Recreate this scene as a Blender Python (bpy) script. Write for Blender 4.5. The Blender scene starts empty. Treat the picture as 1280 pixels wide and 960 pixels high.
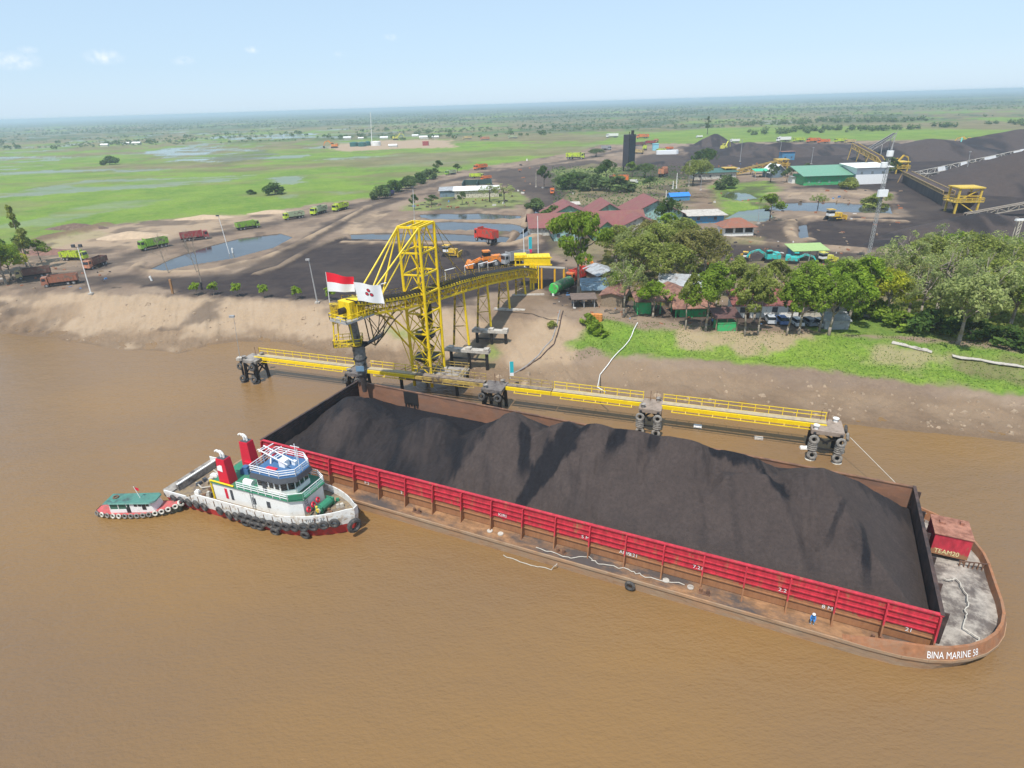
import bpy, bmesh, math, random
import numpy as np
from math import sin, cos, radians, pi, sqrt, atan2
from mathutils import Vector, Matrix
random.seed(7); np.random.seed(7)
S = bpy.context.scene
# ------------------------------------------------------------------ camera
F, HC, CAMH = 760.0, 130.0, 47.0
ROLL = radians(1.79)
PITCH = math.atan((480-HC)*cos(ROLL)/F)
cd = bpy.data.cameras.new('camera'); cam = bpy.data.objects.new('camera', cd); S.collection.objects.link(cam)
cd.sensor_width = 36; cd.lens = 36*F/1280; cd.clip_start = 0.5; cd.clip_end = 90000
fw = Vector((0, cos(PITCH), -sin(PITCH))); up0 = Vector((0, sin(PITCH), cos(PITCH))); rt0 = Vector((1, 0, 0))
# picture-right leans so that the horizon climbs to the right
rt = rt0*cos(ROLL) - up0*sin(ROLL); up = rt0*sin(ROLL) + up0*cos(ROLL)
M = Matrix((rt, up, -fw)).transposed().to_4x4(); M.translation = (0, 0, CAMH); cam.matrix_world = M
S.camera = cam
# ------------------------------------------------------------------ sky
SUNDIR = Vector((0.42*cos(radians(62))/1.002, 0.91*cos(radians(62))/1.002, -sin(radians(62))))   # light travels this way
wd = bpy.data.worlds.new('World'); S.world = wd; wd.use_nodes = True
nt = wd.node_tree; nt.nodes.clear()
def wn(t, **k):
    n = nt.nodes.new(t)
    for a, b in k.items(): setattr(n, a, b)
    return n
out = wn('ShaderNodeOutputWorld'); bg = wn('ShaderNodeBackground'); sky = wn('ShaderNodeTexSky', sky_type='NISHITA')
sky.sun_disc = False; sky.sun_elevation = radians(62); sky.sun_rotation = radians(205)
sky.air_density = 1.0; sky.dust_density = 0.25; sky.ozone_density = 3.0
bg.inputs['Strength'].default_value = 0.125
# thin cloud puffs low in the sky, top left
tc = wn('ShaderNodeTexCoord')
def raydir(px, py):
    v = rt*((px-640)/F) + up*((480-py)/F) + fw
    return v.normalized()
cl = None
def math_n(op, a, b=None, c=None):
    n = wn('ShaderNodeMath', operation=op)
    for i, v in enumerate((a, b, c)):
        if v is None: continue
        if isinstance(v, (int, float)): n.inputs[i].default_value = v
        else: nt.links.new(v, n.inputs[i])
    return n.outputs[0]
for (px, py, wx, st) in ((18, 76, .030, .55), (130, 71, .026, .6), (229, 76, .016, .45), (316, 62, .013, .6), (488, 47, .014, .3), (35, 62, .012, .4), (425, 68, .012, .2)):
    d = raydir(px, py)
    sb = wn('ShaderNodeVectorMath', operation='SUBTRACT'); nt.links.new(tc.outputs['Generated'], sb.inputs[0]); sb.inputs[1].default_value = d
    mp = wn('ShaderNodeVectorMath', operation='MULTIPLY'); nt.links.new(sb.outputs[0], mp.inputs[0]); mp.inputs[1].default_value = (1/wx, 1/wx, 2.6/wx)
    ln = wn('ShaderNodeVectorMath', operation='LENGTH'); nt.links.new(mp.outputs[0], ln.inputs[0])
    fo = math_n('MULTIPLY', math_n('SUBTRACT', 1.0, ln.outputs['Value']), st)
    fo = math_n('MAXIMUM', fo, 0.0)
    cl = fo if cl is None else math_n('ADD', cl, fo)
nz = wn('ShaderNodeTexNoise'); nz.inputs['Scale'].default_value = 110; nz.inputs['Detail'].default_value = 5; nt.links.new(tc.outputs['Generated'], nz.inputs['Vector'])
nf = math_n('MULTIPLY', math_n('SUBTRACT', nz.outputs[0], 0.33), 3.4)
nf = math_n('MAXIMUM', nf, 0.0)
cl = math_n('MINIMUM', math_n('MULTIPLY', cl, nf), 0.8)
mx = wn('ShaderNodeMix', data_type='RGBA'); nt.links.new(cl, mx.inputs['Factor'])
hs = wn('ShaderNodeHueSaturation'); hs.inputs['Saturation'].default_value = 0.62; hs.inputs['Value'].default_value = 1.0
nt.links.new(sky.outputs[0], hs.inputs['Color'])
mh = wn('ShaderNodeMix', data_type='RGBA'); mh.inputs['Factor'].default_value = 0.72; nt.links.new(hs.outputs[0], mh.inputs['A']); mh.inputs['B'].default_value = (2.75, 4.0, 5.35, 1)
nt.links.new(mh.outputs['Result'], mx.inputs['A']); mx.inputs['B'].default_value = (6.4, 6.5, 6.6, 1)
nt.links.new(mx.outputs['Result'], bg.inputs['Color']); nt.links.new(bg.outputs[0], out.inputs['Surface'])
# ------------------------------------------------------------------ sun and exposure
sl = bpy.data.lights.new('sun', 'SUN'); sl.energy = 3.6; sl.angle = radians(0.55); sl.color = (1, 0.955, 0.88)
so = bpy.data.objects.new('sun', sl); S.collection.objects.link(so)
so.rotation_euler = SUNDIR.to_track_quat('-Z', 'Y').to_euler(); so.location = (0, 0, 200)
vs = S.view_settings; vs.view_transform = 'Standard'; vs.look = 'None'; vs.gamma = 1; vs.use_curve_mapping = False; vs.exposure = 0.48
S.render.engine = 'CYCLES'; S.cycles.use_denoising = True; S.cycles.max_bounces = 6; S.cycles.volume_bounces = 1
S.cycles.transparent_max_bounces = 6; S.cycles.diffuse_bounces = 3; S.cycles.glossy_bounces = 2

# ------------------------------------------------------------------ measuring helpers
def W(px, py, z=0.0):
    d = raydir(px, py); t = (z-CAMH)/d.z
    return Vector((d.x*t, d.y*t, z))
def Wn(pts, z=5.0): return np.array([W(x, y, z)[:2] for x, y in pts])

# ------------------------------------------------------------------ mesh helpers
class MB:
    def __init__(s): s.v = []; s.f = []; s.m = []
    def add(s, vs, fs, mi=0):
        n = len(s.v); s.v += [tuple(a) for a in vs]
        s.f += [tuple(i+n for i in f) for f in fs]; s.m += [mi]*len(fs); return s
    def hexa(s, b, t, mi=0):   # bottom quad, top quad (both ccw from above)
        return s.add(list(b)+list(t), [(3,2,1,0),(4,5,6,7),(0,1,5,4),(1,2,6,5),(2,3,7,6),(3,0,4,7)], mi)
    def box(s, x, y, z, sx, sy, sz, rz=0, mi=0, tx=1, ty=1):   # z = bottom
        c, n = cos(rz), sin(rz)
        def q(k, zz, ax, ay): return [(x+c*a*ax-n*b*ay, y+n*a*ax+c*b*ay, zz) for a, b in ((-sx/2,-sy/2),(sx/2,-sy/2),(sx/2,sy/2),(-sx/2,sy/2))]
        return s.hexa(q(0, z, 1, 1), q(1, z+sz, tx, ty), mi)
    def bar(s, p, q, w, h=None, mi=0):
        p, q = Vector(p), Vector(q); h = h or w; d = (q-p)
        if d.length < 1e-5: return s
        d.normalize(); a = d.cross(Vector((0,0,1)))
        if a.length < 1e-3: a = Vector((1,0,0))
        a.normalize(); b = a.cross(d)
        o = [(-1,-1),(1,-1),(1,1),(-1,1)]
        A = [p+a*(w/2*i)+b*(h/2*j) for i, j in o]; B = [q+a*(w/2*i)+b*(h/2*j) for i, j in o]
        return s.add(A+B, [(0,1,2,3),(7,6,5,4),(0,4,5,1),(1,5,6,2),(2,6,7,3),(3,7,4,0)], mi)
    def tube(s, p, q, r1, r2=None, n=8, mi=0, cap=True):
        p, q = Vector(p), Vector(q); r2 = r1 if r2 is None else r2; d = (q-p)
        if d.length < 1e-6: return s
        d.normalize(); a = d.orthogonal().normalized(); b = d.cross(a)
        A = [p+(a*cos(2*pi*i/n)+b*sin(2*pi*i/n))*r1 for i in range(n)]; B = [q+(a*cos(2*pi*i/n)+b*sin(2*pi*i/n))*r2 for i in range(n)]
        fs = [(i, (i+1)%n, n+(i+1)%n, n+i) for i in range(n)]
        if cap: fs += [tuple(range(n))[::-1], tuple(range(n, 2*n))]
        return s.add(A+B, fs, mi)
    def path(s, pts, r, n=5, mi=0):
        for a, b in zip(pts[:-1], pts[1:]): s.tube(a, b, r, r, n, mi)
        return s
    def torus(s, c, ax, R, r, nu=14, nv=7, mi=0, flat=1.0):
        c = Vector(c); ax = Vector(ax).normalized(); a = ax.orthogonal().normalized(); b = ax.cross(a); vs = []; fs = []
        for i in range(nu):
            u = 2*pi*i/nu; e = a*cos(u)+b*sin(u)
            for j in range(nv):
                w = 2*pi*j/nv; vs.append(c+e*(R+r*cos(w))+ax*(r*flat*sin(w)))
        for i in range(nu):
            for j in range(nv):
                fs.append((i*nv+j, ((i+1)%nu)*nv+j, ((i+1)%nu)*nv+(j+1)%nv, i*nv+(j+1)%nv))
        return s.add(vs, fs, mi)
    def prism(s, poly, z0, z1, mi=0, top=None):   # poly ccw; z0/z1 numbers or lists; top = other outline
        n = len(poly); Z0 = z0 if isinstance(z0, (list, tuple)) else [z0]*n; Z1 = z1 if isinstance(z1, (list, tuple)) else [z1]*n
        top = top or poly
        vs = [(p[0], p[1], Z0[i]) for i, p in enumerate(poly)]+[(p[0], p[1], Z1[i]) for i, p in enumerate(top)]
        fs = [tuple(range(n))[::-1], tuple(range(n, 2*n))]+[(i, (i+1)%n, n+(i+1)%n, n+i) for i in range(n)]
        return s.add(vs, fs, mi)
    def strip(s, pts, half, z0, z1, mi=0):  # solid ribbon along a polyline
        for (a, b) in zip(pts[:-1], pts[1:]):
            s.bar((a[0], a[1], (z0+z1)/2), (b[0], b[1], (z0+z1)/2), half*2, z1-z0, mi)
        return s
    def build(s, name, mats=None, parent=None, smooth=False, label=None):
        me = bpy.data.meshes.new(name); me.from_pydata(s.v, [], s.f)
        if mats:
            for m in (mats if isinstance(mats, (list, tuple)) else [mats]): me.materials.append(m)
            me.polygons.foreach_set('material_index', s.m)
        if smooth: me.polygons.foreach_set('use_smooth', [True]*len(me.polygons))
        me.update()
        o = bpy.data.objects.new(name, me); S.collection.objects.link(o)
        if parent: o.parent = parent
        if label: o['label'] = label
        return o
def tag(o, label=None, cat=None, group=None, kind=None):
    if label: o['label'] = label
    if cat: o['category'] = cat
    if group: o['group'] = group
    if kind: o['kind'] = kind
    return o
def thing(name, label, cat, loc=(0,0,0), rz=0, group=None, sc=None):
    o = bpy.data.objects.new(name, None); S.collection.objects.link(o); o.location = loc; o.rotation_euler = (0, 0, rz)
    if sc: o.scale = (sc, sc, sc) if isinstance(sc, (int, float)) else sc
    o.empty_display_size = 0.3
    return tag(o, label, cat, group)
KIDS = {}
def kids(o): return [c for c in S.collection.objects if c.parent == o]
def dup(root, loc, rz, label, group=None, sc=None, swap=None, cache={}):
    """copy of a thing with copies of its parts and sub-parts; swap = {material name: material}"""
    r = root.copy(); S.collection.objects.link(r); r.location = loc; r.rotation_euler = (0, 0, rz); r['label'] = label
    if group: r['group'] = group
    if sc: r.scale = (sc, sc, sc) if isinstance(sc, (int, float)) else sc
    if root.name not in KIDS: KIDS[root.name] = [(c, kids(c)) for c in kids(root)]
    def cp(c, par):
        d = c.copy(); S.collection.objects.link(d); d.parent = par
        if swap and d.data is not None and any(m and m.name in swap for m in d.data.materials):
            key = (c.data.name, tuple(sorted((k, v.name) for k, v in swap.items())))
            if key not in cache:
                me = c.data.copy()
                for i, m in enumerate(me.materials):
                    if m and m.name in swap: me.materials[i] = swap[m.name]
                cache[key] = me
            d.data = cache[key]
        return d
    for c, gs in KIDS[root.name]:
        d = cp(c, r)
        for g in gs: cp(g, d)
    return r

# ------------------------------------------------------------------ materials
MATS = {}
def mat(name, col, rough=0.7, metal=0.0, var=0.12, vscale=1.5, dirt=None, dscale=0.8, damt=0.5, bump=0.0, bscale=8, spec=0.5, stretch=(1,1,1), dirt2=None, zrust=None):
    """painted or raw surface: base colour broken up by noise, plus a second colour (dirt, rust) in patches"""
    if name in MATS: return MATS[name]
    m = bpy.data.materials.new(name); m.use_nodes = True; t = m.node_tree; N = t.nodes; L = t.links; b = N['Principled BSDF']
    b.inputs['Roughness'].default_value = rough; b.inputs['Metallic'].default_value = metal; b.inputs['Specular IOR Level'].default_value = spec
    tcn = N.new('ShaderNodeTexCoord'); mp = N.new('ShaderNodeMapping'); mp.inputs['Scale'].default_value = stretch; L.new(tcn.outputs['Object'], mp.inputs[0])
    n1 = N.new('ShaderNodeTexNoise'); n1.inputs['Scale'].default_value = vscale; n1.inputs['Detail'].default_value = 6; n1.inputs['Roughness'].default_value = 0.65
    L.new(mp.outputs[0], n1.inputs['Vector'])
    r1 = N.new('ShaderNodeMapRange'); r1.inputs['From Min'].default_value = 0.3; r1.inputs['From Max'].default_value = 0.7
    r1.inputs['To Min'].default_value = 1-var; r1.inputs['To Max'].default_value = 1+var; L.new(n1.outputs[0], r1.inputs['Value'])
    mu = N.new('ShaderNodeVectorMath'); mu.operation = 'SCALE'; mu.inputs[0].default_value = col[:3]; L.new(r1.outputs[0], mu.inputs['Scale'])
    res = mu.outputs[0]
    if dirt:
        n2 = N.new('ShaderNodeTexNoise'); n2.inputs['Scale'].default_value = dscale; n2.inputs['Detail'].default_value = 8; n2.inputs['Roughness'].default_value = 0.7
        L.new(mp.outputs[0], n2.inputs['Vector'])
        src = n2.outputs[0]
        if zrust:   # stains thicken towards one height
            sp = N.new('ShaderNodeSeparateXYZ'); L.new(tcn.outputs['Object'], sp.inputs[0])
            zr = N.new('ShaderNodeMapRange'); zr.inputs['From Min'].default_value = zrust[0]; zr.inputs['From Max'].default_value = zrust[1]
            zr.inputs['To Min'].default_value = zrust[2]; zr.inputs['To Max'].default_value = 0.0; L.new(sp.outputs[2], zr.inputs['Value'])
            ad = N.new('ShaderNodeMath'); ad.operation = 'ADD'; L.new(src, ad.inputs[0]); L.new(zr.outputs[0], ad.inputs[1]); src = ad.outputs[0]
        r2 = N.new('ShaderNodeMapRange'); c = 0.5+(0.5-damt)*0.45
        r2.inputs['From Min'].default_value = c-0.05; r2.inputs['From Max'].default_value = c+0.09; L.new(src, r2.inputs['Value'])
        mx = N.new('ShaderNodeMix'); mx.data_type = 'RGBA'; L.new(r2.outputs[0], mx.inputs['Factor']); L.new(res, mx.inputs['A'])
        if dirt2:
            m3 = N.new('ShaderNodeMix'); m3.data_type = 'RGBA'; m3.inputs['A'].default_value = (*dirt[:3], 1); m3.inputs['B'].default_value = (*dirt2[:3], 1); L.new(n1.outputs[0], m3.inputs['Factor'])
            L.new(m3.outputs['Result'], mx.inputs['B'])
        else: mx.inputs['B'].default_value = (*dirt[:3], 1)
        res = mx.outputs['Result']
    L.new(res, b.inputs['Base Color'])
    if bump:
        n4 = N.new('ShaderNodeTexNoise'); n4.inputs['Scale'].default_value = bscale; n4.inputs['Detail'].default_value = 5; L.new(mp.outputs[0], n4.inputs['Vector'])
        bp = N.new('ShaderNodeBump'); bp.inputs['Strength'].default_value = bump; bp.inputs['Distance'].default_value = 0.1; L.new(n4.outputs[0], bp.inputs['Height']); L.new(bp.outputs[0], b.inputs['Normal'])
    MATS[name] = m
    return m
COALD = (0.020, 0.017, 0.017)
yellow = mat('yellow_paint', (0.80, 0.56, 0.006), 0.5, var=0.08, dirt=(0.30, 0.20, 0.03), dscale=1.2, damt=0.22)
yellow_dirty = mat('dusty_yellow_paint', (0.55, 0.37, 0.015), 0.65, var=0.2, dirt=(0.06, 0.045, 0.03), dscale=1.6, damt=0.5)
yellow_dull = mat('dull_yellow_steel', (0.42, 0.29, 0.07), 0.7, var=0.2, dirt=(0.10, 0.07, 0.05), dscale=.7, damt=0.45)
rust = mat('rusty_steel', (0.20, 0.10, 0.055), 0.85, var=0.3, vscale=.9, dirt=(0.10, 0.055, 0.04), dscale=.5, damt=.5, stretch=(1, 1, 2))
rust_dark = mat('dark_rusty_steel', (0.075, 0.045, 0.038), 0.85, var=0.35, vscale=.7, dirt=(0.03, 0.022, 0.022), dscale=.4, damt=.5)
black = mat('black_steel', (0.018, 0.017, 0.018), 0.6, var=0.2)
tyre_m = mat('worn_tyre_rubber', (0.055, 0.053, 0.052), 0.85, var=0.35, vscale=3, dirt=(0.16, 0.14, 0.12), dscale=2, damt=.35)
tyre_pale = mat('dusty_tyre_rubber', (0.24, 0.22, 0.195), 0.9, var=0.25, vscale=3, dirt=(0.09, 0.085, 0.08), dscale=2.5, damt=.4)
tyre_white = mat('white_painted_tyre', (0.60, 0.57, 0.50), 0.8, var=0.2, vscale=3, dirt=(0.2, 0.17, 0.13), dscale=2.5, damt=.4)
concrete = mat('weathered_concrete', (0.30, 0.27, 0.24), 0.9, var=0.2, dirt=(0.09, 0.075, 0.07), dscale=.6, damt=.45, bump=.3)
concrete_pale = mat('pale_concrete', (0.47, 0.43, 0.38), 0.9, var=0.15, dirt=(0.2, 0.17, 0.14), dscale=.6, damt=.35)
white = mat('white_paint', (0.78, 0.77, 0.74), 0.5, var=0.05, dirt=(0.45, 0.36, 0.26), dscale=1.1, damt=.22)
white_clean = mat('clean_white_paint', (0.8, 0.8, 0.8), 0.5, var=0.04)
grey = mat('galvanised_grey', (0.33, 0.33, 0.33), 0.6, var=0.15)
dkgrey = mat('dark_grey_paint', (0.06, 0.065, 0.075), 0.55, var=0.15)
glass = mat('dark_glass', (0.015, 0.02, 0.025), 0.12, var=0.1, spec=0.8)
rope_m = mat('pale_rope', (0.48, 0.44, 0.38), 0.9, var=0.2)
wood = mat('grey_wood', (0.25, 0.19, 0.13), 0.9, var=0.3, vscale=3)
def text_mesh(txt, size):
    cu = bpy.data.curves.new('t', 'FONT'); cu.body = txt; cu.size = size; cu.extrude = 0
    ob = bpy.data.objects.new('t', cu); S.collection.objects.link(ob)
    dg = bpy.context.evaluated_depsgraph_get(); me = bpy.data.meshes.new_from_object(ob.evaluated_get(dg))
    vs = [tuple(v.co) for v in me.vertices]; fs = [tuple(p.vertices) for p in me.polygons]
    bpy.data.objects.remove(ob); bpy.data.curves.remove(cu); bpy.data.meshes.remove(me)
    return vs, fs
# ================================================================== TERRAIN
def vnoise(X, Y, seed=0):
    xi = np.floor(X).astype(np.int64); yi = np.floor(Y).astype(np.int64); xf = X-xi; yf = Y-yi
    def h(a, b):
        n = (a*374761393 + b*668265263 + seed*1442695041) & 0xffffffff
        n = ((n ^ (n >> 13))*1274126177) & 0xffffffff
        return ((n ^ (n >> 16)) & 0xffff)/65535.0
    u = xf*xf*(3-2*xf); v = yf*yf*(3-2*yf)
    return (h(xi, yi)*(1-u)+h(xi+1, yi)*u)*(1-v)+(h(xi, yi+1)*(1-u)+h(xi+1, yi+1)*u)*v
def fbm(X, Y, sc, octv=4, seed=0):
    r = 0; a = 0.5; tot = 0
    for k in range(octv):
        r = r+a*vnoise(X/sc, Y/sc, seed+k); tot += a; a *= 0.55; sc *= 0.48
    return r/tot
def sstep(a, b, x):
    t = np.clip((x-a)/(b-a), 0, 1); return t*t*(3-2*t)
def seg_dist(X, Y, P, closed=True):
    n = len(P); best = np.full(X.shape, 1e18); ins = np.zeros(X.shape, bool)
    for i in range(n if closed else n-1):
        x0, y0 = P[i]; x1, y1 = P[(i+1) % n]; dx, dy = x1-x0, y1-y0; L2 = dx*dx+dy*dy+1e-9
        t = np.clip(((X-x0)*dx+(Y-y0)*dy)/L2, 0, 1); d = (X-x0-t*dx)**2+(Y-y0-t*dy)**2; best = np.minimum(best, d)
        if closed:
            c = ((y0 > Y) != (y1 > Y)) & (X < (x1-x0)*(Y-y0)/(y1-y0+1e-12)+x0); ins ^= c
    best = np.sqrt(best)
    return np.where(ins, -best, best) if closed else best
def sdf(X, Y, P, closed=True, pad=30):
    """signed distance, worked out only near the outline"""
    pad = pad+0.03*P[:, 1].max()
    o = np.full(X.shape, 1e9); k = (X > P[:, 0].min()-pad) & (X < P[:, 0].max()+pad) & (Y > P[:, 1].min()-pad) & (Y < P[:, 1].max()+pad)
    if k.any(): o[k] = seg_dist(X[k], Y[k], P, closed)
    return o
shore = Wn([(0,418),(60,421),(105,430),(150,438),(200,438),(222,443),(240,438),(262,431),(300,426),(360,429),(385,436),(420,448),(480,466),(560,484),(640,492),(700,494),(760,499),(850,508),(950,519),(1060,530),(1280,553)], 0)
crest = Wn([(0,362),(110,366),(200,368),(300,372),(400,378),(470,378),(560,384),(640,383),(690,392),(740,402),(800,406),(870,413),(1000,416),(1100,424),(1280,441)], 5)
def order(P):
    i = np.argsort(P[:, 0]); P = P[i]
    return np.vstack([[[-9000, P[0, 1]+.28*(P[0, 0]+9000)]], P, [[9000, P[-1, 1]-.3*(9000-P[-1, 0])]]])
shore = order(shore); crest = order(crest)
# ponds: outline in the ground plane, water level, carved depth
POND = {
 'settling_pond': [(183,336),(215,321),(260,306),(300,296),(350,290),(366,295),(340,309),(290,322),(235,331),(205,338)],
 'top_basin': [(524,266),(600,265),(652,268),(648,274),(528,273)],
 'middle_basin': [(500,279),(560,275),(640,278),(660,282),(650,290),(500,285)],
 'lower_basin': [(438,291),(480,289),(560,290),(640,294),(632,303),(560,300),(440,298)],
 'drainage_channel': [(668,262),(677,264),(671,281),(652,300),(640,301),(660,281)],
 'reed_pond': [(900,245),(912,238),(935,240),(948,247),(925,250)],
 'house_pond': [(905,272),(925,262),(958,258),(966,270),(955,276),(930,276)],
 'long_pond': [(960,262),(968,252),(1040,251),(1112,256),(1116,266),(1050,264)],
 'corner_pond': [(999,280),(1008,278),(1011,297),(999,298)],
 'yard_pond': [(1150,210),(1150,210.5),(1150.5,210.5)],
}
del POND['yard_pond']
PONDW = {k: Wn(v, 5.0) for k, v in POND.items()}
BERM = [  # polyline in the picture's ground plane, half width m, height m
 ([(175,330),(168,337),(200,342),(260,340),(330,324),(372,306),(420,281),(462,258)], 1.6, .8),
 ([(322,343),(350,334),(385,314),(428,297)], 1.4, .7),
 ([(430,304),(520,305),(640,306),(668,296),(684,280),(680,262),(668,256)], 1.7, .8),
 ([(634,300),(655,281),(663,262)], 1.2, .7),
 ([(500,275),(560,271),(655,275)], 1.3, .5), ([(470,288),(560,286.5),(640,291)], 1.1, .5),
 ([(1012,300),(995,303),(985,290),(990,277),(1015,272),(1060,275),(1130,278)], 1.8, .8),
 ([(905,251),(960,256)], 1.3, .5), ([(965,243),(1060,243),(1110,248)], 3.0, .8), ([(905,297),(960,305),(1000,306),(1080,312)], 1.4, .6),
 ([(0,318),(60,298),(100,290),(130,282)], 3.0, 1.4),
]
BERMW = [(Wn(p, 5.0), w, h) for p, w, h in BERM]
def hfun(X, Y, cheap=False):
    X = np.asarray(X, float); Y = np.asarray(Y, float)
    ys = np.interp(X, shore[:, 0], shore[:, 1]); yt = np.interp(X, crest[:, 0], crest[:, 1])
    ys = ys+1.3*(fbm(X, Y*0+3, 6, 3, 5)-.5)*2
    t = (Y-ys)/(yt-ys)
    right = sstep(-10, 40, X)
    prof = 5*(0.17*np.clip(t, 0, 1)+0.83*sstep(0.12, 1.0, t))
    prof2 = 5*(0.42*np.clip(t, 0, 1)+0.25*sstep(.25, .62, t)+0.33*sstep(0.72, 1.0, t))
    h = np.where(t < 0, np.maximum(-2.5, 0.16*(Y-ys)), prof*(1-right)+prof2*right)
    bank = sstep(0, .12, t)*(1-sstep(.9, 1.25, t))
    h = h+bank*0.9*(fbm(X, Y, 5, 5, 11)-.5)+bank*(.35+.65*(1-right))*0.9*(fbm(X*1.6+Y*.5, Y*.25, 2.6, 4, 31)-.5)+bank*.5*(fbm(X, Y, 1.4, 3, 37)-.5)
    h = h+sstep(1, 1.3, t)*0.25*(fbm(X, Y, 9, 3, 17)-.5)
    if cheap: return h
    for P, w, bh in BERMW:
        d = sdf(X, Y, P, False); d = d+0.5*(fbm(X, Y, 3, 2, 23)-.5); h = h+bh*np.clip(1-(d/(w*1.5))**2, 0, 1)
    for P in PONDW.values():
        d = sdf(X, Y, P); h = h-1.5*sstep(1.0, -1.2, d)
    return h
_gx, _gy = np.arange(-260, 380, .8), np.arange(55, 420, .8); _H = hfun(*np.meshgrid(_gx, _gy, indexing='ij'))
def gz(x, y):   # height of the ground, read from a fine grid
    if not (-259 < x < 378 and 56 < y < 418): return float(hfun(np.array([x]), np.array([y]), True)[0]) if y < 200 else 5.0
    u, v = (x+260)/.8, (y-55)/.8; i, j = int(u), int(v); a, c = u-i, v-j
    return float((_H[i, j]*(1-a)+_H[i+1, j]*a)*(1-c)+(_H[i, j+1]*(1-a)+_H[i+1, j+1]*a)*c)
def G(px, py):   # the point where this direction meets the ground
    z = 5.0
    for _ in range(12):
        p = W(px, py, z); z = 0.5*z+0.5*gz(p.x, p.y)
    return Vector((p.x, p.y, gz(p.x, p.y)))

rows = []
for py in list(np.arange(575, 133.5, -1.0))+[133, 132.6, 132.2, 131.9, 131.6, 131.4, 131.2]:
    dep = PITCH-math.atan((480-py)/F); rows.append((CAMH-5)/math.tan(dep))
rows = np.array([r for r in rows if r < 22000]+[22000, 38000.])
kk = np.concatenate([np.linspace(-2600, -760, 60)[:-1], np.arange(-760, 760, 1.7), np.linspace(761, 2600, 60)])
YY, KK = np.meshgrid(rows, kk, indexing='ij'); XX = KK*(0.908*YY+17.6)/760.0
nr, nc = XX.shape; X = XX.ravel(); Y = YY.ravel()
H = hfun(X, Y); H[Y > 3000] = 5.0
# ---- what covers the ground, as weights
CL = ['grass', 'dry', 'sand', 'coal', 'road', 'mud', 'water', 'forest']
Wt = np.zeros((len(CL), X.size))
jit = fbm(X, Y, 5, 4, 41)-.5; jitf = fbm(X, Y*.5, 60, 4, 43)-.5; strk = fbm(X*.3, Y, 16, 5, 45)
def put(c, a):
    for i in range(len(CL)): Wt[i] *= (1-a)
    if c: Wt[CL.index(c)] += a
def paint(c, pts, soft=1.0, amp=4.0, amt=1.0, closed=True, width=0, z=5.0):
    P = Wn(pts, z) if z == 5.0 else np.array([G(*q)[:2] for q in pts]); sc = max(1.0, P[:, 1].mean()/160); d = sdf(X, Y, P, closed)
    if not closed: d = d-width
    d = d+jit*amp*sc*1.6+(jitf*amp*sc*3 if sc > 2.5 else 0); put(c, amt*sstep(soft*sc, -soft*sc, d)*(sstep(.30, .52, strk) if c == 'water' else 1))
# open marsh and fields beyond the yard
put('grass', np.ones(X.size))
n1 = fbm(X, Y, 90, 5, 51); n2 = fbm(X, Y, 260, 4, 52); n3 = fbm(X, Y*.6, 35, 4, 53)
put('dry', 0.8*sstep(.54, .64, n1)*sstep(300, 700, Y)+.45*sstep(.5, .66, fbm(X*.5, Y, 22, 5, 57)))
far = sstep(780, 1150, Y+260*(n2-.5)+X*.15)
put('dry', far*sstep(.40, .50, n1)*.85)
n4 = fbm(X, Y, 420, 5, 54)
put('forest', .8*sstep(1200, 2200, Y)*sstep(.42, .55, n4)); put('forest', .85*sstep(2600, 4800, Y))
put('forest', .8*sstep(900, 1100, Y)*sstep(.55, .6, n2))
lft = sstep(.0, -.25, X/Y)
put('water', .7*sstep(.585, .64, fbm(X, Y*1.6, 75, 5, 55))*sstep(480, 560, Y)*(1-sstep(1700, 2600, Y))*(.35+.65*lft))
put('dry', .85*sstep(.52, .6, n3)*sstep(640, 800, Y+X*.12)*(1-sstep(1500, 2300, Y)))
# right far: brown scrub strips
paint('dry', [(870,165),(1000,160),(1280,148),(1500,140),(1500,172),(1280,168),(1100,160),(1000,166)], 2, 5, .7)
paint('grass', [(740,174),(900,160),(1100,158),(1280,164),(1400,170),(1400,180),(740,180)], 2, 5, .85)
paint('dry', [(1050,155),(1280,150),(1400,150),(1400,162),(1150,160)], 2, 6, .7)
paint('grass', [(1195,148),(1280,146),(1340,150),(1280,153)], 2, 3, .9)
paint('dry', [(380,208),(430,200),(560,190),(720,184),(760,186),(700,194),(560,200),(450,210)], 2, 5, .75)
paint('dry', [(430,222),(500,214),(545,215),(500,222)], 1, 3, .6)
for p, a in (([(62,233),(110,226),(200,222),(318,219),(290,227),(250,229),(215,233),(130,238),(20,246),(-60,250)], .75), ([(-60,290),(40,275),(95,259),(150,251),(212,249),(190,256),(120,268),(60,282)], .55),
          ([(335,222),(385,217),(378,228),(345,233)], .8), ([(180,190),(250,182),(300,186),(355,192),(330,198),(270,204),(200,197)], .9), ([(-80,194),(120,196),(60,200),(-80,200)], .8), ([(-80,208),(68,206),(20,213),(-80,216)], .9),
          ([(260,170),(385,167),(395,172),(290,176)], .9), ([(140,213),(220,210),(215,214),(140,216)], .8), ([(935,150),(1000,151),(970,157)], .7), ([(350,244),(372,242),(368,247),(350,248)], .6), ([(405,240),(450,240),(430,243)], .5)):
    paint('water', p, .8, 3, a*.85)
paint('coal', [(265,198),(330,188),(352,192),(330,198),(275,205)], 1, 3, .35)
paint('sand', [(405,188),(430,180),(470,175),(575,175),(562,184),(500,185),(430,190)], 1, 3)
paint('dry', [(560,176),(640,172),(760,171),(760,176),(620,177)], 1, 2, .9)
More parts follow.
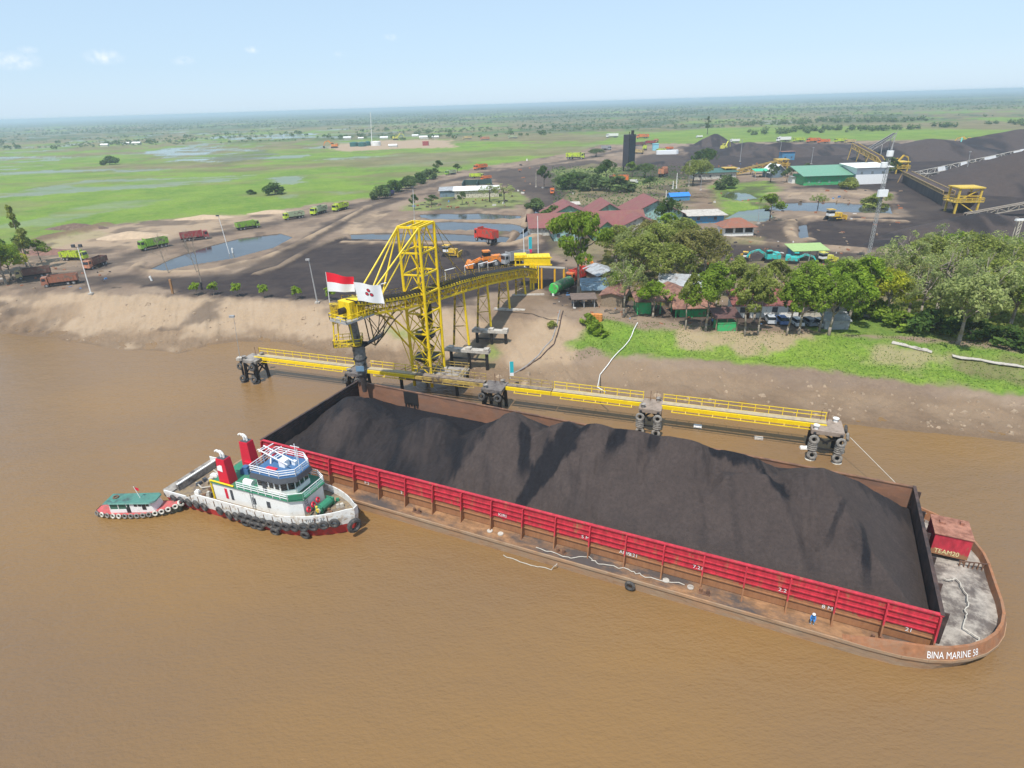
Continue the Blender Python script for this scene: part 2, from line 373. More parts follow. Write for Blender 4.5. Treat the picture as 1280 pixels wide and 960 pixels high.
# the yard
YARD = [(-600,350),(-200,345),(0,322),(60,296),(150,279),(210,274),(300,270),(350,263),(400,254),(470,246),(500,236),(545,220),(600,209),(660,200),(720,190),(750,181),(870,179),(1000,177),(1150,175),(1300,173),(1900,172),(1900,480),(1280,560),(900,530),(640,500),(300,450),(-600,420)]
paint(None, YARD, 1.2, 4)
paint('grass', [(55,303),(90,291),(120,289),(140,291),(105,301),(60,312)], 1, 3)
paint('sand', [(0,322),(60,300),(130,285),(210,274),(330,266),(380,262),(300,290),(215,296),(190,312),(120,312),(60,330)], 2, 4, .8)
paint('sand', [(-600,425),(-600,352),(0,366),(110,366),(200,369),(400,379),(560,388),(600,395),(700,398),(735,405),(715,440),(700,500),(300,450)], 1.5, 3)
paint('mud', [(-40,372),(60,380),(90,400),(60,425),(-200,425),(-200,360)], 4, 6, .45)
# haul roads
paint('road', [(-300,385),(0,352),(100,342),(150,325),(200,306),(300,287),(400,268),(470,250),(560,226),(640,212),(730,198),(790,185)], 1.5, 3, .85, False, 4.5)
paint('road', [(90,350),(140,350),(220,352),(300,345),(350,325),(400,292),(440,268),(500,248)], 1.5, 2, .95, False, 4.2)
paint('road', [(600,215),(640,212),(740,200),(760,203),(720,222),(712,245),(700,300),(690,320),(655,322),(680,300),(688,270),(670,252),(640,238)], 1.2, 3, .95)
paint('coal', [(690,215),(720,210),(705,240),(708,270),(700,300),(685,318),(660,318),(680,300),(690,275),(684,245)], 1.5, 3, .6)
paint('coal', [(215,350),(300,345),(345,333),(380,312),(425,297),(530,303),(640,305),(668,320),(702,330),(706,350),(690,362),(650,360),(600,372),(560,382),(430,377),(290,371),(180,358)], 1.5, 4)
paint('road', [(395,330),(560,345),(600,352),(560,360),(400,350)], 2, 5, .3)
paint('coal', [(655,330),(700,330),(760,350),(750,375),(720,385),(690,372),(650,352)], 2, 4, .8)
paint('mud', [(560,470),(600,395),(640,380),(660,360),(690,372),(640,410),(625,440),(600,480),(560,490)], 2, 4, .45)
paint('coal', [(560,440),(590,415),(610,400),(625,402),(600,430),(585,455),(560,460)], 2, 3, .5)
paint('grass', [(595,425),(615,412),(630,420),(612,432)], 1, 2, .7); paint('grass', [(480,412),(510,410),(520,424),(490,424)], 1, 2, .6, z=3)
paint('mud', [(300,450),(470,430),(560,440),(640,455),(720,452),(860,462),(1000,474),(1280,505),(1700,560),(1700,620),(1280,590),(900,540),(600,510)], 2, 5, .8, z=2)
paint('sand', [(600,445),(700,450),(860,462),(1000,478),(1280,512),(1280,530),(1000,500),(860,485),(700,480)], 4, 8, .35, z=2)
# greens round the ponds and compound
paint('grass', [(500,258),(560,246),(650,240),(662,252),(640,260),(500,264)], 1, 3, .6); paint('grass', [(598,288),(615,284),(632,288),(625,292)], 1, 2, .8)
paint('dry', [(688,215),(740,205),(860,215),(870,240),(860,262),(700,262),(712,240)], 1.5, 4, .9)
paint('grass', [(690,212),(820,208),(860,222),(800,232),(700,238)], 2, 4, .6)
paint('coal', [(805,195),(840,190),(870,206),(866,226),(800,222),(760,224),(780,208)], 1.5, 3, .85)
paint('dry', [(690,270),(760,262),(850,262),(850,300),(760,330),(690,320)], 2, 4, .8)
paint('grass', [(884,232),(960,226),(975,236),(960,252),(958,272),(905,276),(900,262)], 1.5, 3, .95); paint('mud', [(860,240),(895,236),(900,262),(880,270)], 2, 3, .6)
paint('coal', [(1000,275),(1060,272),(1135,270),(1110,240),(1060,236),(1000,234),(1100,215),(1080,180),(860,180),(860,205),(1060,212),(1100,200),(1900,170),(1900,330),(1280,315),(1150,312),(1050,312),(1003,300)], 1.5, 4)
paint('coal', [(850,183),(1900,174),(1900,240),(1100,240),(1060,215),(870,212)], 1.5, 4, .95)
paint('road', [(1130,240),(1180,262),(1150,275),(1100,268)], 2, 3, .5)
paint('road', [(700,335),(860,322),(905,302),(950,292),(990,310),(1080,318),(1200,325),(1280,335),(1900,360),(1900,380),(1280,350),(1000,330),(900,322),(860,340),(720,350)], 1.5, 3, .8)
paint('coal', [(880,330),(905,304),(960,308),(1010,312),(1075,318),(1060,340),(1000,336),(940,334)], 2, 5, .7)
paint('coal', [(945,280),(970,276),(985,295),(990,308),(960,300)], 1.5, 3, .8)
paint('dry', [(900,296),(950,296),(960,306),(905,306)], 1.5, 2, .9)
paint('dry', [(1030,320),(1280,330),(1700,340),(1700,440),(1280,432),(1060,412),(1000,395),(950,392),(900,370),(800,360),(740,360),(740,340)], 2, 5, .75)
paint('coal', [(735,370),(790,392),(860,404),(1000,408),(1010,395),(960,390),(880,380),(800,366)], 2, 3, .7)
# the grassed bank below the trees
paint('grass', [(712,436),(738,398),(765,400),(800,408),(860,416),(960,418),(1050,420),(1140,425),(1280,440),(1700,480),(1700,535),(1280,495),(1100,474),(980,458),(860,450),(780,444)], 1.2, 3, z=4)
paint('grass', [(1000,402),(1060,396),(1120,400),(1200,424),(1100,420),(1020,412)], 1, 3, .9); paint('dry', [(1150,405),(1280,410),(1280,438),(1180,424)], 1, 3, .7)
paint('sand', [(850,413),(960,414),(1005,420),(990,436),(930,440),(870,438),(842,424)], 1.5, 6, .85, z=4.5); paint('sand', [(1080,432),(1120,430),(1190,445),(1180,460),(1110,455)], 2, 8, .6, z=4); paint('dry', [(1190,440),(1280,452),(1280,478),(1200,462)], 2, 6, .7, z=4)
paint('mud', [(-60,402),(0,402),(120,412),(230,418),(330,418),(420,428),(480,440),(520,470),(480,470),(385,440),(230,446),(0,425),(-60,425)], 2.5, 7, .75, z=1)
paint('mud', [(0,380),(60,378),(100,395),(40,405),(0,400)], 3, 8, .5, z=3)
for P, w, bh in BERMW[:-1]:
    d = sdf(X, Y, P, False)+jit*1.5; put('sand', (.9 if w > 1.55 or bh > .75 else .5)*sstep(w*1.25, w*.5, d))
d = sdf(X, Y, BERMW[-1][0], False)+jit*5; put('mud', .9*sstep(5, 2, d))
paint('sand', [(428,292),(440,274),(478,262),(484,268),(445,292)], .6, 1.0, .9)
tt = (Y-np.interp(X, shore[:, 0], shore[:, 1])); put('mud', .9*sstep(2.2, .2, tt+2*jit))
# coal smudges over the yard
yardmask = np.clip(sstep(2, -2, sdf(X, Y, Wn(YARD))), 0, 1)
put('coal', .6*yardmask*sstep(.55, .7, fbm(X, Y, 14, 4, 61))*(Y > 135)); put('road', .45*yardmask*sstep(.56, .7, fbm(X, Y, 9, 4, 63))*(Y > 150))
me = bpy.data.meshes.new('ground'); nv = X.size
me.vertices.add(nv); me.vertices.foreach_set('co', np.stack([X, Y, H], 1).ravel())
idx = np.arange(nv).reshape(nr, nc); q = np.stack([idx[:-1, :-1], idx[:-1, 1:], idx[1:, 1:], idx[1:, :-1]], -1).reshape(-1, 4)
me.loops.add(q.size); me.loops.foreach_set('vertex_index', q.ravel().astype(np.int32)); me.polygons.add(len(q)); me.polygons.foreach_set('loop_start', (np.arange(len(q))*4).astype(np.int32)); me.polygons.foreach_set('loop_total', np.full(len(q), 4, np.int32))
me.update(calc_edges=True)
for nm, i0 in (('coverA', 0), ('coverB', 4)):
    at = me.attributes.new(nm, 'FLOAT_COLOR', 'POINT'); at.data.foreach_set('color', np.clip(Wt[i0:i0+4], 0, 1).T.astype(np.float32).ravel())
at = me.attributes.new('coverC', 'FLOAT', 'POINT'); at.data.foreach_set('value', np.clip(Wt[7], 0, 1).astype(np.float32))
# alpha of coverB is Wt[7] too; FLOAT_COLOR alpha is read through coverC to keep it linear
at = me.attributes.new('coverD', 'FLOAT', 'POINT'); at.data.foreach_set('value', np.clip(Wt[3], 0, 1).astype(np.float32))
me.polygons.foreach_set('use_smooth', [True]*len(q))
gm = bpy.data.materials.new('ground_cover'); gm.use_nodes = True; t = gm.node_tree; N = t.nodes; L = t.links; pb = N['Principled BSDF']
geo = N.new('ShaderNodeNewGeometry')
def noise(scale, detail=6, stretch=(1, 1, 1), rough=.65):
    mp = N.new('ShaderNodeMapping'); mp.inputs['Scale'].default_value = stretch; L.new(geo.outputs['Position'], mp.inputs[0])
    n = N.new('ShaderNodeTexNoise'); n.inputs['Scale'].default_value = scale; n.inputs['Detail'].default_value = detail; n.inputs['Roughness'].default_value = rough; L.new(mp.outputs[0], n.inputs['Vector']); return n.outputs[0]
def rampn(src, a, b, ca, cb):
    r = N.new('ShaderNodeMapRange'); r.inputs['From Min'].default_value = a; r.inputs['From Max'].default_value = b; L.new(src, r.inputs['Value'])
    m = N.new('ShaderNodeMix'); m.data_type = 'RGBA'
    for k, c in (('A', ca), ('B', cb)):
        if isinstance(c, tuple): m.inputs[k].default_value = (*c, 1)
        else: L.new(c, m.inputs[k])
    L.new(r.outputs[0], m.inputs['Factor']); return m.outputs['Result']
nfine = noise(1.9, 10, rough=.78); nmid = noise(.22, 9, rough=.72); nbig = noise(.03, 6); nhuge = noise(.006, 7); nrut = noise(.5, 6, (.35, 2.2, 1))
C_ = {
 'grass': rampn(nfine, .35, .7, rampn(nmid, .35, .65, rampn(nbig, .42, .58, (.11, .22, .028), (.25, .37, .045)), (.26, .32, .065)), (.06, .125, .022)),
 'dry': rampn(nfine, .35, .65, rampn(nmid, .4, .6, (.20, .17, .085), (.12, .13, .045)), rampn(nbig, .4, .6, (.15, .115, .07), (.26, .20, .13))),
 'sand': rampn(nfine, .3, .75, rampn(nmid, .35, .65, (.44, .32, .205), (.33, .225, .14)), rampn(nmid, .4, .6, (.26, .19, .135), (.40, .32, .24))),
 'coal': rampn(nmid, .35, .68, rampn(nfine, .3, .7, (.028, .023, .025), (.042, .034, .035)), rampn(nrut, .3, .7, (.046, .036, .034), (.075, .058, .052))),
 'road': rampn(nrut, .3, .7, (.080, .062, .052), rampn(nmid, .3, .7, (.125, .095, .076), (.060, .048, .043))),
 'mud': rampn(nfine, .3, .7, rampn(nmid, .35, .65, (.25, .165, .10), (.175, .118, .075)), (.14, .095, .062)),
 'water': rampn(nmid, .4, .65, (.20, .20, .16), (.12, .17, .07)),
 'forest': rampn(nhuge, .4, .6, (.035, .070, .035), (.075, .105, .05)),
 'base': rampn(nfine, .3, .7, rampn(nmid, .35, .65, (.28, .205, .145), (.20, .145, .105)), rampn(nbig, .4, .6, (.33, .25, .18), (.17, .12, .09))),
}
aA = N.new('ShaderNodeAttribute'); aA.attribute_name = 'coverA'; aB = N.new('ShaderNodeAttribute'); aB.attribute_name = 'coverB'
aC = N.new('ShaderNodeAttribute'); aC.attribute_name = 'coverC'; aD = N.new('ShaderNodeAttribute'); aD.attribute_name = 'coverD'
sA = N.new('ShaderNodeSeparateColor'); L.new(aA.outputs['Color'], sA.inputs[0]); sB = N.new('ShaderNodeSeparateColor'); L.new(aB.outputs['Color'], sB.inputs[0])
w = {'grass': sA.outputs[0], 'dry': sA.outputs[1], 'sand': sA.outputs[2], 'coal': aD.outputs['Fac'], 'road': sB.outputs[0], 'mud': sB.outputs[1], 'water': sB.outputs[2], 'forest': aC.outputs['Fac']}
acc = None; wsum = None
for k in CL:
    sc = N.new('ShaderNodeVectorMath'); sc.operation = 'SCALE'; L.new(C_[k], sc.inputs[0]); L.new(w[k], sc.inputs['Scale'])
    if acc is None: acc = sc.outputs[0]; wsum = w[k]
    else:
        ad = N.new('ShaderNodeVectorMath'); ad.operation = 'ADD'; L.new(acc, ad.inputs[0]); L.new(sc.outputs[0], ad.inputs[1]); acc = ad.outputs[0]
        a2 = N.new('ShaderNodeMath'); a2.operation = 'ADD'; L.new(wsum, a2.inputs[0]); L.new(w[k], a2.inputs[1]); wsum = a2.outputs[0]
iv = N.new('ShaderNodeMath'); iv.operation = 'SUBTRACT'; iv.use_clamp = True; iv.inputs[0].default_value = 1; L.new(wsum, iv.inputs[1])
sc = N.new('ShaderNodeVectorMath'); sc.operation = 'SCALE'; L.new(C_['base'], sc.inputs[0]); L.new(iv.outputs[0], sc.inputs['Scale'])
ad = N.new('ShaderNodeVectorMath'); ad.operation = 'ADD'; L.new(acc, ad.inputs[0]); L.new(sc.outputs[0], ad.inputs[1]); L.new(ad.outputs[0], pb.inputs['Base Color'])
rr = N.new('ShaderNodeMapRange'); L.new(w['water'], rr.inputs['Value']); rr.inputs['From Min'].default_value = .35; rr.inputs['From Max'].default_value = .8; rr.inputs['To Min'].default_value = .95; rr.inputs['To Max'].default_value = .16; L.new(rr.outputs[0], pb.inputs['Roughness'])
sr = N.new('ShaderNodeMapRange'); L.new(w['water'], sr.inputs['Value']); sr.inputs['To Min'].default_value = .12; sr.inputs['To Max'].default_value = .6; L.new(sr.outputs[0], pb.inputs['Specular IOR Level'])
bp = N.new('ShaderNodeBump'); bp.inputs['Distance'].default_value = .25; bp.inputs['Strength'].default_value = .55; L.new(nfine, bp.inputs['Height']); 
bs = N.new('ShaderNodeMapRange'); L.new(w['water'], bs.inputs['Value']); bs.inputs['From Max'].default_value = .5; bs.inputs['To Min'].default_value = .85; bs.inputs['To Max'].default_value = .0; L.new(bs.outputs[0], bp.inputs['Strength']); L.new(bp.outputs[0], pb.inputs['Normal'])
me.materials.append(gm)
ground = bpy.data.objects.new('ground', me); S.collection.objects.link(ground); ground['kind'] = 'structure'

# ------------------------------------------------------------------ river
def water_mat(name, c1, c2, rough, wave, ws, scale2=.02, st=.25):
    m = bpy.data.materials.new(name); m.use_nodes = True; t = m.node_tree; N = t.nodes; L = t.links; b = N['Principled BSDF']
    g = N.new('ShaderNodeNewGeometry')
    def nz(s, d, stv, rz=0):
        mp = N.new('ShaderNodeMapping'); mp.inputs['Scale'].default_value = stv; mp.inputs['Rotation'].default_value = (0, 0, rz); L.new(g.outputs['Position'], mp.inputs[0])
        n = N.new('ShaderNodeTexNoise'); n.inputs['Scale'].default_value = s; n.inputs['Detail'].default_value = d; L.new(mp.outputs[0], n.inputs['Vector']); return n.outputs[0]
    a = nz(scale2, 6, (1, 2.2, 1), .4); r = N.new('ShaderNodeMapRange'); r.inputs['From Min'].default_value = .36; r.inputs['From Max'].default_value = .64; L.new(a, r.inputs['Value'])
    mx = N.new('ShaderNodeMix'); mx.data_type = 'RGBA'; mx.inputs['A'].default_value = (*c1, 1); mx.inputs['B'].default_value = (*c2, 1); L.new(r.outputs[0], mx.inputs['Factor']); L.new(mx.outputs['Result'], b.inputs['Base Color'])
    b.inputs['Roughness'].default_value = rough; b.inputs['IOR'].default_value = 1.333
    n1 = nz(ws, 5, (1, 1.9, 1), -.5); n2 = nz(ws*.22, 3, (1, 1.6, 1), .3)
    mu = N.new('ShaderNodeMath'); mu.operation = 'MULTIPLY_ADD'; L.new(n2, mu.inputs[0]); mu.inputs[1].default_value = 1.6; L.new(n1, mu.inputs[2])
    bp = N.new('ShaderNodeBump'); bp.inputs['Strength'].default_value = wave; bp.inputs['Distance'].default_value = .12; L.new(mu.outputs[0], bp.inputs['Height']); L.new(bp.outputs[0], b.inputs['Normal'])
    return m
river_m = water_mat('muddy_river_water', (.235, .133, .048), (.180, .112, .060), .14, .85, 1.7, .012)  # greyer second brown stands for reflected sky, mixed into the colour in patches
pond_m = water_mat('pond_water', (.055, .055, .055), (.035, .035, .036), .07, .12, 1.0, .06)
pond_green = water_mat('green_pond_water', (.10, .12, .04), (.06, .07, .05), .08, .12, 1.0, .06)
b = MB(); gx = np.linspace(-3000, 3000, 7); 
b.add([(-6000, -1500, 0), (6000, -1500, 0), (6000, 400, 0), (-6000, 400, 0)], [(0, 1, 2, 3)])
rv = b.build('river', river_m); rv['kind'] = 'structure'
for k, P in PONDW.items():
    c = P.mean(0); d = P-c; r = np.sqrt((d**2).sum(1))[:, None]; Q = c+d*(1+1.6/np.maximum(r, 3))
    b = MB(); b.add([(x, y, 4.45) for x, y in Q], [tuple(range(len(Q)))])
    bm = bmesh.new(); o = b.build(k, pond_green if 'reed' in k or 'house' in k else pond_m); bm.from_mesh(o.data); bmesh.ops.triangulate(bm, faces=bm.faces); 
    if sum(f.normal.z for f in bm.faces) < 0: bmesh.ops.reverse_faces(bm, faces=bm.faces)
    bm.to_mesh(o.data); bm.free(); o['kind'] = 'structure'
# ------------------------------------------------------------------ haze
hm = bpy.data.materials.new('thin_haze'); hm.use_nodes = True; t = hm.node_tree; t.nodes.remove(t.nodes['Principled BSDF']); pv = t.nodes.new('ShaderNodeVolumePrincipled')
pv.inputs['Density'].default_value = 2.4e-4; pv.inputs['Color'].default_value = (.72, .87, 1.0, 1); pv.inputs['Anisotropy'].default_value = .2
t.links.new(pv.outputs[0], t.nodes['Material Output'].inputs['Volume'])
hz = MB().box(0, 18000, -4, 84000, 42000, 54).build('haze', hm); hz['kind'] = 'stuff'
# ================================================================== BARGE
red = mat('weathered_red_paint', (0.45, 0.026, 0.045), 0.7, var=0.32, vscale=1.6, dirt=(0.44, .21, .09), dirt2=(0.17, .07, .04), dscale=1.1, damt=.24, stretch=(1.4, 1.4, .5), zrust=(2.1, 3.3, .62), bump=.4, bscale=1.0)
red_bright = mat('bright_red_paint', (0.62, 0.012, 0.04), 0.5, var=0.06, dirt=(0.3, .05, .05), dscale=1.5, damt=.15)
hull_rust = mat('rusty_hull_side', (0.34, 0.20, 0.11), 0.85, var=0.35, vscale=1.2, dirt=(0.50, .37, .24), dirt2=(.13, .07, .045), dscale=.7, damt=.55, stretch=(.5, .5, 2))
deck_m = mat('rusty_deck_with_coal_dust', (0.27, 0.145, 0.07), 0.9, var=0.4, vscale=1.5, dirt=(0.075, 0.06, 0.055), dscale=.22, damt=.48, stretch=(.6, 1, 1))
bow_deck_m = mat('muddy_bow_deck', (0.33, 0.29, 0.25), 0.95, var=0.4, vscale=1.1, dirt=(0.085, 0.072, 0.07), dscale=.45, damt=.52, dirt2=(.15, .12, .10), bump=.4, bscale=3)
inner_rust = mat('inner_wall_rust', (0.25, 0.12, 0.07), 0.85, var=0.25, vscale=.6, dirt=(0.30, .17, .11), dirt2=(.12, .06, .045), dscale=.35, damt=.55, stretch=(.7, .7, 1.6))
BA = -0.452; BX, BY = 5.5, 66.4
barge = thing('coal_barge', 'long rusty red barge heaped with coal, moored at the yellow walkway', 'barge', (BX, BY, 0), BA)
DZ = 1.45
def bow_outline(n=9):
    pts = [(-44.5, 12.7), (-44.5, -12.7), (35.0, -12.7)]
    for i in range(1, n+1):
        a = (i/n)*pi/2; pts.append((35+11.9*sin(a)**0.85*1.0, -12.7+9.7*(1-cos(a))))
    return pts+[(x, -y) for x, y in pts[:1:-1]]
OUT = bow_outline()
BOWL = OUT[2:12]
b = MB(); keel = [(x*(.985 if x > 0 else 1)-(.6 if x > 40 else 0), y*.985) for x, y in OUT]
b.prism(keel, -1.2, DZ-.004, 0, top=OUT); hull = b.build('hull', hull_rust, barge)
b = MB(); ins = [(x*.996, y*.994) for x, y in OUT]; b.add([(x, y, DZ) for x, y in ins], [tuple(range(len(ins)))[0:]], 0)
dk = b.build('deck', deck_m, barge); 
if dk.data.polygons[0].normal.z < 0: dk.data.flip_normals()
# rubbing edge all round
b = MB(); 
for p, q_ in zip(OUT, OUT[1:]+OUT[:1]): b.bar((*p, DZ-.15), (*q_, DZ-.15), .22, .3)
b.build('gunwale', hull_rust, barge)
CL_, CW, CT = 40.15, 10.58, 5.3
# side walls: plates, stringers and ribs
def side_wall(name, sy, mo, mi_, tops=True):
    b = MB(); y = sy*CW
    b.box(0, y-sy*.03, DZ, 2*CL_, .06, CT-DZ, 0, 0); o = b.build(name, [mo], barge)
    bi = MB(); bi.box(0, y-sy*.08, DZ+.2, 2*CL_-.1, .03, CT-DZ-.25); bi.build('inner_plating', mi_, o)
    c = MB(); c.box(0, y-sy*.0, CT, 2*CL_+.2, .34, .12); c.build('top_rail', mo, o)
    r = MB()
    for z in (2.55, 3.2, 3.85, 4.5): r.box(0, y+sy*.09, z, 2*CL_, .14, .10)
    r.build('stringers', mo, o)
    for i in range(21):
        x = -CL_+.1+i*(2*CL_-.2)/20
        r = MB(); r.add([(x-.07, y+sy*.08, CT-.05), (x+.07, y+sy*.08, CT-.05), (x+.07, y+sy*.34, CT-.05), (x-.07, y+sy*.34, CT-.05), (x-.07, y+sy*.08, DZ), (x+.07, y+sy*.08, DZ), (x+.07, y+sy*.95, DZ), (x-.07, y+sy*.95, DZ)], [(0,1,2,3),(7,6,5,4),(0,4,5,1),(1,5,6,2),(2,6,7,3),(3,7,4,0)])
        r.build('rib', mo, barge)
    return o
side_wall('near_side_wall', -1, red, rust_dark); side_wall('far_side_wall', 1, rust, inner_rust)
b = MB(); b.box(-29.4, CW-.17, 3.1, 2.7, .08, 2.15)  # dark patch with a ragged lower edge on the inner far wall
for k in range(5): b.box(-30.5+k*.54, CW-.17, 2.5+.15*(k % 3), .3, .08, .7)
b.build('dark_wall_patch', black, barge)
for sx, nm, mm in ((-1, 'stern_wall', rust_dark), (1, 'bow_wall', rust_dark)):
    b = MB(); x = sx*CL_; b.box(x, 0, DZ, .08, 2*CW, CT-DZ+.05); b.box(x, 0, CT+.05, .34, 2*CW+.3, .12)
    for z in (2.4, 3.1, 3.8, 4.5): b.box(x-.1 if sx < 0 else x+.1, 0, z, .12, 2*CW, .1)
    if sx < 0:
        for z in (4.3, 4.8): b.box(x+.1, 0, z, .12, 2*CW, .09)
    o = b.build(nm, mm, barge)
    for i in range(6):
        y = -CW+.6+i*(2*CW-1.2)/5; r = MB(); r.box(x+sx*.35, y, DZ, .6, .12, CT-DZ-.1); r.build('rib', mm, barge)
# floor of the hold
b = MB(); b.box(0, 0, DZ+.006, 2*CL_, 2*CW, .05); b.build('hold_floor', rust_dark, barge)
# white load marks on the near wall
b = MB(); random.seed(3)
marks = [(-22.6, 'P.2'), (-17, '3'), (-3.2, 'KIRI'), (7.0, '5 M'), (11.3, 'APIN'), (12.3, '2.21'), (19, '7.21'), (27.1, '2.21'), (31, '8 M'), (37.8, '21')]
for x, tx in marks:
    vs, fs = text_mesh(tx, .62); z0 = random.choice((2.75, 3.4)); MB().add([(x+v[0], -CW-.19, z0+v[1]*.95) for v in vs], fs).build('load_mark', white_clean, barge)
# bulwark round the bow with the name on it
def arc(pts):
    s = [0]
    for p, q_ in zip(pts[:-1], pts[1:]): s.append(s[-1]+math.dist(p, q_))
    return s
bl = [(33.0, -12.62)]+BOWL; full = bl+[(x, -y) for x, y in bl[::-1]]
ss = arc(full); tot = ss[-1]
def bh(s): return 1.15*min(1, max(0.05, s/3.2), max(0.05, (tot-s)/3.2))
b = MB(); vs = []; fs = []
for i, (p, s_) in enumerate(zip(full, ss)):
    h = bh(s_); n = Vector((p[0]-34, p[1], 0)).normalized() if p[0] > 35.1 else Vector((0, -1 if p[1] < 0 else 1, 0)); q_ = (p[0]-n.x*.5, p[1]-n.y*.5); r_ = (p[0]-n.x*.62, p[1]-n.y*.62)
    vs += [(p[0]+n.x*.06, p[1]+n.y*.06, DZ), (q_[0]+n.x*.25, q_[1]+n.y*.25, DZ+h), (q_[0], q_[1], DZ+h), (r_[0], r_[1], DZ)]
for i in range(len(full)-1):
    for j in range(4):
        a, c = i*4+j, i*4+(j+1) % 4; fs.append((a, a+4, c+4, c))
fs += [(0, 1, 2, 3), tuple(len(vs)-4+k for k in (3, 2, 1, 0))]
b.add(vs, fs); bw = b.build('bow_bulwark', mat('orange_rust', (.30, .13, .06), .85, var=.3, vscale=1.5, dirt=(.40, .22, .12), dirt2=(.16, .08, .05), dscale=.8, damt=.5), barge)
# inner coal-black face of the bulwark, then the lettering along it
def along(s):
    for i in range(len(ss)-1):
        if ss[i+1] >= s: k = (s-ss[i])/(ss[i+1]-ss[i]); return Vector((full[i][0]+(full[i+1][0]-full[i][0])*k, full[i][1]+(full[i+1][1]-full[i][1])*k, 0)), i
def nrm(p): return (Vector((p[0]-34, p[1], 0)).normalized() if p[0] > 35.1 else Vector((0, -1 if p[1] < 0 else 1, 0)))
vs, fs = text_mesh('BINA MARINE 58', .86); wdt = max(v[0] for v in vs); b = MB(); o_ = []
for v in vs:
    s_ = 6.6+v[0]*4.7/wdt; p, i = along(s_); n = nrm(p); k = v[1]/.63*0.86; zz = .16+.80*k; off = .06-.31*(zz/1.15)+.035; o_.append((p.x+n.x*off, p.y+n.y*off, DZ+zz))
b.add(o_, fs); b.build('name_lettering', white_clean, barge)
# bow deck: mud and spilled coal, rounded outline
b = MB(); pts = []
NB = 26
def inbow(x):
    # half breadth of the deck at x
    if x <= 35: return 12.0
    a = min(1, (x-35)/11.9); th = math.asin(min(1, a**(1/.85))); return max(.3, 12.7-9.7*(1-cos(th))-.75)
vs = []; fs = []
xs = np.linspace(40.35, 46.55, 18)
for i, x in enumerate(xs):
    hb = inbow(x)
    for j in range(NB+1):
        y = -hb+2*hb*j/NB; e = min(1, (hb-abs(y))/1.2); z = DZ+.01+e*(.28*float(fbm(np.array([x]), np.array([y]), 2.2, 3, 91)[0])+.25*max(0, 1-abs(x-44)/4))
        vs.append((x, y, z))
for i in range(17):
    for j in range(NB): a = i*(NB+1)+j; fs.append((a, a+NB+1, a+NB+2, a+1))
b.add(vs, fs); b.build('bow_deck', bow_deck_m, barge, smooth=True)
# winch house on legs
hs_ = MB(); wx, wy = 43.0, 4.3
hs_.box(wx, wy, DZ+1.0, 3.3, 3.4, 2.5); wh = hs_.build('winch_house', red, barge)
hs_ = MB(); hs_.box(wx, wy, DZ+3.5, 3.5, 3.6, .08); hs_.box(wx-.8, wy+.5, DZ+3.58, .5, .5, .22); hs_.box(wx+1, wy+.9, DZ+3.58, .35, .35, .3); hs_.build('roof', mat('pink_rust', (.33, .15, .10), .85, var=.3, dirt=(.2, .08, .05), dscale=.8, damt=.5), wh)
for ax in (-1, 1):
    for ay in (-1, 1): MB().box(wx+ax*1.45, wy+ay*1.5, DZ, .16, .16, 1.0).build('leg', rust, barge)
vs, fs = text_mesh('TEAM20', .78); b = MB(); b.add([(wx-1.35+v[0]*.80, wy-1.712, DZ+1.2+v[1]) for v in vs], fs); b.build('lettering', mat('cream_lettering', (.75, .68, .35), .6), wh)
b = MB()
for i in range(6): b.box(wx-2.3+i*.0, wy-.6+i*.45, DZ+.3, .9, .14, .9)
b.tube((wx-2.9, wy+1.2, DZ+.7), (wx-2.9, wy+3.2, DZ+.7), .5, n=12); b.box(wx-2.9, wy+1.1, DZ, 1.3, .2, 1.1); b.box(wx-2.9, wy+3.3, DZ, 1.3, .2, 1.1); b.build('winch', rust_dark, barge)
b = MB()
for i in range(7): b.box(wx+1.0+i*.42, wy-2.2+.10*i, DZ, .10, .10, 1.1)
b.bar((wx+.9, wy-2.2, DZ+1.1), (wx+3.6, wy-1.6, DZ+1.1), .1); b.build('rail', rust, barge)
for x, y in ((35.8, -11.6), (20.5, -11.8), (5, -11.8), (-14, -11.8), (-33, -11.8), (42, 9.4), (44.5, 8.2)):
    b = MB(); b.tube((x-.35, y, DZ), (x-.35, y, DZ+.55), .16, n=10); b.tube((x+.35, y, DZ), (x+.35, y, DZ+.55), .16, n=10); b.box(x, y, DZ, 1.2, .5, .08); b.build('bollard', rust, barge)
for x in (-4, -2.6, 16.6, 19.1):
    b = MB(); b.tube((x, -11.55, DZ+.02), (x, -11.55, DZ+.12), .34, n=14); b.build('deck_hatch', concrete_pale, barge)
for x, z in ((13.2, .7),): MB().torus((x, -12.95, z), (0, 1, 0), .42, .17).build('tyre_fender', tyre_m, barge)
def rope(name, label, pts, r=.07, m=None, wob=.0, par=None):
    out = []
    for a, c in zip(pts[:-1], pts[1:]):
        a, c = Vector(a), Vector(c)
        for k in range(6):
            t = k/6; p = a.lerp(c, t); 
            if wob: p += Vector((random.uniform(-wob, wob), random.uniform(-wob, wob), 0))
            out.append(p)
    out.append(Vector(pts[-1])); o = MB().path(out, r, 5).build(name, m or rope_m, par)
    if par is None: tag(o, label, 'rope')
    return o
def BL(x, y, z=0): return Vector((BX+x*cos(BA)-y*sin(BA), BY+x*sin(BA)+y*cos(BA), z))
rope('mooring_rope', 'pale rope lying in loops along the barge side deck near the middle', [BL(2, -12.2, DZ+.1), BL(6, -12.3, DZ+.1), BL(8.2, -11.4, DZ+.1), BL(9.5, -12, DZ+.1), BL(12.5, -11.6, DZ+.1), BL(14.5, -11.9, DZ+.1), BL(18.5, -11.5, DZ+.1)], .05, wob=.16)
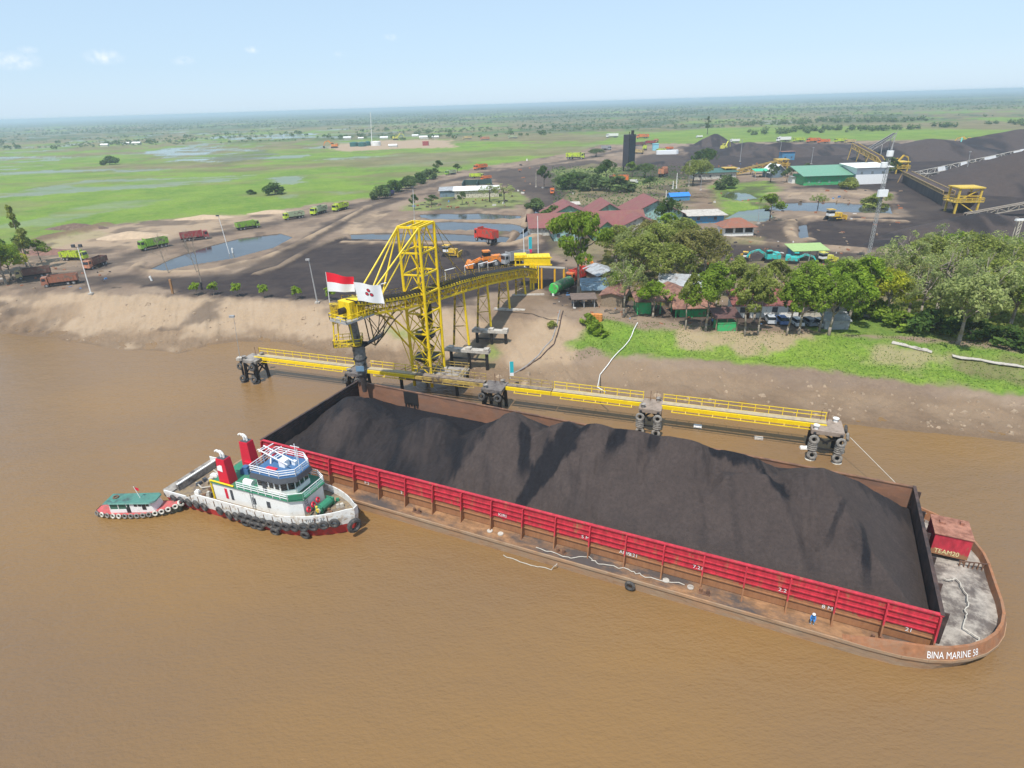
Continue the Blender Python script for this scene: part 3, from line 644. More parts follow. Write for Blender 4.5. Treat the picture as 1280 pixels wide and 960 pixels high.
rope('mooring_rope', 'white rope strewn across the grey muddy bow deck', [BL(42.3, -1, 2.15), BL(43.4, -.6, 2.2), BL(43.9, -3.2, 2.2), BL(43.4, -5.4, 2.15), BL(42.9, -7.6, 2.1), BL(44.0, -8.4, 2.1), BL(43.4, -9.2, 2.05), BL(45.3, -7.6, 2.1)], .06, wob=.15)
rope('mooring_rope', 'thin line from the barge bow up to the last platform', [BL(42, 10.5, 2.2), W(1063, 547, 4.35)], .04)
rope('mooring_rope', 'pale rope trailing in the river beside the barge middle', [BL(-1.5, -13.3, .06), BL(2, -13.5, .06), BL(4.4, -13.3, .06), BL(5.0, -12.9, .8)], .045, wob=.1)
# ------------------------------------------------------------------ the coal
coal_m = bpy.data.materials.new('heaped_coal'); coal_m.use_nodes = True; t = coal_m.node_tree; N = t.nodes; L = t.links; pb = N['Principled BSDF']; pb.inputs['Roughness'].default_value = .8; pb.inputs['Specular IOR Level'].default_value = .18
tcn = N.new('ShaderNodeTexCoord')
def nz(s, d=6, r=.65):
    n = N.new('ShaderNodeTexNoise'); n.inputs['Scale'].default_value = s; n.inputs['Detail'].default_value = d; n.inputs['Roughness'].default_value = r; L.new(tcn.outputs['Object'], n.inputs['Vector']); return n.outputs[0]
def rp(src, a, b_, ca, cb):
    r = N.new('ShaderNodeMapRange'); r.inputs['From Min'].default_value = a; r.inputs['From Max'].default_value = b_; L.new(src, r.inputs['Value'])
    m = N.new('ShaderNodeMix'); m.data_type = 'RGBA'; L.new(r.outputs[0], m.inputs['Factor'])
    for k, c in (('A', ca), ('B', cb)):
        if isinstance(c, tuple): m.inputs[k].default_value = (*c, 1)
        else: L.new(c, m.inputs[k])
    return m.outputs['Result']
fr = N.new('ShaderNodeAttribute'); fr.attribute_name = 'fresh'
fine = nz(2.6, 12, .85); mid = nz(.5, 7); 
dusty = rp(fine, .3, .7, (.042, .034, .033), rp(mid, .35, .65, (.112, .084, .074), (.082, .062, .056)))
fresh = rp(fine, .3, .7, (.008, .008, .010), (.024, .023, .028))
mxx = N.new('ShaderNodeMix'); mxx.data_type = 'RGBA'; L.new(fr.outputs['Fac'], mxx.inputs['Factor']); L.new(dusty, mxx.inputs['A']); L.new(fresh, mxx.inputs['B']); L.new(mxx.outputs['Result'], pb.inputs['Base Color'])
bp = N.new('ShaderNodeBump'); bp.inputs['Strength'].default_value = 1.0; bp.inputs['Distance'].default_value = .25; L.new(fine, bp.inputs['Height']); L.new(bp.outputs[0], pb.inputs['Normal'])
def heap_mesh(name, xs, ys, hf, ff, mats, base=None):
    XX, YY = np.meshgrid(xs, ys, indexing='ij'); Z = hf(XX, YY); n, m_ = XX.shape
    me = bpy.data.meshes.new(name); co = np.stack([XX, YY, Z], -1).reshape(-1, 3)
    me.vertices.add(len(co)); me.vertices.foreach_set('co', co.ravel()); idx = np.arange(n*m_).reshape(n, m_)
    q = np.stack([idx[:-1, :-1], idx[1:, :-1], idx[1:, 1:], idx[:-1, 1:]], -1).reshape(-1, 4)
    me.loops.add(q.size); me.loops.foreach_set('vertex_index', q.ravel().astype(np.int32)); me.polygons.add(len(q)); me.polygons.foreach_set('loop_start', (np.arange(len(q))*4).astype(np.int32)); me.polygons.foreach_set('loop_total', np.full(len(q), 4, np.int32)); me.update(calc_edges=True)
    me.polygons.foreach_set('use_smooth', [True]*len(q)); at = me.attributes.new('fresh', 'FLOAT', 'POINT'); at.data.foreach_set('value', np.clip(ff(XX, YY, Z), 0, 1).ravel().astype(np.float32)); me.materials.append(mats)
    o = bpy.data.objects.new(name, me); S.collection.objects.link(o); return o
PK = [(-35.5, 3.4, 6.4, .56), (-33.3, .2, 6.6, .62), (-20.4, 2.0, 6.5, .66), (-7.3, 2.0, 10.0, .76), (.6, 1.6, 10.5, .74), (5.2, 1.2, 12.0, .80), (9.8, 1.8, 12.9, .76), (14.6, 1.0, 12.7, .74), (20.6, 2.6, 10.9, .74), (22.8, -2.8, 11.3, .74), (30.4, 1.2, 11.2, .68), (33.6, -2.0, 10.2, .68)]
def pile_h(x, y):
    wx_ = x+.9*(fbm(x, y, 3.5, 3, 71)-.5); wy_ = y+.9*(fbm(x, y, 3.5, 3, 72)-.5); acc = 0; K = 6.5
    for px_, py_, hh, sl_ in PK:
        d = np.sqrt((wx_-px_)**2+(wy_-py_)**2+.5); acc = acc+np.exp(K*(hh+.3-sl_*d))
    h = np.log(acc+np.exp(K*2.9))/K
    h = h+1.1*(fbm(x*1.5+.3*y, y*.28, 2.0, 4, 76)-.5)*sstep(4, 0, y)*sstep(-10.5, -8, y)+.34*(fbm(x, y, 1.5, 5, 73)-.5)+.6*(fbm(x, y, 6, 3, 74)-.5)+.12*(fbm(x, y, .45, 2, 75)-.5)
    # gullies running down the slopes
    edge = np.minimum.reduce([CW-np.abs(y), CL_-np.abs(x)]); h = np.minimum(h, 3.6+.8*np.clip(edge, 0, 99)); h = np.minimum(h, 1.8+1.25*(CW-y)); h = np.minimum(h, 3.0+.75*(CL_-x))
    return np.maximum(h, DZ+.3)
def pile_f(x, y, z):
    n = fbm(x*1.6+y*.7, y*.45, 2.6, 4, 81); st = fbm(x*2.4+y*.5, y*.8, 1.5, 5, 83)-.5; v = 2-y
    def band(c, w_): return sstep(1.25, .75, np.abs(x-c)/w_+1.3*st)
    left = (.62+.35*sstep(.35, .6, n))*sstep(.8, -.8, x+10.5-.30*y+3*st)*(1-.75*np.exp(-((x+33.5)/3)**2-((y+2.5)/5)**2))*(1-.6*np.exp(-((x+20)/2.5)**2-((y+1)/3.5)**2))
    w1 = band(2.4-.40*v, 2.5-.17*v)*sstep(-.8, .4, v)*sstep(12, 9, v)
    w2 = band(-5.4+.42*v, .75+.05*v)*sstep(-.5, .3, v)*sstep(8, 5, v)
    w3 = band(7.6-.05*v, 1.0)*sstep(-1.5, 0, v)*sstep(5.5, 3, v)+.8*band(11.8, .6)*sstep(4, 2, v)
    cap = sstep(1.2, .8, np.sqrt(((x-20.2)/3.2)**2+((y-2.6)/1.6)**2)+1.2*st)+sstep(1.2, .8, np.sqrt(((x-24.6-.3*v)/1.2)**2+((y+.6)/2.6)**2)+1.2*st)
    tw = .8*band(33.2+.12*v, .35)*sstep(4, 6, v)*sstep(12, 9, v)+.6*band(31.6-.25*(v-5), .3)*sstep(2, 4, v)*sstep(9, 7, v)
    back = .6*sstep(3.5, 6, y+6*st)
    return np.clip(left+w1+w2+w3+cap+tw+back+.25*sstep(.6, .75, n), 0, 1)
pile = heap_mesh('coal_heap', np.linspace(-CL_+.1, CL_-.1, 560), np.linspace(-CW+.12, CW-.12, 160), pile_h, pile_f, coal_m)
pile.location = (BX, BY, 0); pile.rotation_euler = (0, 0, BA); tag(pile, 'dark grey peaked coal load filling the open hold of the red barge', 'coal')

# ================================================================== TUG
TA = -0.40; TX, TY = -32.6, 66.1
tug = thing('tugboat', 'white tugboat with two red funnels and rows of tyre fenders', 'tugboat', (TX, TY, 0), TA)
tug_hull = mat('tug_hull_paint', (0.70, 0.69, 0.66), 0.55, var=0.06, dirt=(0.38, .27, .16), dscale=1.3, damt=.35)
tug_red = mat('tug_boot_red', (0.42, 0.03, 0.03), 0.6, var=0.15, dirt=(.2, .05, .04), damt=.35)
tug_deck = mat('tug_deck', (0.27, 0.20, 0.12), 0.85, var=0.25, dirt=(.14, .11, .09), dscale=1.5, damt=.5)
green_deck = mat('green_deck_paint', (0.03, 0.20, 0.11), 0.6, var=0.15, dirt=(.12, .15, .10), damt=.3)
blue_deck = mat('blue_roof_paint', (0.05, 0.13, 0.27), 0.6, var=0.12, dirt=(.2, .25, .3), damt=.2)
def tug_half(x):   # half breadth along the hull
    if x < 4: return 3.95
    return max(.35, 3.95*(1-((x-4)/10.6)**2.4))
TXS = list(np.linspace(-13.4, 4, 10))+list(np.linspace(5, 14.5, 14))
def sheer(x): return 1.75+(.9*((x-2)/12.5)**2 if x > 2 else 0)
def ring(off=0.0, z=None, xo=0.0, sc=1.0):
    r = [(x*sc+xo, -(tug_half(x)+off)) for x in TXS]+[(x*sc+xo, tug_half(x)+off) for x in TXS[::-1]]
    return r
def loft(mb, rings, mi=0, capt=True, capb=False):
    n = len(rings[0]); vs = [p for r in rings for p in r]; fs = []
    for k in range(len(rings)-1):
        for i in range(n): fs.append((k*n+i, k*n+(i+1) % n, (k+1)*n+(i+1) % n, (k+1)*n+i))
    if capt: fs.append(tuple(range((len(rings)-1)*n, len(rings)*n)))
    if capb: fs.append(tuple(range(n))[::-1])
    mb.add(vs, fs, mi)
R_ = ring(); 
def shr(r, k, dx=0): return [(x*k+dx, y*k) for x, y in r]
zs = [sheer(x) for x in TXS]+[sheer(x) for x in TXS[::-1]]
b = MB(); loft(b, [[(x, y, -1.0) for x, y in shr(R_, .9)], [(x, y, .0) for x, y in shr(R_, .955)], [(x, y, z*.55) for (x, y), z in zip(shr(R_, .985), zs)]], 1, capt=False, capb=True)
loft(b, [[(x, y, z*.55) for (x, y), z in zip(shr(R_, .985), zs)], [(x, y, z) for (x, y), z in zip(R_, zs)]], 0, capt=False)
th = b.build('hull', [tug_hull, tug_red], tug)
b = MB(); b.add([(x*.99, y*.98, z-.02) for (x, y), z in zip(R_, zs)], [tuple(range(len(R_)))]); dk = b.build('deck', tug_deck, tug)
bm = bmesh.new(); bm.from_mesh(dk.data); bmesh.ops.triangulate(bm, faces=bm.faces)
for f_ in bm.faces:
    if f_.normal.z < 0: f_.normal_flip()
bm.to_mesh(dk.data); bm.free()
b = MB(); nR = len(R_)
for i in range(nR):
    j = (i+1) % nR; (x0, y0), (x1, y1) = R_[i], R_[j]
    if x0 < -13 and x1 < -13: continue
    h0, h1 = zs[i], zs[j]; e0, e1 = ((.95 if x > -8.5 else .0) for x in (x0, x1))
    if x0 < -9.8 or x1 < -9.8: e0 = e1 = .25 if y0 < 0 else .95
    b.hexa([(x0, y0, h0-.05), (x1, y1, h1-.05), (x1*.99, y1*.965, h1-.05), (x0*.99, y0*.965, h0-.05)][::1], [(x0, y0, h0+e0), (x1, y1, h1+e1), (x1*.99, y1*.965, h1+e1), (x0*.99, y0*.965, h0+e0)])
b.build('bulwark', tug_hull, tug)
b = MB()
for x in np.arange(-8.5, 12, 1.35): 
    y = tug_half(x); z = sheer(x); MB().bar((x, -y-.02, z+.7), (x+.05, -y-.03, z-.1), .09, .05).build('bulwark_stay', rust, tug)
b = MB().box(-12.9, .2, 1.73, 1.6, 8.0, .22); b.box(-11.7, .3, 1.73, .35, 6.8, 1.0); b.build('stern_ramp', concrete, tug)
b = MB().box(-11.55, .3, 2.73, .3, 6.9, .12); b.build('stern_rail', white, tug)
# deckhouse
b = MB(); dh = [(-5.4, -2.7), (6.6, -2.7), (8.2, -1.9), (8.2, 1.9), (6.6, 2.7), (-5.4, 2.7)]; b.prism(dh, 1.74, 4.35); b.prism([(x*.99, y*.99) for x, y in dh[:1]+[(-1.2, -2.7), (-1.2, 2.7)]+dh[-1:]], 1.74, 3.6) if False else None
house = b.build('deckhouse', white, tug)
b = MB(); b.prism([(-5.5, -2.9), (6.9, -2.9), (8.6, -2.0), (8.6, 2.0), (6.9, 2.9), (-5.5, 2.9)], 4.353, 4.45); b.build('boat_deck', green_deck, tug)
b = MB()
for x in (-3.3, -2.4): b.box(x, -2.715, 2.3, .42, .05, 1.5, 0, 0 if x < -3 else 1)
b.build('door', [red_bright, dkgrey], house)
for x in (3.5, 1.2): MB().box(x, -2.715, 2.55, .55, .05, .9).build('window', dkgrey, house)
# bridge with bevelled front
br = [(1.9, -2.25), (5.5, -2.25), (6.9, -1.2), (6.9, 1.2), (5.5, 2.25), (1.9, 2.25)]
b = MB(); b.prism(br, 4.454, 6.45); bridge = b.build('wheelhouse', white, tug)
def wallwin(par, p, q_, z0, z1, n, w, mt=glass, off=.03):
    p, q_ = Vector((*p, 0)), Vector((*q_, 0)); d = (q_-p); Lq = d.length; d.normalize(); nn = Vector((d.y, -d.x, 0))
    for i in range(n):
        c = p+d*(Lq*(i+.5)/n)+nn*off; MB().bar((*(c-d*w/2).xy, (z0+z1)/2), (*(c+d*w/2).xy, (z0+z1)/2), .04, z1-z0).build('window', mt, par)
wallwin(bridge, br[0], br[1], 5.35, 6.15, 4, .62); wallwin(bridge, br[1], br[2], 5.2, 6.2, 2, .72); wallwin(bridge, br[2], br[3], 5.3, 6.15, 3, .62); wallwin(bridge, br[3], br[4], 5.3, 6.15, 2, .6); wallwin(bridge, br[4], br[5], 5.45, 6.1, 4, .5)
MB().box(3.0, -2.28, 4.5, .6, .05, 1.6).build('door', dkgrey, bridge)
MB().bar((7.03, -1.2, 4.95), (7.03, 1.2, 4.95), .05, .6).build('name_board', white_clean, bridge)
rf = [(1.3, -2.7), (5.9, -2.7), (7.6, -1.4), (7.6, 1.4), (5.9, 2.7), (1.3, 2.7)]
b = MB(); b.prism(rf, 6.453, 7.05, 0, top=[(x*.97+.1, y*.9) for x, y in rf]); rfo = b.build('visor', dkgrey, bridge)
b = MB(); b.prism([(x*.96+.12, y*.88) for x, y in rf], 7.053, 7.12); b.build('roof', blue_deck, bridge)
def railing(par, pts, z, h, m, nbar=3, step=1.0, r=.035, name='railing', closed=True):
    b = MB(); P = [Vector((*p, z)) for p in pts]; 
    if closed: P.append(P[0])
    for a, c in zip(P[:-1], P[1:]):
        for k in range(1, nbar+1): b.bar(a+Vector((0, 0, h*k/nbar)), c+Vector((0, 0, h*k/nbar)), r*2)
        n = max(1, int((c-a).length/step))
        for i in range(n+1): p = a.lerp(c, i/n); b.bar(p, p+Vector((0, 0, h)), r*2)
    return b.build(name, m, par)
railing(tug, [(x*.95+.12, y*.86) for x, y in rf], 7.12, .95, white_clean, 3, 1.1)
railing(tug, [(-1.0, -2.85), (6.9, -2.85), (8.5, -1.95), (8.5, 1.95), (6.9, 2.85), (-1.0, 2.85)], 4.45, .95, white_clean, 3, 1.1, closed=False)
MB().bar((8.62, -1.9, 4.95), (7.1, -2.9, 4.95), .03, .7).build('name_board', green_deck, tug)
# folded mast and gantry over the wheelhouse roof
b = MB()
for y in (-.5, .5): b.bar((.4, y+.8, 8.6), (5.6, y, 7.9), .11)
for i in range(6): x = .6+i*.85; b.bar((x, -.5+.8-(x*.13), 8.62-x*.13), (x, .5+.8-x*.13, 8.62-x*.13), .08)
for i in range(3): x = .8+i*1.3; b.bar((x, .0, 8.6-x*.14), (x+.7, 1.9, 8.9-x*.14), .09)
b.box(4.4, .2, 7.12, .9, .9, .9); b.bar((2.4, 0, 7.12), (2.2, .6, 8.5), .16); b.box(5.4, .9, 7.12, .5, .5, .5)
b.bar((6.6, .3, 7.1), (6.8, .3, 9.9), .06); b.bar((4.9, 1.9, 7.1), (4.9, 1.9, 9.4), .07); b.bar((4.2, 1.9, 9.0), (5.6, 1.9, 9.0), .06)
b.build('mast', white_clean, tug)
MB().box(3.4, -1.0, 7.125, 1.5, .6, .12).build('life_raft', red_bright, tug)
for fx, fy in ((-3.3, -1.95), (-3.7, 2.35)):
    b = MB(); b.box(fx, fy, 1.76, 2.0, 1.5, 6.2, 0, 0, .68, .72); fn = b.build('funnel', red_bright, tug)
    b = MB(); b.box(fx, fy, 7.963, 1.15, .9, .06); b.build('funnel_cap', dkgrey, fn)
    b = MB()
    for s_ in (-.22, .22):
        pt = [(fx+s_+.0, fy, 8.0), (fx+s_, fy, 8.45), (fx+s_-.2, fy, 8.75), (fx+s_-.55, fy, 8.85), (fx+s_-.85, fy, 8.65)]; b.path(pt, .13, 8)
    b.build('exhaust_pipe', white, fn)
    MB().add([(fx-.72, fy-.615, 6.3), (fx+.15, fy-.635, 6.2), (fx+.15, fy-.575, 7.1), (fx-.68, fy-.555, 7.2)], [(0, 1, 2, 3)]).build('funnel_panel', white_clean, fn) if fy < 0 else None
    # buttress fin behind the funnel
    if fy > 0: MB().prism([(fx-.2, fy-.9), (fx+.9, fy-.9), (fx+.9, fy-.5), (fx-.2, fy-.5)], 1.76, 5.2).build('funnel_fin', red_bright, tug)
b = MB(); b.path([(-5.6, -2.75, 1.8), (-5.6, -2.75, 4.6), (-3.2, -2.85, 4.65), (-1.6, -2.85, 4.6)], .11, 6); b.build('boom', yellow, tug)
# gear on deck
b = MB(); b.tube((-.9, -1.6, 4.75), (.5, -1.6, 4.75), .42, n=12); b.build('life_raft_canister', white, tug)
for x, y, sx, sy, h, m_ in ((-1.5, 1.5, 1.4, 1.2, .8, dkgrey), (-.5, .4, .7, .7, .9, red_bright), (-2.6, .4, 1.2, 1.0, 1.0, blue_deck), (-9.8, 1.2, 1.2, .5, .5, white), (-8.8, -2.6, .7, .5, .5, white), (-7.2, 2.6, 1.1, .7, .6, concrete_pale), (-6.4, -2.9, .5, .5, 1.0, concrete_pale)):
    z = 4.45 if x > -3 else 1.75; b = MB(); b.box(x, y, z, sx, sy, h*.7, .2, 0, .9, .9); b.box(x+.05, y, z+h*.7, sx*.6, sy*.7, h*.3, .2); b.build('deck_box', m_, tug)
b = MB(); b.path([(-11, 2.2, 1.95), (-9, 1.5, 1.95), (-8, 2.2, 1.95), (-6.6, .2, 1.95)], .09, 5); b.path([(-10.8, -1, 1.95), (-9, -1.7, 1.95), (-7.5, -.6, 1.95), (-6.2, -1.4, 1.95)], .09, 5); b.build('tow_rope', rope_m, tug)
b = MB(); b.tube((9.8, -.9, 2.7), (9.8, .9, 2.7), .55, n=12); b.box(9.8, -1.1, 1.9, 1.1, .2, 1.3); b.box(9.8, 1.1, 1.9, 1.1, .2, 1.3); wn_ = b.build('anchor_winch', green_deck, tug)
b = MB(); b.tube((9.8, -1.35, 2.7), (9.8, -1.15, 2.7), .35, n=10); b.build('winch_drum', concrete_pale, wn_)
b = MB()
for k in range(3): b.torus((8.75, -1.7+k*.9, 2.9+.12*k), (1, .2, .3), .28, .12, 10, 6)
b.build('fire_hose', red_bright, tug)
b = MB(); b.path([(9.0, -2.6, 2.0), (9.6, -2.0, 2.3), (10.4, -2.1, 2.2), (11.2, -1.2, 2.4)], .2, 6); b.build('hawser_coil', wood, tug)
b = MB(); z0 = 2.0
for s_ in (-.22, .22): b.bar((8.45, -1.35+s_, 2.0), (8.25, -1.35+s_, 4.4), .06)
for k in range(8): b.bar((8.43-.02*k, -1.57, 2.15+.28*k), (8.43-.02*k, -1.13, 2.15+.28*k), .05)
b.build('ladder', grey, tug)
b = MB(); b.bar((.78, -2.76, 1.8), (.78, -2.76, 4.4), .05); b.bar((1.22, -2.76, 1.8), (1.22, -2.76, 4.4), .05)
for k in range(9): b.box(1.0, -2.74, 1.9+.28*k, .45, .05, .04)
b.build('ladder', grey, tug)
vs, fs = text_mesh('TITAN 27', .52); b = MB(); o_ = []
for v in vs:
    x = 9.35+v[0]; y = -tug_half(x); o_.append((x, y-.05, sheer(x)+.2+v[1]))
b.add(o_, fs); b.build('name_lettering', dkgrey, tug)
random.seed(19)
for k in range(16):
    x = random.uniform(-10.6, -6); y = random.uniform(-2.8, 3); b = MB(); b.box(x, y, 1.74, random.uniform(.3, .9), random.uniform(.25, .6), random.uniform(.2, .6), random.uniform(0, 3), 0, .8, .85); b.build('deck_gear', random.choice((wood, concrete, rust, dkgrey, white, concrete_pale)), tug)
for k in range(10):
    x = random.uniform(8.9, 12.3); y = random.uniform(-1.0, 1.0)*tug_half(x)*.7; b = MB(); b.box(x, y, sheer(x)-.05, random.uniform(.3, .6), random.uniform(.25, .5), random.uniform(.25, .6), random.uniform(0, 3), 0, .8, .85); b.build('deck_gear', random.choice((wood, rust, dkgrey, concrete, green_deck, rope_m)), tug)
# tyres along the near side, over the stern and round the bow
random.seed(5)
def hang_tyre(par, x, y, z, ax, R=.46, r=.19, m_=tyre_m): return MB().torus((x, y, z), ax, R, r, 14, 7).build('tyre_fender', m_, par)
for x in list(np.arange(-11.6, -5.5, 1.35))+[-3.6, -2.1, -.9]: hang_tyre(tug, x, -tug_half(x)-.2, 1.15+random.uniform(-.2, .15), (.25, 1, .1))
for x in np.arange(.2, 13.2, 1.12): hang_tyre(tug, x, -tug_half(x)-.24, sheer(x)*.93-.25, (.45 if x > 9 else .1, -1, -.1), .47, .2)
for x in (.6, 1.9, 2.8, 5.2, 9.2): hang_tyre(tug, x, -tug_half(x)-.28, .55+random.uniform(-.1, .1), (.1, -1, -.2), .45, .2)
for y in (-1.0,): hang_tyre(tug, 14.7, y, 1.6, (1, -.35, 0), .68, .3)
for x in np.arange(6.5, 14.3, 1.2): hang_tyre(tug, x, tug_half(x)+.2, sheer(x)-.15, (.5, 1, 0), .46, .2)
for y in np.arange(-3.2, 3.8, 1.2): hang_tyre(tug, -13.6, y, 1.2, (1, 0, 0), .46, .2)

# ================================================================== SMALL BOAT
boat = thing('river_launch', 'small wooden launch with green roof and red deck behind the tug', 'boat', (-48.9, 65.9, 0), -.02)
def bh_(x): return max(.12, 1.45*(1-abs((x+.6)/6.4)**3.0)) if x > -5.2 else .5
XS_ = np.linspace(-5.5, 5.6, 22)
def bz(x): return .55+.022*(x+.5)**2*(1 if x > 0 else .35)
Rb = [(x, -bh_(x)) for x in XS_]+[(x, bh_(x)) for x in XS_[::-1]]; zb = [bz(x) for x in XS_]+[bz(x) for x in XS_[::-1]]
b = MB(); loft(b, [[(x*.94, y*.75, -.4) for x, y in Rb], [(x, y, z) for (x, y), z in zip(Rb, zb)]], 0, capt=False, capb=True); b.build('hull', mat('dark_green_hull', (.05, .07, .05), .7, var=.2, dirt=(.15, .12, .09), damt=.4), boat)
b = MB(); b.add([(x*.985, y*.97, z-.03) for (x, y), z in zip(Rb, zb)], [tuple(range(len(Rb)))]); dk = b.build('deck', mat('faded_red_deck', (.50, .10, .10), .8, var=.2, dirt=(.3, .12, .1), damt=.35), boat)
bm = bmesh.new(); bm.from_mesh(dk.data); bmesh.ops.triangulate(bm, faces=bm.faces)
for f_ in bm.faces:
    if f_.normal.z < 0: f_.normal_flip()
bm.to_mesh(dk.data); bm.free()
b = MB(); b.hexa([(-3.3, -1.0, .58), (2.3, -1.0, .58), (2.3, 1.0, .58), (-3.3, 1.0, .58)], [(-3.3, -1.0, 1.1), (2.3, -1.0, 1.1), (2.3, 1.0, 1.1), (-3.3, 1.0, 1.1)]); b.hexa([(-.6, -1.003, .6), (2.6, -1.003, .6), (2.6, 1.003, .6), (-.6, 1.003, .6)], [(-.6, -1.003, 1.9), (2.1, -1.003, 1.9), (2.1, 1.003, 1.9), (-.6, 1.003, 1.9)]); cb = b.build('cabin', white, boat)
b = MB(); b.box(-2.0, 0, 1.1, 2.4, 1.9, .7); b.build('rear_cabin', mat('green_panel', (.04, .12, .08), .6), boat)
b = MB()
for x in (-3.2, -2.1, -1.0, -.2, .7, 1.5): b.box(x, -.98, 1.1, .08, .08, 1.0); b.box(x, .98, 1.1, .08, .08, 1.0)
b.build('roof_posts', white, boat)
for x in (-.85, 1.25): MB().box(x, -1.02, .62 if x < 0 else 1.0, .5, .05, .8).build('doorway', black, cb)
for x in (.2, .75, 1.75): MB().box(x, -1.02, 1.5, .38, .04, .32).build('window', glass, cb)
b = MB(); rp_ = [(-3.9, -1.2), (2.3, -1.25), (2.75, -.8), (2.75, .8), (2.3, 1.25), (-3.9, 1.2)]; b.prism(rp_, 2.0, 2.12, 0, top=[(x*.98, y*.9) for x, y in rp_]); rfb = b.build('roof', mat('green_roof_sheet', (.07, .20, .16), .6, var=.2, dirt=(.05, .07, .07), dscale=.7, damt=.45), boat)
MB().torus((-2.9, .2, 2.2), (0, 0, 1), .3, .09, 12, 6).build('lifebuoy', rust, boat)
b = MB(); b.bar((.4, 0, 2.1), (.0, 0, 3.9), .06); b.build('flagpole', white, boat)
b = MB(); b.add([(.02, 0, 3.8), (.45, .15, 3.5), (.5, .1, 3.1), (.12, 0, 3.35)], [(0, 1, 2, 3)]); b.build('flag', red_bright, boat)
for i, x in enumerate(np.linspace(-5.1, 5.0, 14)): MB().torus((x, -bh_(x)-.12, bz(x)-.12), (.08*x, -1, .2), .26, .1, 12, 6).build('tyre_fender', tyre_white if i in (1, 3, 4, 10, 11, 12, 13) else tyre_pale, boat)
MB().torus((5.5, -.1, 1.25), (1, 0, .8), .34, .13, 12, 6).build('tyre_fender', tyre_white, boat)

# ================================================================== PEOPLE
skin = mat('skin', (.25, .14, .09), .6, var=.05)
def person(label, loc, rz, shirt, trousers, hat, pose='crouch', group=None):
    root = thing('person', label, 'person', loc, rz)
    if pose == 'crouch':
        J = [(0,0,.48,.15),(0,.06,.72,.16),(0,.16,.95,.15),(0,.2,1.1,.06),(0,.25,1.24,.10), (.17,.12,.98,.06),(.22,.32,.80,.05),(.12,.5,.62,.045), (-.17,.12,.98,.06),(-.22,.32,.80,.05),(-.1,.5,.62,.045), (.1,.02,.46,.1),(.16,.36,.5,.07),(.14,.1,.09,.05),(.14,.26,.04,.045), (-.1,.02,.46,.1),(-.16,.36,.5,.07),(-.14,.1,.09,.05),(-.14,.26,.04,.045)]
    else:
        J = [(0,0,.92,.14),(0,0,1.15,.14),(0,.0,1.4,.15),(0,.01,1.52,.055),(0,.03,1.64,.10), (.2,0,1.4,.06),(.26,.02,1.12,.048),(.25,.14,.88,.04), (-.2,0,1.4,.06),(-.26,.02,1.12,.048),(-.25,.16,.9,.04), (.1,0,.88,.1),(.12,.04,.48,.07),(.12,.0,.08,.045),(.12,.14,.04,.045), (-.1,0,.88,.1),(-.12,-.02,.48,.07),(-.12,-.06,.08,.045),(-.12,.08,.04,.045)]
    E_ = [(0,1),(1,2),(2,3),(3,4),(2,5),(5,6),(6,7),(2,8),(8,9),(9,10),(0,11),(11,12),(12,13),(13,14),(0,15),(15,16),(16,17),(17,18)]
    me = bpy.data.meshes.new('body'); me.from_pydata([j[:3] for j in J], E_, []); o = bpy.data.objects.new('body', me); S.collection.objects.link(o); o.parent = root
    sk = o.modifiers.new('skin', 'SKIN'); sv = me.skin_vertices[0].data
    for i, j in enumerate(J): sv[i].radius = (j[3], j[3])
    sv[0].use_root = True; sk.use_smooth_shade = True; o.modifiers.new('sub', 'SUBSURF').levels = 1
    me.materials.append(skin)
    dg = bpy.context.evaluated_depsgraph_get(); m2 = bpy.data.meshes.new_from_object(o.evaluated_get(dg)); o.modifiers.clear(); o.data = m2; m2.materials.clear()
    for m_ in (skin, shirt, trousers): m2.materials.append(m_)
    hz_ = J[0][2]
    for p in m2.polygons:
        c = p.center; z = c.z; arm = abs(c.x) > .2 and z < (1.0 if pose != 'crouch' else .72)
        p.material_index = 0 if z > J[3][2] or arm else (1 if z > hz_+.03 else 2); p.use_smooth = True
    b = MB(); hx, hy, hzz = J[4][:3]
    for k, (r0, r1, z0, z1) in enumerate(((.155, .15, 0, .05), (.15, .11, .05, .12), (.11, .04, .12, .16))): b.tube((hx, hy, hzz+.03+z0), (hx, hy, hzz+.03+z1), r0, r1, 12)
    b.build('hard_hat', hat, root)
    return root
blue_cloth = mat('blue_cloth', (.04, .20, .5), .8); teal_cloth = mat('pale_blue_cloth', (.30, .45, .55), .8); orange_cloth = mat('yellow_cloth', (.7, .5, .05), .8); navy = mat('navy_cloth', (.02, .03, .07), .8)
p = BL(30.4, -11.7, DZ+.02); person('crouching worker in blue with a white helmet on the barge side deck', p, BA+pi, blue_cloth, teal_cloth, white_clean, 'crouch')
def TL(x, y, z): return Vector((TX+x*cos(TA)-y*sin(TA), TY+x*sin(TA)+y*cos(TA), z))
person('crewman in a yellow shirt standing on the tugboat foredeck', TL(10.3, -1.9, sheer(10.3)), 2.4, orange_cloth, navy, orange_cloth, 'stand')
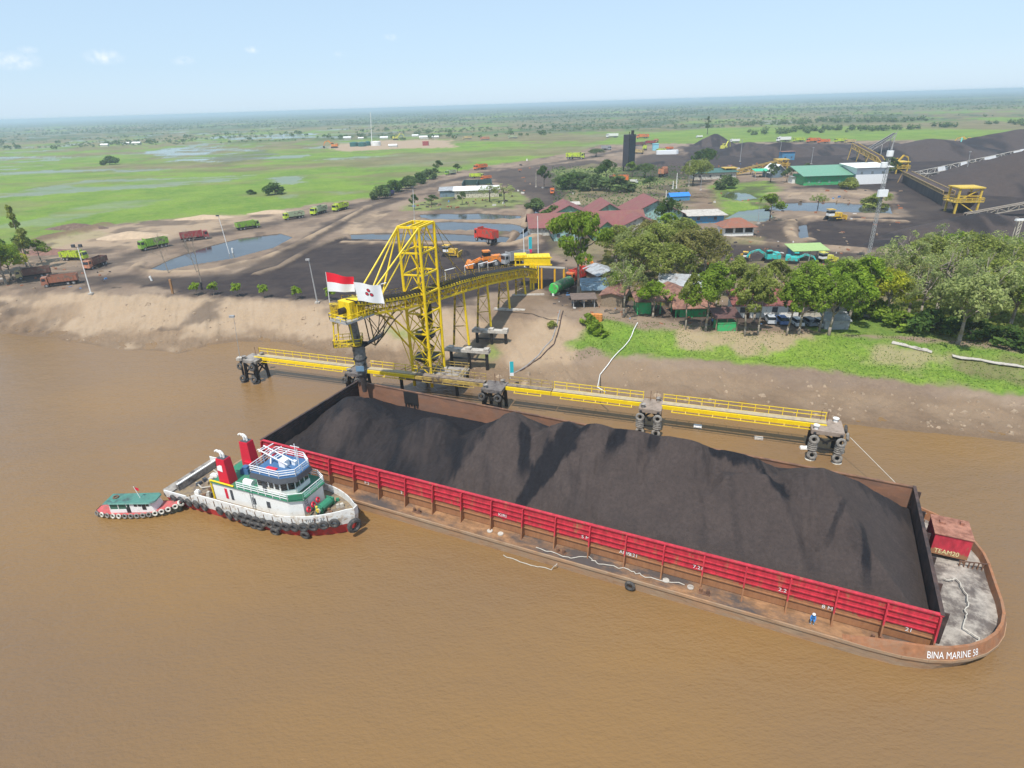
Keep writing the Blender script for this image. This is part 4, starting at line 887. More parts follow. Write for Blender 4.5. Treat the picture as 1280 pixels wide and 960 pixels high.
# ================================================================== LOADING TOWER AND CONVEYOR
def R(px, py, Yw):   # the point on this line of sight at world distance Yw
    d = raydir(px, py); t = Yw/d.y; return Vector((d.x*t, Yw, CAMH+d.z*t))
tA, tB, tC = W(539, 470, 3), W(555.5, 461, 3), W(517, 468, 3); tD = tB+tC-tA
hA, hB, hC = R(523, 285, tA.y), R(542, 277.5, tB.y), R(496.5, 284, tC.y); hD = hB+hC-hA
ctr = (tA+tB+tC+tD)/4
HEADY = 91.0
head = R(451, 384, HEADY)
bents = [((586.5, 431), (578.6, 361), (567.5, 431), (568.8, 363), 5.0), ((613.6, 408), (608.7, 352.5), (597, 409), (598, 355), 5.6), ((637.3, 385.7), (633.5, 347), (622.8, 385), (624.6, 350), 5.25), ((657, 367.7), (654, 343), (645, 368), (644.6, 345), 5.25)]
BT = []
for rb, rtp, lb, ltp, zb in bents:
    b0 = W(*rb, zb); l0 = W(*lb, zb); b1 = R(*rtp, b0.y); l1 = R(*ltp, l0.y); BT.append((b0, b1, l0, l1))
LT = thing('ship_loader', 'tall yellow lattice tower and conveyor loading coal into the barge', 'coal loader', (ctr.x, ctr.y, 0), 0)
OX, OY = ctr.x, ctr.y
def lt(v): return Vector((v[0]-OX, v[1]-OY, v[2]))
legs4 = [(tA, hA), (tB, hB), (tD, hD), (tC, hC)]
def lerp(a, b_, t): return a+(b_-a)*t
b = MB()
for lo, hi in legs4: MB().tube(lt(lo-Vector((0, 0, 2.2))), lt(hi), .27, .24, 10).build('tower_leg', yellow, LT)
for k, t_ in enumerate((.12, .30, .44, .575, .70, .84, 1.0)):
    ring_ = [lt(lerp(lo, hi, t_)) for lo, hi in legs4]
    b = MB()
    for i in range(4): b.bar(ring_[i], ring_[(i+1) % 4], .26)
    b.build('tower_ring_beam', yellow, LT)
b = MB(); T_ = (.0, .12, .30, .44, .575, .70, .84, 1.0)
for t0, t1 in zip(T_[:-1], T_[1:]):
    for i in range(4):
        a0, a1 = legs4[i]; c0, c1 = legs4[(i+1) % 4]
        m_ = lerp(lerp(a0, a1, t1), lerp(c0, c1, t1), .5)
        if t1 > .45 or i in (1, 2): b.bar(lt(lerp(a0, a1, t0)), lt(m_), .12); b.bar(lt(lerp(c0, c1, t0)), lt(m_), .12)
        else: b.bar(lt(lerp(a0, a1, t0)), lt(lerp(c0, c1, t1)), .13); b.bar(lt(lerp(a0, a1, t1)), lt(lerp(c0, c1, t0)), .13)
b.build('tower_braces', yellow, LT)
b = MB(); b.bar(lt(hA), lt(hB), .35); b.bar(lt(hC), lt(hD), .35); b.bar(lt(lerp(hA, hC, .5)), lt(lerp(hB, hD, .5)), .3); b.bar(lt(lerp(hA, hC, .25)), lt(lerp(hB, hD, .25)), .2)
b.bar(lt(hA), lt(hC), .35); b.bar(lt(hB), lt(hD), .35); b.build('tower_head_frame', yellow, LT)
p = lt(lerp(hA, hD, .6)); MB().tube(p, p+Vector((0, 0, 3.6)), .05, .03, 6).build('mast_rod', grey, LT)
# conveyor gallery along the bents
mid = [R(440, 384, 89.6), head, R(500, 376.5, lerp(head, ctr, .6).y), R(528, 370, ctr.y+.3)]+[lerp(x[1], x[3], .5)+Vector((0, 0, .9)) for x in BT]
mid[2] = Vector((mid[2].x, mid[2].y, mid[2].z)); end = R(667, 341.5, 147.5); mid.append(end)
# resample evenly
def resample(P, step):
    s = [0]
    for a, c in zip(P[:-1], P[1:]): s.append(s[-1]+(c-a).length)
    n = int(s[-1]/step); out = []
    for i in range(n+1):
        d = s[-1]*i/n; k = max(j for j in range(len(s)) if s[j] <= d+1e-6); k = min(k, len(P)-2); out.append(P[k].lerp(P[k+1], (d-s[k])/(s[k+1]-s[k])))
    return out
CPTS = resample(mid, 1.45)
def side(P, i):
    a, c = P[max(0, i-1)], P[min(len(P)-1, i+1)]; d = (c-a).normalized(); return Vector((d.y, -d.x, 0)).normalized()
def gallery(par, P, w, dn, upz, m_side, m_belt, off, idlers=True):
    tr, bl = MB(), MB(); n = len(P)
    pts = {}
    for i in range(n):
        sd = side(P, i)
        for s_ in (-1, 1):
            pts[i, s_, 0] = P[i]+sd*s_*w/2-Vector((0, 0, dn))-off; pts[i, s_, 1] = P[i]+sd*s_*w/2+Vector((0, 0, upz))-off
    for i in range(n):
        for s_ in (-1, 1): tr.bar(pts[i, s_, 0], pts[i, s_, 1], .12)
        tr.bar(pts[i, -1, 0], pts[i, 1, 0], .12)
        if i < n-1:
            for s_ in (-1, 1):
                tr.bar(pts[i, s_, 0], pts[i+1, s_, 0], .2, .34); tr.bar(pts[i, s_, 1], pts[i+1, s_, 1], .18, .5)
                tr.bar(pts[i, s_, i % 2], pts[i+1, s_, (i+1) % 2], .10)
    tr.build('conveyor_truss', m_side, par)
    for i in range(n-1):
        a = [pts[i, -1, 1], pts[i+1, -1, 1], pts[i+1, 1, 1], pts[i, 1, 1]]; z = Vector((0, 0, -.35)); bl.hexa([x+z*1.2 for x in a][::-1], [x+z for x in a][::-1])
    bl.build('conveyor_belt', m_belt, par)
    return pts
off = Vector((OX, OY, 0)); gp = gallery(LT, CPTS, 2.3, 1.1, .75, mat('streaked_yellow_paint', (0.74, 0.52, 0.01), 0.6, var=0.12, dirt=(0.16, 0.11, 0.04), dscale=1.2, damt=0.32), black, off)
b = MB(); bb = MB()
for i in range(len(CPTS)-1):
    for k in (0, .5):
        a = gp[i, 1, 1].lerp(gp[i+1, 1, 1], k); c = gp[i, -1, 1].lerp(gp[i+1, -1, 1], k)
        b.box(a.x, a.y, a.z+.02, .3, .3, .34); b.bar(a+Vector((0, 0, .35)), c+Vector((0, 0, .35)), .13)
b.build('belt_covers', black, LT)
# walkway beside the belt on the far side
b = MB(); 
for i in range(len(CPTS)-1):
    o_ = (gp[i, -1, 1]-gp[i, 1, 1]).normalized()*1.0; a, c = gp[i, -1, 1], gp[i+1, -1, 1]; b.hexa([a-Vector((0,0,.2)), c-Vector((0,0,.2)), c+o_-Vector((0,0,.2)), a+o_-Vector((0,0,.2))][::-1], [a-Vector((0,0,.12)), c-Vector((0,0,.12)), c+o_-Vector((0,0,.12)), a+o_-Vector((0,0,.12))][::-1])
b.build('conveyor_walkway', yellow_dull, LT)
b = MB()
for i in range(len(CPTS)):
    o_ = (gp[i, -1, 1]-gp[i, 1, 1]).normalized()*1.0; a = gp[i, -1, 1]+o_; b.bar(a-Vector((0, 0, .15)), a+Vector((0, 0, .85)), .07)
    if i < len(CPTS)-1: c = gp[i+1, -1, 1]+o_; b.bar(a+Vector((0, 0, .85)), c+Vector((0, 0, .85)), .06); b.bar(a+Vector((0, 0, .4)), c+Vector((0, 0, .4)), .05)
b.build('conveyor_railing', yellow_dirty, LT)
# strip lights on short stands along the belt
for i in (5, 12, 17, 22, 27, 31):
    if i < len(CPTS):
        a = gp[i, -1, 1]+Vector((-1.0, .3, 0)); lp = MB(); lp.bar(a, a+Vector((0, 0, 1.9)), .07); q_ = lp.build('light_stand', white, LT)
        MB().bar(a+Vector((-.1, 0, 1.9)), a+Vector((1.9, .3, 2.3)), .18, .1).build('strip_light', white_clean, q_)
# stays from the tower head down to the boom and back to the gallery
for hp, sp in ((hC, 1), (hA, 1), (hC, 3), (hA, 3), (hC, 5)):
    e = gp[sp, -1 if hp is hC else 1, 1]; MB().tube(lt(hp), e, .14, .14, 6).build('stay_pipe', yellow, LT)
for hp, sp, s_ in ((hB, 17, 1), (hD, 17, -1), (hB, 21, 1), (hD, 21, -1), (hB, 14, 1), (hD, 14, -1)):
    e = gp[sp, s_, 1]; MB().tube(lt(hp), e, .055, .055, 5).build('stay_cable', yellow_dirty, LT)
# lower structure: raking struts, hopper levels and a stair inside the tower
b = MB()
for (q0, tz) in ((tC, 9.5), (tA, 9.5)):
    f_ = lerp(q0, hC if q0 is tC else hA, .02); b.tube(lt(lerp(tC, tA, .5))+Vector((0, 0, 1)) if 0 else lt(Vector((q0.x, q0.y, 8))), gp[4, -1 if q0 is tC else 1, 0], .16, .16, 6)
    b.tube(lt(Vector((q0.x, q0.y, 4))), gp[6, -1 if q0 is tC else 1, 0], .08, .08, 6)
b.build('raking_strut', yellow, LT)
for zc, sc_ in ((6.2, 1.0), (10.4, .85)):
    c = lt(ctr); b = MB(); b.prism([(c.x-1.1*sc_, c.y-1.1*sc_), (c.x+1.1*sc_, c.y-1.1*sc_), (c.x+1.1*sc_, c.y+1.1*sc_), (c.x-1.1*sc_, c.y+1.1*sc_)], zc-.9, zc, 0, top=[(c.x-2.1*sc_, c.y-1.9*sc_), (c.x+2.1*sc_, c.y-1.9*sc_), (c.x+2.1*sc_, c.y+1.9*sc_), (c.x-2.1*sc_, c.y+1.9*sc_)]); b.build('counterweight_platform', black, LT)
b = MB(); c = lt(ctr)
for k in range(5):
    z = 3.2+k*2.2; s_ = 1 if k % 2 else -1; b.bar((c.x-1.3*s_, c.y-.6, z), (c.x+1.3*s_, c.y-.6, z+2.2), .12, .3); b.bar((c.x-1.3*s_, c.y+.3, z), (c.x+1.3*s_, c.y+.3, z+2.2), .12, .3)
    for q_ in range(9): t_ = q_/8; b.box(c.x-1.3*s_+2.6*s_*t_, c.y-.15, z+2.2*t_, .3, .8, .05)
b.build('tower_stair', yellow_dirty, LT)
b = MB(); b.tube(c+Vector((.8, .9, 8.5)), c+Vector((.8, .9, 13)), .55, n=10); b.build('takeup_weight', black, LT)
# bent legs
for b0, b1, l0, l1 in BT:
    MB().tube(lt(b0), lt(b1), .24, .2, 8).build('support_leg', yellow, LT); MB().tube(lt(l0), lt(l1), .22, .18, 8).build('support_leg', yellow_dirty, LT)
    x = MB(); x.bar(lt(lerp(b0, b1, .35)), lt(lerp(l0, l1, .35)), .14); x.bar(lt(lerp(b0, b1, .70)), lt(lerp(l0, l1, .70)), .14)
    x.bar(lt(lerp(b0, b1, .35)), lt(lerp(l0, l1, .70)), .09); x.bar(lt(lerp(b0, b1, .70)), lt(lerp(l0, l1, .35)), .09); x.bar(lt(lerp(b0, b1, .0)), lt(lerp(l0, l1, .35)), .09)
    x.bar(lt(lerp(b0, b1, .70)), lt(lerp(l0, l1, 1)), .09); x.build('support_braces', yellow_dirty, LT)
# pier caps with columns under the first bents
def pier(label, pl, pr, z, cols, dep=1.3):
    a, c = W(*pl, z), W(*pr, z); d = (c-a); L_ = d.length; d.normalize(); m_ = (a+c)/2
    root = thing('conveyor_pier', label, 'pier', (m_.x, m_.y, 0), atan2(d.y, d.x), 'concrete piers under the yellow conveyor')
    MB().box(0, 0, z-.55, L_, dep, .55).build('cap_beam', concrete_pale, root)
    for t_ in cols:
        x = (t_-.5)*L_; q_ = m_+d*x; MB().tube((x, 0, min(gz(q_.x, q_.y), z-1.2)-1.0), (x, 0, z-.553), .32, n=10).build('column', black, root)
        MB().box(x, -.02, z+.003, 1.0, dep*.9, .35).build('bearing_block', concrete_pale, root)
    MB().bar(((cols[0]-.5)*L_, 0, z-2.0), ((cols[-1]-.5)*L_, 0, z-2.0), .3).build('tie_beam', black, root)
pier('wide concrete pier on three black columns nearest the river under the conveyor', (557, 434), (612, 438), 4.65, (.12, .53, .93))
pier('lower concrete pier on black columns further up the bank under the conveyor', (590.6, 411), (635, 413), 5.25, (.12, .53, .93))
for n_, (i, lab) in enumerate(((2, 'long low concrete footing across the sand under the third conveyor legs'), (3, 'thin concrete footing on dark ground under the rearmost conveyor legs'))):
    b0, _, l0, _ = BT[i]; b = MB(); d = (b0-l0).normalized(); b.bar(l0-d*1.0-Vector((0, 0, .22)), b0+d*(3.5 if i == 2 else 4.5)-Vector((0, 0, .22)), .7, .44); o = b.build('conveyor_footing', concrete_pale); tag(o, lab, 'footing')
# rear hopper station
YR = 148.0
def box_px(x0, y0, x1, y1, Yw, dep, m_, name, par, o_=None):
    o_ = o_ or off; a, c = R(x0, y1, Yw), R(x1, y0, Yw); b = MB(); b.box((a.x+c.x)/2-o_.x, Yw+dep/2-o_.y, min(a.z, c.z), c.x-a.x, dep, abs(c.z-a.z)); return b.build(name, m_, par)
st = box_px(655, 321, 688, 331, YR, 4, yellow, 'hopper_house', LT)
b = MB()
for i in range(8):
    a = R(644+i*5.7, 331, YR)-off; b.bar(a, a+Vector((0, 0, 2.3)), .12)
b.bar(R(643, 331, YR)-off, R(690, 331, YR)-off, .3); b.bar(R(643, 322, YR)-off, R(690, 322, YR)-off, .2); b.build('station_frame', yellow, LT)
box_px(643, 319, 658, 326, YR+.2, 3, yellow, 'hopper_platform', LT)
for px, top, bot in ((644.5, 327, 347), (663, 330, 363), (666.5, 330, 357), (673, 331, 352)):
    a = R(px, top, YR-1); g = R(px, bot, YR-1); MB().bar(a-off, Vector((a.x, a.y, 4.6))-off, .45 if px == 663 or px == 666.5 else .25).build('station_leg', yellow, LT)
box_px(664.5, 333, 671, 354, YR-.6, 1.3, yellow, 'drive_column', LT)
b = MB(); a, c = R(671, 333.5, YR-.5), R(706, 335, YR-.5); b.bar(a-off, c-off, .5, .35); b.build('pipe_beam', concrete_pale, LT)
for px in (677, 693.5, 705): a = R(px, 334.5, YR-.5); MB().tube(Vector((a.x, a.y, 4.7))-off, a-off, .25, .25, 8).build('station_leg', mat('orange_yellow_paint', (.75, .38, .02), .5), LT)
# head house, chute and platforms above the barge corner
hx, hy = head.x-OX, HEADY-OY
hz0 = R(440, 393, HEADY).z; hz1 = R(440, 371, HEADY).z
ya = atan2((mid[2]-mid[0]).y, (mid[2]-mid[0]).x)
b = MB(); b.box(hx-1.2, hy-.6, hz0, 3.0, 2.6, (hz1-hz0)*.93, ya); hhouse = b.build('head_house', yellow, LT)
b = MB(); 
for s_ in (-1, 0, 1): b.box(hx-1.2+sin(ya)*s_*.0+cos(ya)*s_*1.0-sin(ya)*-1.32, hy-.6+sin(ya)*s_*1.0-cos(ya)*1.32, hz0+.1, .08, .06, (hz1-hz0)*.8, ya)
b.build('panel_rib', yellow_dirty, hhouse)
MB().tube((hx-2.6, hy-2.6, hz0+1.3), (hx+.0, hy+1.2, hz0+1.3), .5, n=12).build('head_drum', black, LT)
b = MB(); b.box(hx-1.3, hy-.9, hz0-.32, 5.6, 3.8, .28, ya); b.build('upper_platform', grey, LT)
def rail_box(cx, cy, w_, d_, rz, z, h, m_, par, name='platform_railing'):
    c_, s_ = cos(rz), sin(rz); return railing(par, [(cx+c_*a*w_/2-s_*b_*d_/2, cy+s_*a*w_/2+c_*b_*d_/2) for a, b_ in ((-1,-1),(1,-1),(1,1),(-1,1))], z, h, m_, 2, 1.0, .045, name)
rail_box(hx-1.3, hy-.9, 5.6, 3.8, ya, hz0-.04, 1.0, yellow, LT)
b = MB(); e = R(421, 388, HEADY)-off; b.box(e.x-.3, e.y, hz0-1.2, 1.4, 1.4, 3.0, .3); b.build('operator_cage', yellow_dirty, LT)
pz = R(440, 428, HEADY).z; px_, py_ = (R(436, 425, HEADY)-off).x, hy-.3
b = MB(); b.box(px_, py_, pz-.15, 4.2, 3.0, .15, .1); b.build('lower_platform', yellow_dirty, LT); rail_box(px_, py_, 4.2, 3.0, .1, pz, 1.05, yellow, LT)
for a_ in ((-1.9, -1.3), (1.2, -1.4), (-1.9, 1.3), (1.6, 1.3)): MB().bar((px_+a_[0], py_+a_[1], pz), (px_+a_[0]*.8, py_+a_[1], hz0-.3), .18).build('hanger_post', yellow, LT)
cx_, cy_ = (R(449, 440, HEADY)-off).x, hy
zt = hz0-.3; zc1 = R(449, 430, HEADY).z; zc2 = R(449, 448, HEADY).z; zc3 = R(449, 467, HEADY).z
b = MB(); b.tube((cx_-.5, cy_, zt), (cx_-.1, cy_, zc1), .75, .7, 14); ch = b.build('chute_pipe', mat('dusty_grey_steel', (.20, .19, .18), .7, var=.2, dirt=(.05, .045, .04), damt=.4), LT)
b = MB()
for k in range(6):
    z0 = lerp(zc1, zc3, k/6); z1 = lerp(zc1, zc3, (k+1)/6); r0 = .95-.03*k; b.tube((cx_, cy_, z0), (cx_, cy_, z1), r0+.12, r0, 14)
b.build('telescopic_spout', mat('dusty_grey_steel', (.2, .19, .18)), LT)
b = MB(); b.torus((cx_, cy_, zc1), (0, 0, 1), 1.1, .18, 12, 6); MB().torus((cx_, cy_, zc2), (0, 0, 1), 1.02, .14, 12, 6).build('spout_collar', black, LT); b.bar((cx_-1.5, cy_, zc1+.2), (cx_+1.5, cy_, zc1+.2), .3, .4); b.build('spout_collar', black, LT)
b = MB(); b.box(cx_, cy_-1.02, lerp(zc2, zc3, .5)-.5, 1.3, .1, .9); b.build('spout_patch', mat('blue_grey_sheet', (.15, .25, .35), .6), LT)
b = MB(); b.tube((cx_, cy_, 4.6), (cx_, cy_, zc3), .35, .6, 10); b.build('falling_coal', coal_m, LT)
# dirty boom knee between the head and the tower
b = MB(); kx = [lt(R(458, 395, 92)), lt(R(466, 430, 92)), lt(R(476, 418, 93)), lt(R(490, 398, 94)), lt(R(500, 388, 95))]
for s_ in (-.9, .9):
    v = Vector((-.6*s_, .7*s_, 0)); K_ = [q_+v for q_ in kx]
    for a, c in zip(K_[:-1], K_[1:]): b.bar(a, c, .16)
    b.bar(K_[0], K_[2], .1); b.bar(K_[1], K_[3]+Vector((0, 0, 1.5)), .1); b.bar(K_[0]+Vector((1, .8, 0)), K_[3], .1); b.bar(K_[2], lt(R(478, 392, 93.5))+v, .1)
for q_ in kx: b.bar(q_+Vector((-.54, .63, 0)), q_-Vector((-.54, .63, 0)), .1)
b.build('boom_knee', mat('coal_stained_steel', (.07, .05, .03), .8, var=.4, dirt=(.35, .24, .02), damt=.35), LT)
b = MB(); q_ = lt(R(461, 424, 91.5)); b.prism([(q_.x-.9, q_.y-.8), (q_.x+2.3, q_.y-.8), (q_.x+2.3, q_.y+.8), (q_.x-.9, q_.y+.8)], [q_.z-1.2, q_.z+.6, q_.z+.6, q_.z-1.2], [q_.z-.9, q_.z+.9, q_.z+.9, q_.z-.9]); b.build('scraper_tray', black, LT)
# working platform on piles under the tower
b = MB(); c0 = ctr; d1 = (tB-tA).normalized(); d2 = (tC-tA).normalized()
pl = [tA-d1*1.2-d2*6, tA-d1*1.2+d2*5.5, tD+d1*1.5+d2*1.5, tB+d1*1.5-d2*4]
root = thing('tower_base_deck', 'dark concrete working deck on piles under the yellow tower', 'platform', (c0.x, c0.y, 0), 0)
MB().prism([(p.x-c0.x, p.y-c0.y) for p in pl][::-1], 2.35, 2.95).build('slab', concrete, root) if False else None
P2 = [(p.x-c0.x, p.y-c0.y) for p in pl]
ar = sum(P2[i][0]*P2[(i+1) % 4][1]-P2[(i+1) % 4][0]*P2[i][1] for i in range(4)); P2 = P2 if ar > 0 else P2[::-1]
MB().prism(P2, 2.3, 2.92).build('slab', concrete, root)
for x, y in P2: MB().tube((x*.93, y*.93, -2), (x*.93, y*.93, 2.297), .3, n=10).build('pile', black, root)
b = railing(root, [tuple(x) for x in P2], 2.92, 1.0, yellow_dull, 2, 1.4, .04, 'deck_railing')
for lo, hi in legs4: MB().box(lo.x-c0.x, lo.y-c0.y, 2.922, 1.0, 1.0, .5).build('leg_base', concrete_pale, root)

# ================================================================== WALKWAY AND ITS MOORING PLATFORMS
wl0, wl1 = W(321, 443.5, 4.5), W(1033, 528, 4.5)
def onwalk(px):   # point of the straight line where it shows at this picture column
    lo, hi = 0.0, 1.0
    for _ in range(40):
        m_ = (lo+hi)/2; p = wl0.lerp(wl1, m_); v = p-Vector((0, 0, CAMH)); x = 640+F*v.dot(rt)/v.dot(fw)
        if x < px: lo = m_
        else: hi = m_
    return wl0.lerp(wl1, lo)
wd_ = (wl1-wl0).normalized(); wn_ = Vector((-wd_.y, wd_.x, 0)); wa = atan2(wd_.y, wd_.x)
def walk(label, x0, x1, m_g, m_d, rail=True, m_r=None):
    a, c = onwalk(x0), onwalk(x1); L_ = (c-a).length; m_ = (a+c)/2
    root = thing('steel_walkway', label, 'walkway', (m_.x, m_.y, 0), wa, 'yellow walkway spans along the mooring platforms')
    z = 4.5; MB().box(0, .15, z-.10, L_, 1.05, .10).build('deck', m_d, root)
    for s_ in (-1, 1): MB().box(0, s_*.72-.02, z-.62, L_, .24, .58).build('girder', m_g, root)
    b = MB(); n = int(L_/2)
    for i in range(n+1): b.box(-L_/2+.1+i*(L_-.2)/n, 0, z-.45, .12, 1.2, .2)
    b.bar((-L_/2+1.5, -1.2, z-.8), (L_/2-1.5, -1.2, z-.8), .1)
    for i in range(n): x = -L_/2+1.6+i*(L_-3.2)/max(1, n-1); b.bar((x, -.95, z-.5), (x, -1.2, z-.8), .07)
    b.build('cross_members', m_g, root)
    if rail: 
        b = MB(); y = .80; n = max(2, int(L_/1.9))
        for i in range(n+1): x = -L_/2+.1+i*(L_-.2)/n; b.bar((x, y, z-.1), (x, y, z+1.15), .09)
        for h in (.6, 1.15): b.bar((-L_/2, y, z+h), (L_/2, y, z+h), .08)
        b.build('railing', m_r or yellow, root)
pinky = mat('walkway_deck_boards', (.40, .33, .22), .85, var=.15, dirt=(.3, .25, .2), damt=.3)
brownd = mat('coal_stained_boards', (.23, .18, .14), .9, var=.2, dirt=(.1, .08, .07), damt=.4)
walk('yellow walkway span furthest left, from the left platform to the chute', 321, 441, yellow, pinky)
walk('short yellow walkway span between the chute and the tower', 461, 520, yellow, pinky)
walk('brown stained walkway span in front of the tower foot', 521, 606, yellow_dull, brownd, True, yellow_dull)
walk('coal-stained short span right of the tower platform', 634, 690, yellow, brownd, True, yellow_dull)
walk('yellow walkway span between the third platform and the stained span', 691, 804, yellow, pinky)
walk('yellow walkway span furthest right, ending at the last platform', 828, 1034, yellow, pinky)
def dolphin(label, px, Lx, Ly, dy, m_slab, tyres, pin=True, extra=0, sc=1.0):
    p = onwalk(px)-wn_*dy; root = thing('mooring_platform', label, 'platform', (p.x, p.y, 0), wa, 'mooring platforms on raked legs in the river')
    MB().box(0, 0, 3.75, Lx, Ly, .6).build('slab', m_slab, root)
    hx_, hy_ = Lx/2-.5, Ly/2-.5
    for sx in (-1, 1):
        for sy in (-1, 1): MB().tube((sx*(hx_+.15), sy*(hy_+.3), -2), (sx*hx_, sy*hy_, 3.747), .3, .3, 10).build('leg', black, root)
    b = MB(); b.bar((-hx_, -hy_, 1.3), (hx_, -hy_, 1.3), .22); b.bar((-hx_, -hy_, 3.4), (hx_*.2, -hy_, 2.2), .24); b.bar((hx_, -hy_, 3.4), (-hx_*.2, -hy_, 2.2), .24); b.bar((-hx_, hy_, 1.3), (hx_, hy_, 3.3), .24); b.bar((hx_, hy_, 1.3), (-hx_, hy_, 3.3), .24); b.bar((-hx_, -hy_, 1.5), (-hx_, hy_, 3.2), .2); b.bar((hx_, -hy_, 1.5), (hx_, hy_, 3.2), .2)
    b.build('bracing', black, root)
    # tyre stacks threaded on poles at the two river corners
    for sx in (-1, 1):
        x = sx*(hx_+.1); y = -hy_-.95
        MB().tube((x, y+.1, -1), (x, y+.1, 4.2), .2, n=8).build('fender_post', black, root)
        MB().torus((x, y-.35, 3.3), (0.1*sx, -1, .15), .48, .22, 14, 7).build('tyre_fender', tyre_pale if tyres else tyre_m, root)
        for k in range(4): MB().torus((x, y, 1.65+k*.30), (0, 0, 1), .46, .2, 14, 6, 0, .8).build('tyre_fender', tyre_pale, root) if tyres else None
        MB().torus((x-.1*sx, y-.4, .85), (0, -1, .25), .48, .22, 14, 7).build('tyre_fender', tyre_pale if tyres else tyre_m, root)
        for k in range(2): MB().torus((x, y, .0+k*.3), (0, 0, 1), .48, .21, 14, 6, 0, .8).build('tyre_fender', tyre_white if tyres and k == 0 else tyre_m, root)
    if extra: MB().torus((hx_+1.2, -hy_+.9, 3.2), (1, -.2, .2), .46, .2, 14, 7).build('tyre_fender', tyre_pale, root); MB().torus((hx_+.9, -hy_+1.5, 4.1), (1, -.2, .2), .44, .2, 14, 7).build('tyre_fender', tyre_m, root)
    b = MB(); b.tube((-hx_+.1, -hy_, 4.353), (-hx_+.1, -hy_, 4.9), .28, n=10); b.tube((-hx_+.1, -hy_, 4.9), (-hx_+.1, -hy_, 4.98), .42, n=10); b.build('bollard', white if extra else concrete, root)
    b = MB(); b.tube((hx_-.3, hy_, 4.353), (hx_-.3, hy_, 4.85), .3, n=10); b.tube((hx_-.3, hy_, 4.85), (hx_-.3, hy_, 4.93), .44, n=10); b.build('bollard', white if extra else concrete, root)
    if pin:
        for k in range(2): MB().tube((-hx_+.9+k*.9, hy_-.1, 4.353), (-hx_+.9+k*.9, hy_-.1, 6.0), .05, .05, 5).build('starter_bar', rust, root)
    return root, p
conc_dk = mat('coal_dusted_concrete', (.16, .14, .13), .9, var=.2, dirt=(.07, .06, .06), damt=.4)
conc_br = mat('brown_concrete', (.30, .235, .19), .9, var=.2, dirt=(.18, .14, .11), damt=.4)
D0, p0 = dolphin('grey mooring platform with black tyres at the far left end of the walkway', 308, 3.6, 3.4, .9, concrete, False)
D1, p1 = dolphin('mooring platform with tyres partly hidden below the coal chute', 451, 3.4, 3.4, 1.0, conc_dk, False, False)
D2, p2 = dolphin('dark coal-dusted mooring platform right of the yellow tower', 620, 3.6, 3.6, .6, conc_dk, False)
D3, p3 = dolphin('brown mooring platform between the two right yellow walkway spans', 815, 3.4, 3.8, .6, conc_br, True)
D4, p4 = dolphin('last mooring platform at the right end, with pale tyre stacks', 1047, 4.2, 4.0, .6, conc_br, True, True, 1)
# concrete blocks floating or sunk near the right span
for i, (px, py, lab) in enumerate(((872, 534, 'small white float on the water, leftmost of three behind the barge'), (948, 549, 'small grey float on the water in the middle of three'), (1005, 561, 'small bright white float nearest the last mooring platform'))):
    p = W(px, py, 0); b = MB(); b.tube((-.6, 0, .12), (.6, 0, .12), .36, .36, 10); b.torus((-.3, 0, .12), (1, 0, 0), .36, .05, 10, 5); b.torus((.3, 0, .12), (1, 0, 0), .36, .05, 10, 5); o = b.build('mooring_float', white if i != 1 else concrete_pale); o.location = (p.x, p.y, 0); o.rotation_euler = (0, 0, wa+.1*i); tag(o, lab, 'float')
# ------------------------------------------------------------------ flags on the head house
def flag(label, px, pbase, ptop, Yw, kind):
    a, t_ = R(*pbase, Yw), R(*ptop, Yw); root = thing('flag', label, 'flag', (a.x, a.y, a.z), 0)
    MB().tube((0, 0, 0), t_-a, .06, .04, 6).build('flagpole', white, root)
    top = t_-a; Wd, Hd = (4.1, 3.0) if kind == 'rw' else (4.0, 2.9); n, m_ = 24, 12; vs = []; fs = []; mi = []
    pole_d = (t_-a).normalized()
    for i in range(n+1):
        for j in range(m_+1):
            u, v = i/n, j/m_; x = u*Wd; sag = -.24*x*(1 if kind == 'rw' else .75); wv = .28*u*sin(u*8+v*1.3)
            q_ = top-pole_d*(v*Hd*(.75+.25*(1-u) if kind == 'rw' else 1)); vs.append((q_.x+x*.98, q_.y+wv, q_.z+sag+.08*u*sin(7*u)))
    for i in range(n):
        for j in range(m_): a_ = i*(m_+1)+j; fs.append((a_, a_+m_+1, a_+m_+2, a_+1)); mi.append(0 if kind != 'rw' or j >= m_//2 else 1)
    b = MB(); b.add(vs, fs); b.m = mi; o = b.build('cloth', [white_clean, mat('flag_red', (.75, .01, .03), .8, var=.03)], root, smooth=True)
    if kind != 'rw':
        def at(u, v, off=-.03):
            x = u*Wd; q_ = top-pole_d*(v*Hd); return Vector((q_.x+x*.98, q_.y+.28*u*sin(u*8+v*1.3)+off, q_.z-.18*x+.08*u*sin(7*u)))
        for s_ in (-.03, .03):
            e = MB()
            for k in range(3):
                ang = pi/2+k*2*pi/3; cu, cv = .5+.10*cos(ang), .47-.14*sin(ang); ring_ = [at(cu+.075*cos(2*pi*q_/8), cv+.10*sin(2*pi*q_/8), s_) for q_ in range(8)]; e.add(ring_, [tuple(range(8))], 0)
                ring_ = [at(cu+.05*cos(2*pi*q_/6), cv+.062*sin(2*pi*q_/6), s_*1.3) for q_ in range(6)]; e.add(ring_, [tuple(range(6))], 1)
            e.build('emblem', [mat('emblem_dark', (.12, .03, .04), .8), mat('emblem_red', (.6, .02, .05), .8)], o)
    return root
flag('red and white flag flying from a pole at the loader head', 407, (412, 378), (407, 340), HEADY-.6, 'rw')
flag('white flag with a three-part red emblem above the head house', 442, (448, 376), (442, 352.5), HEADY-1.6, 'em')
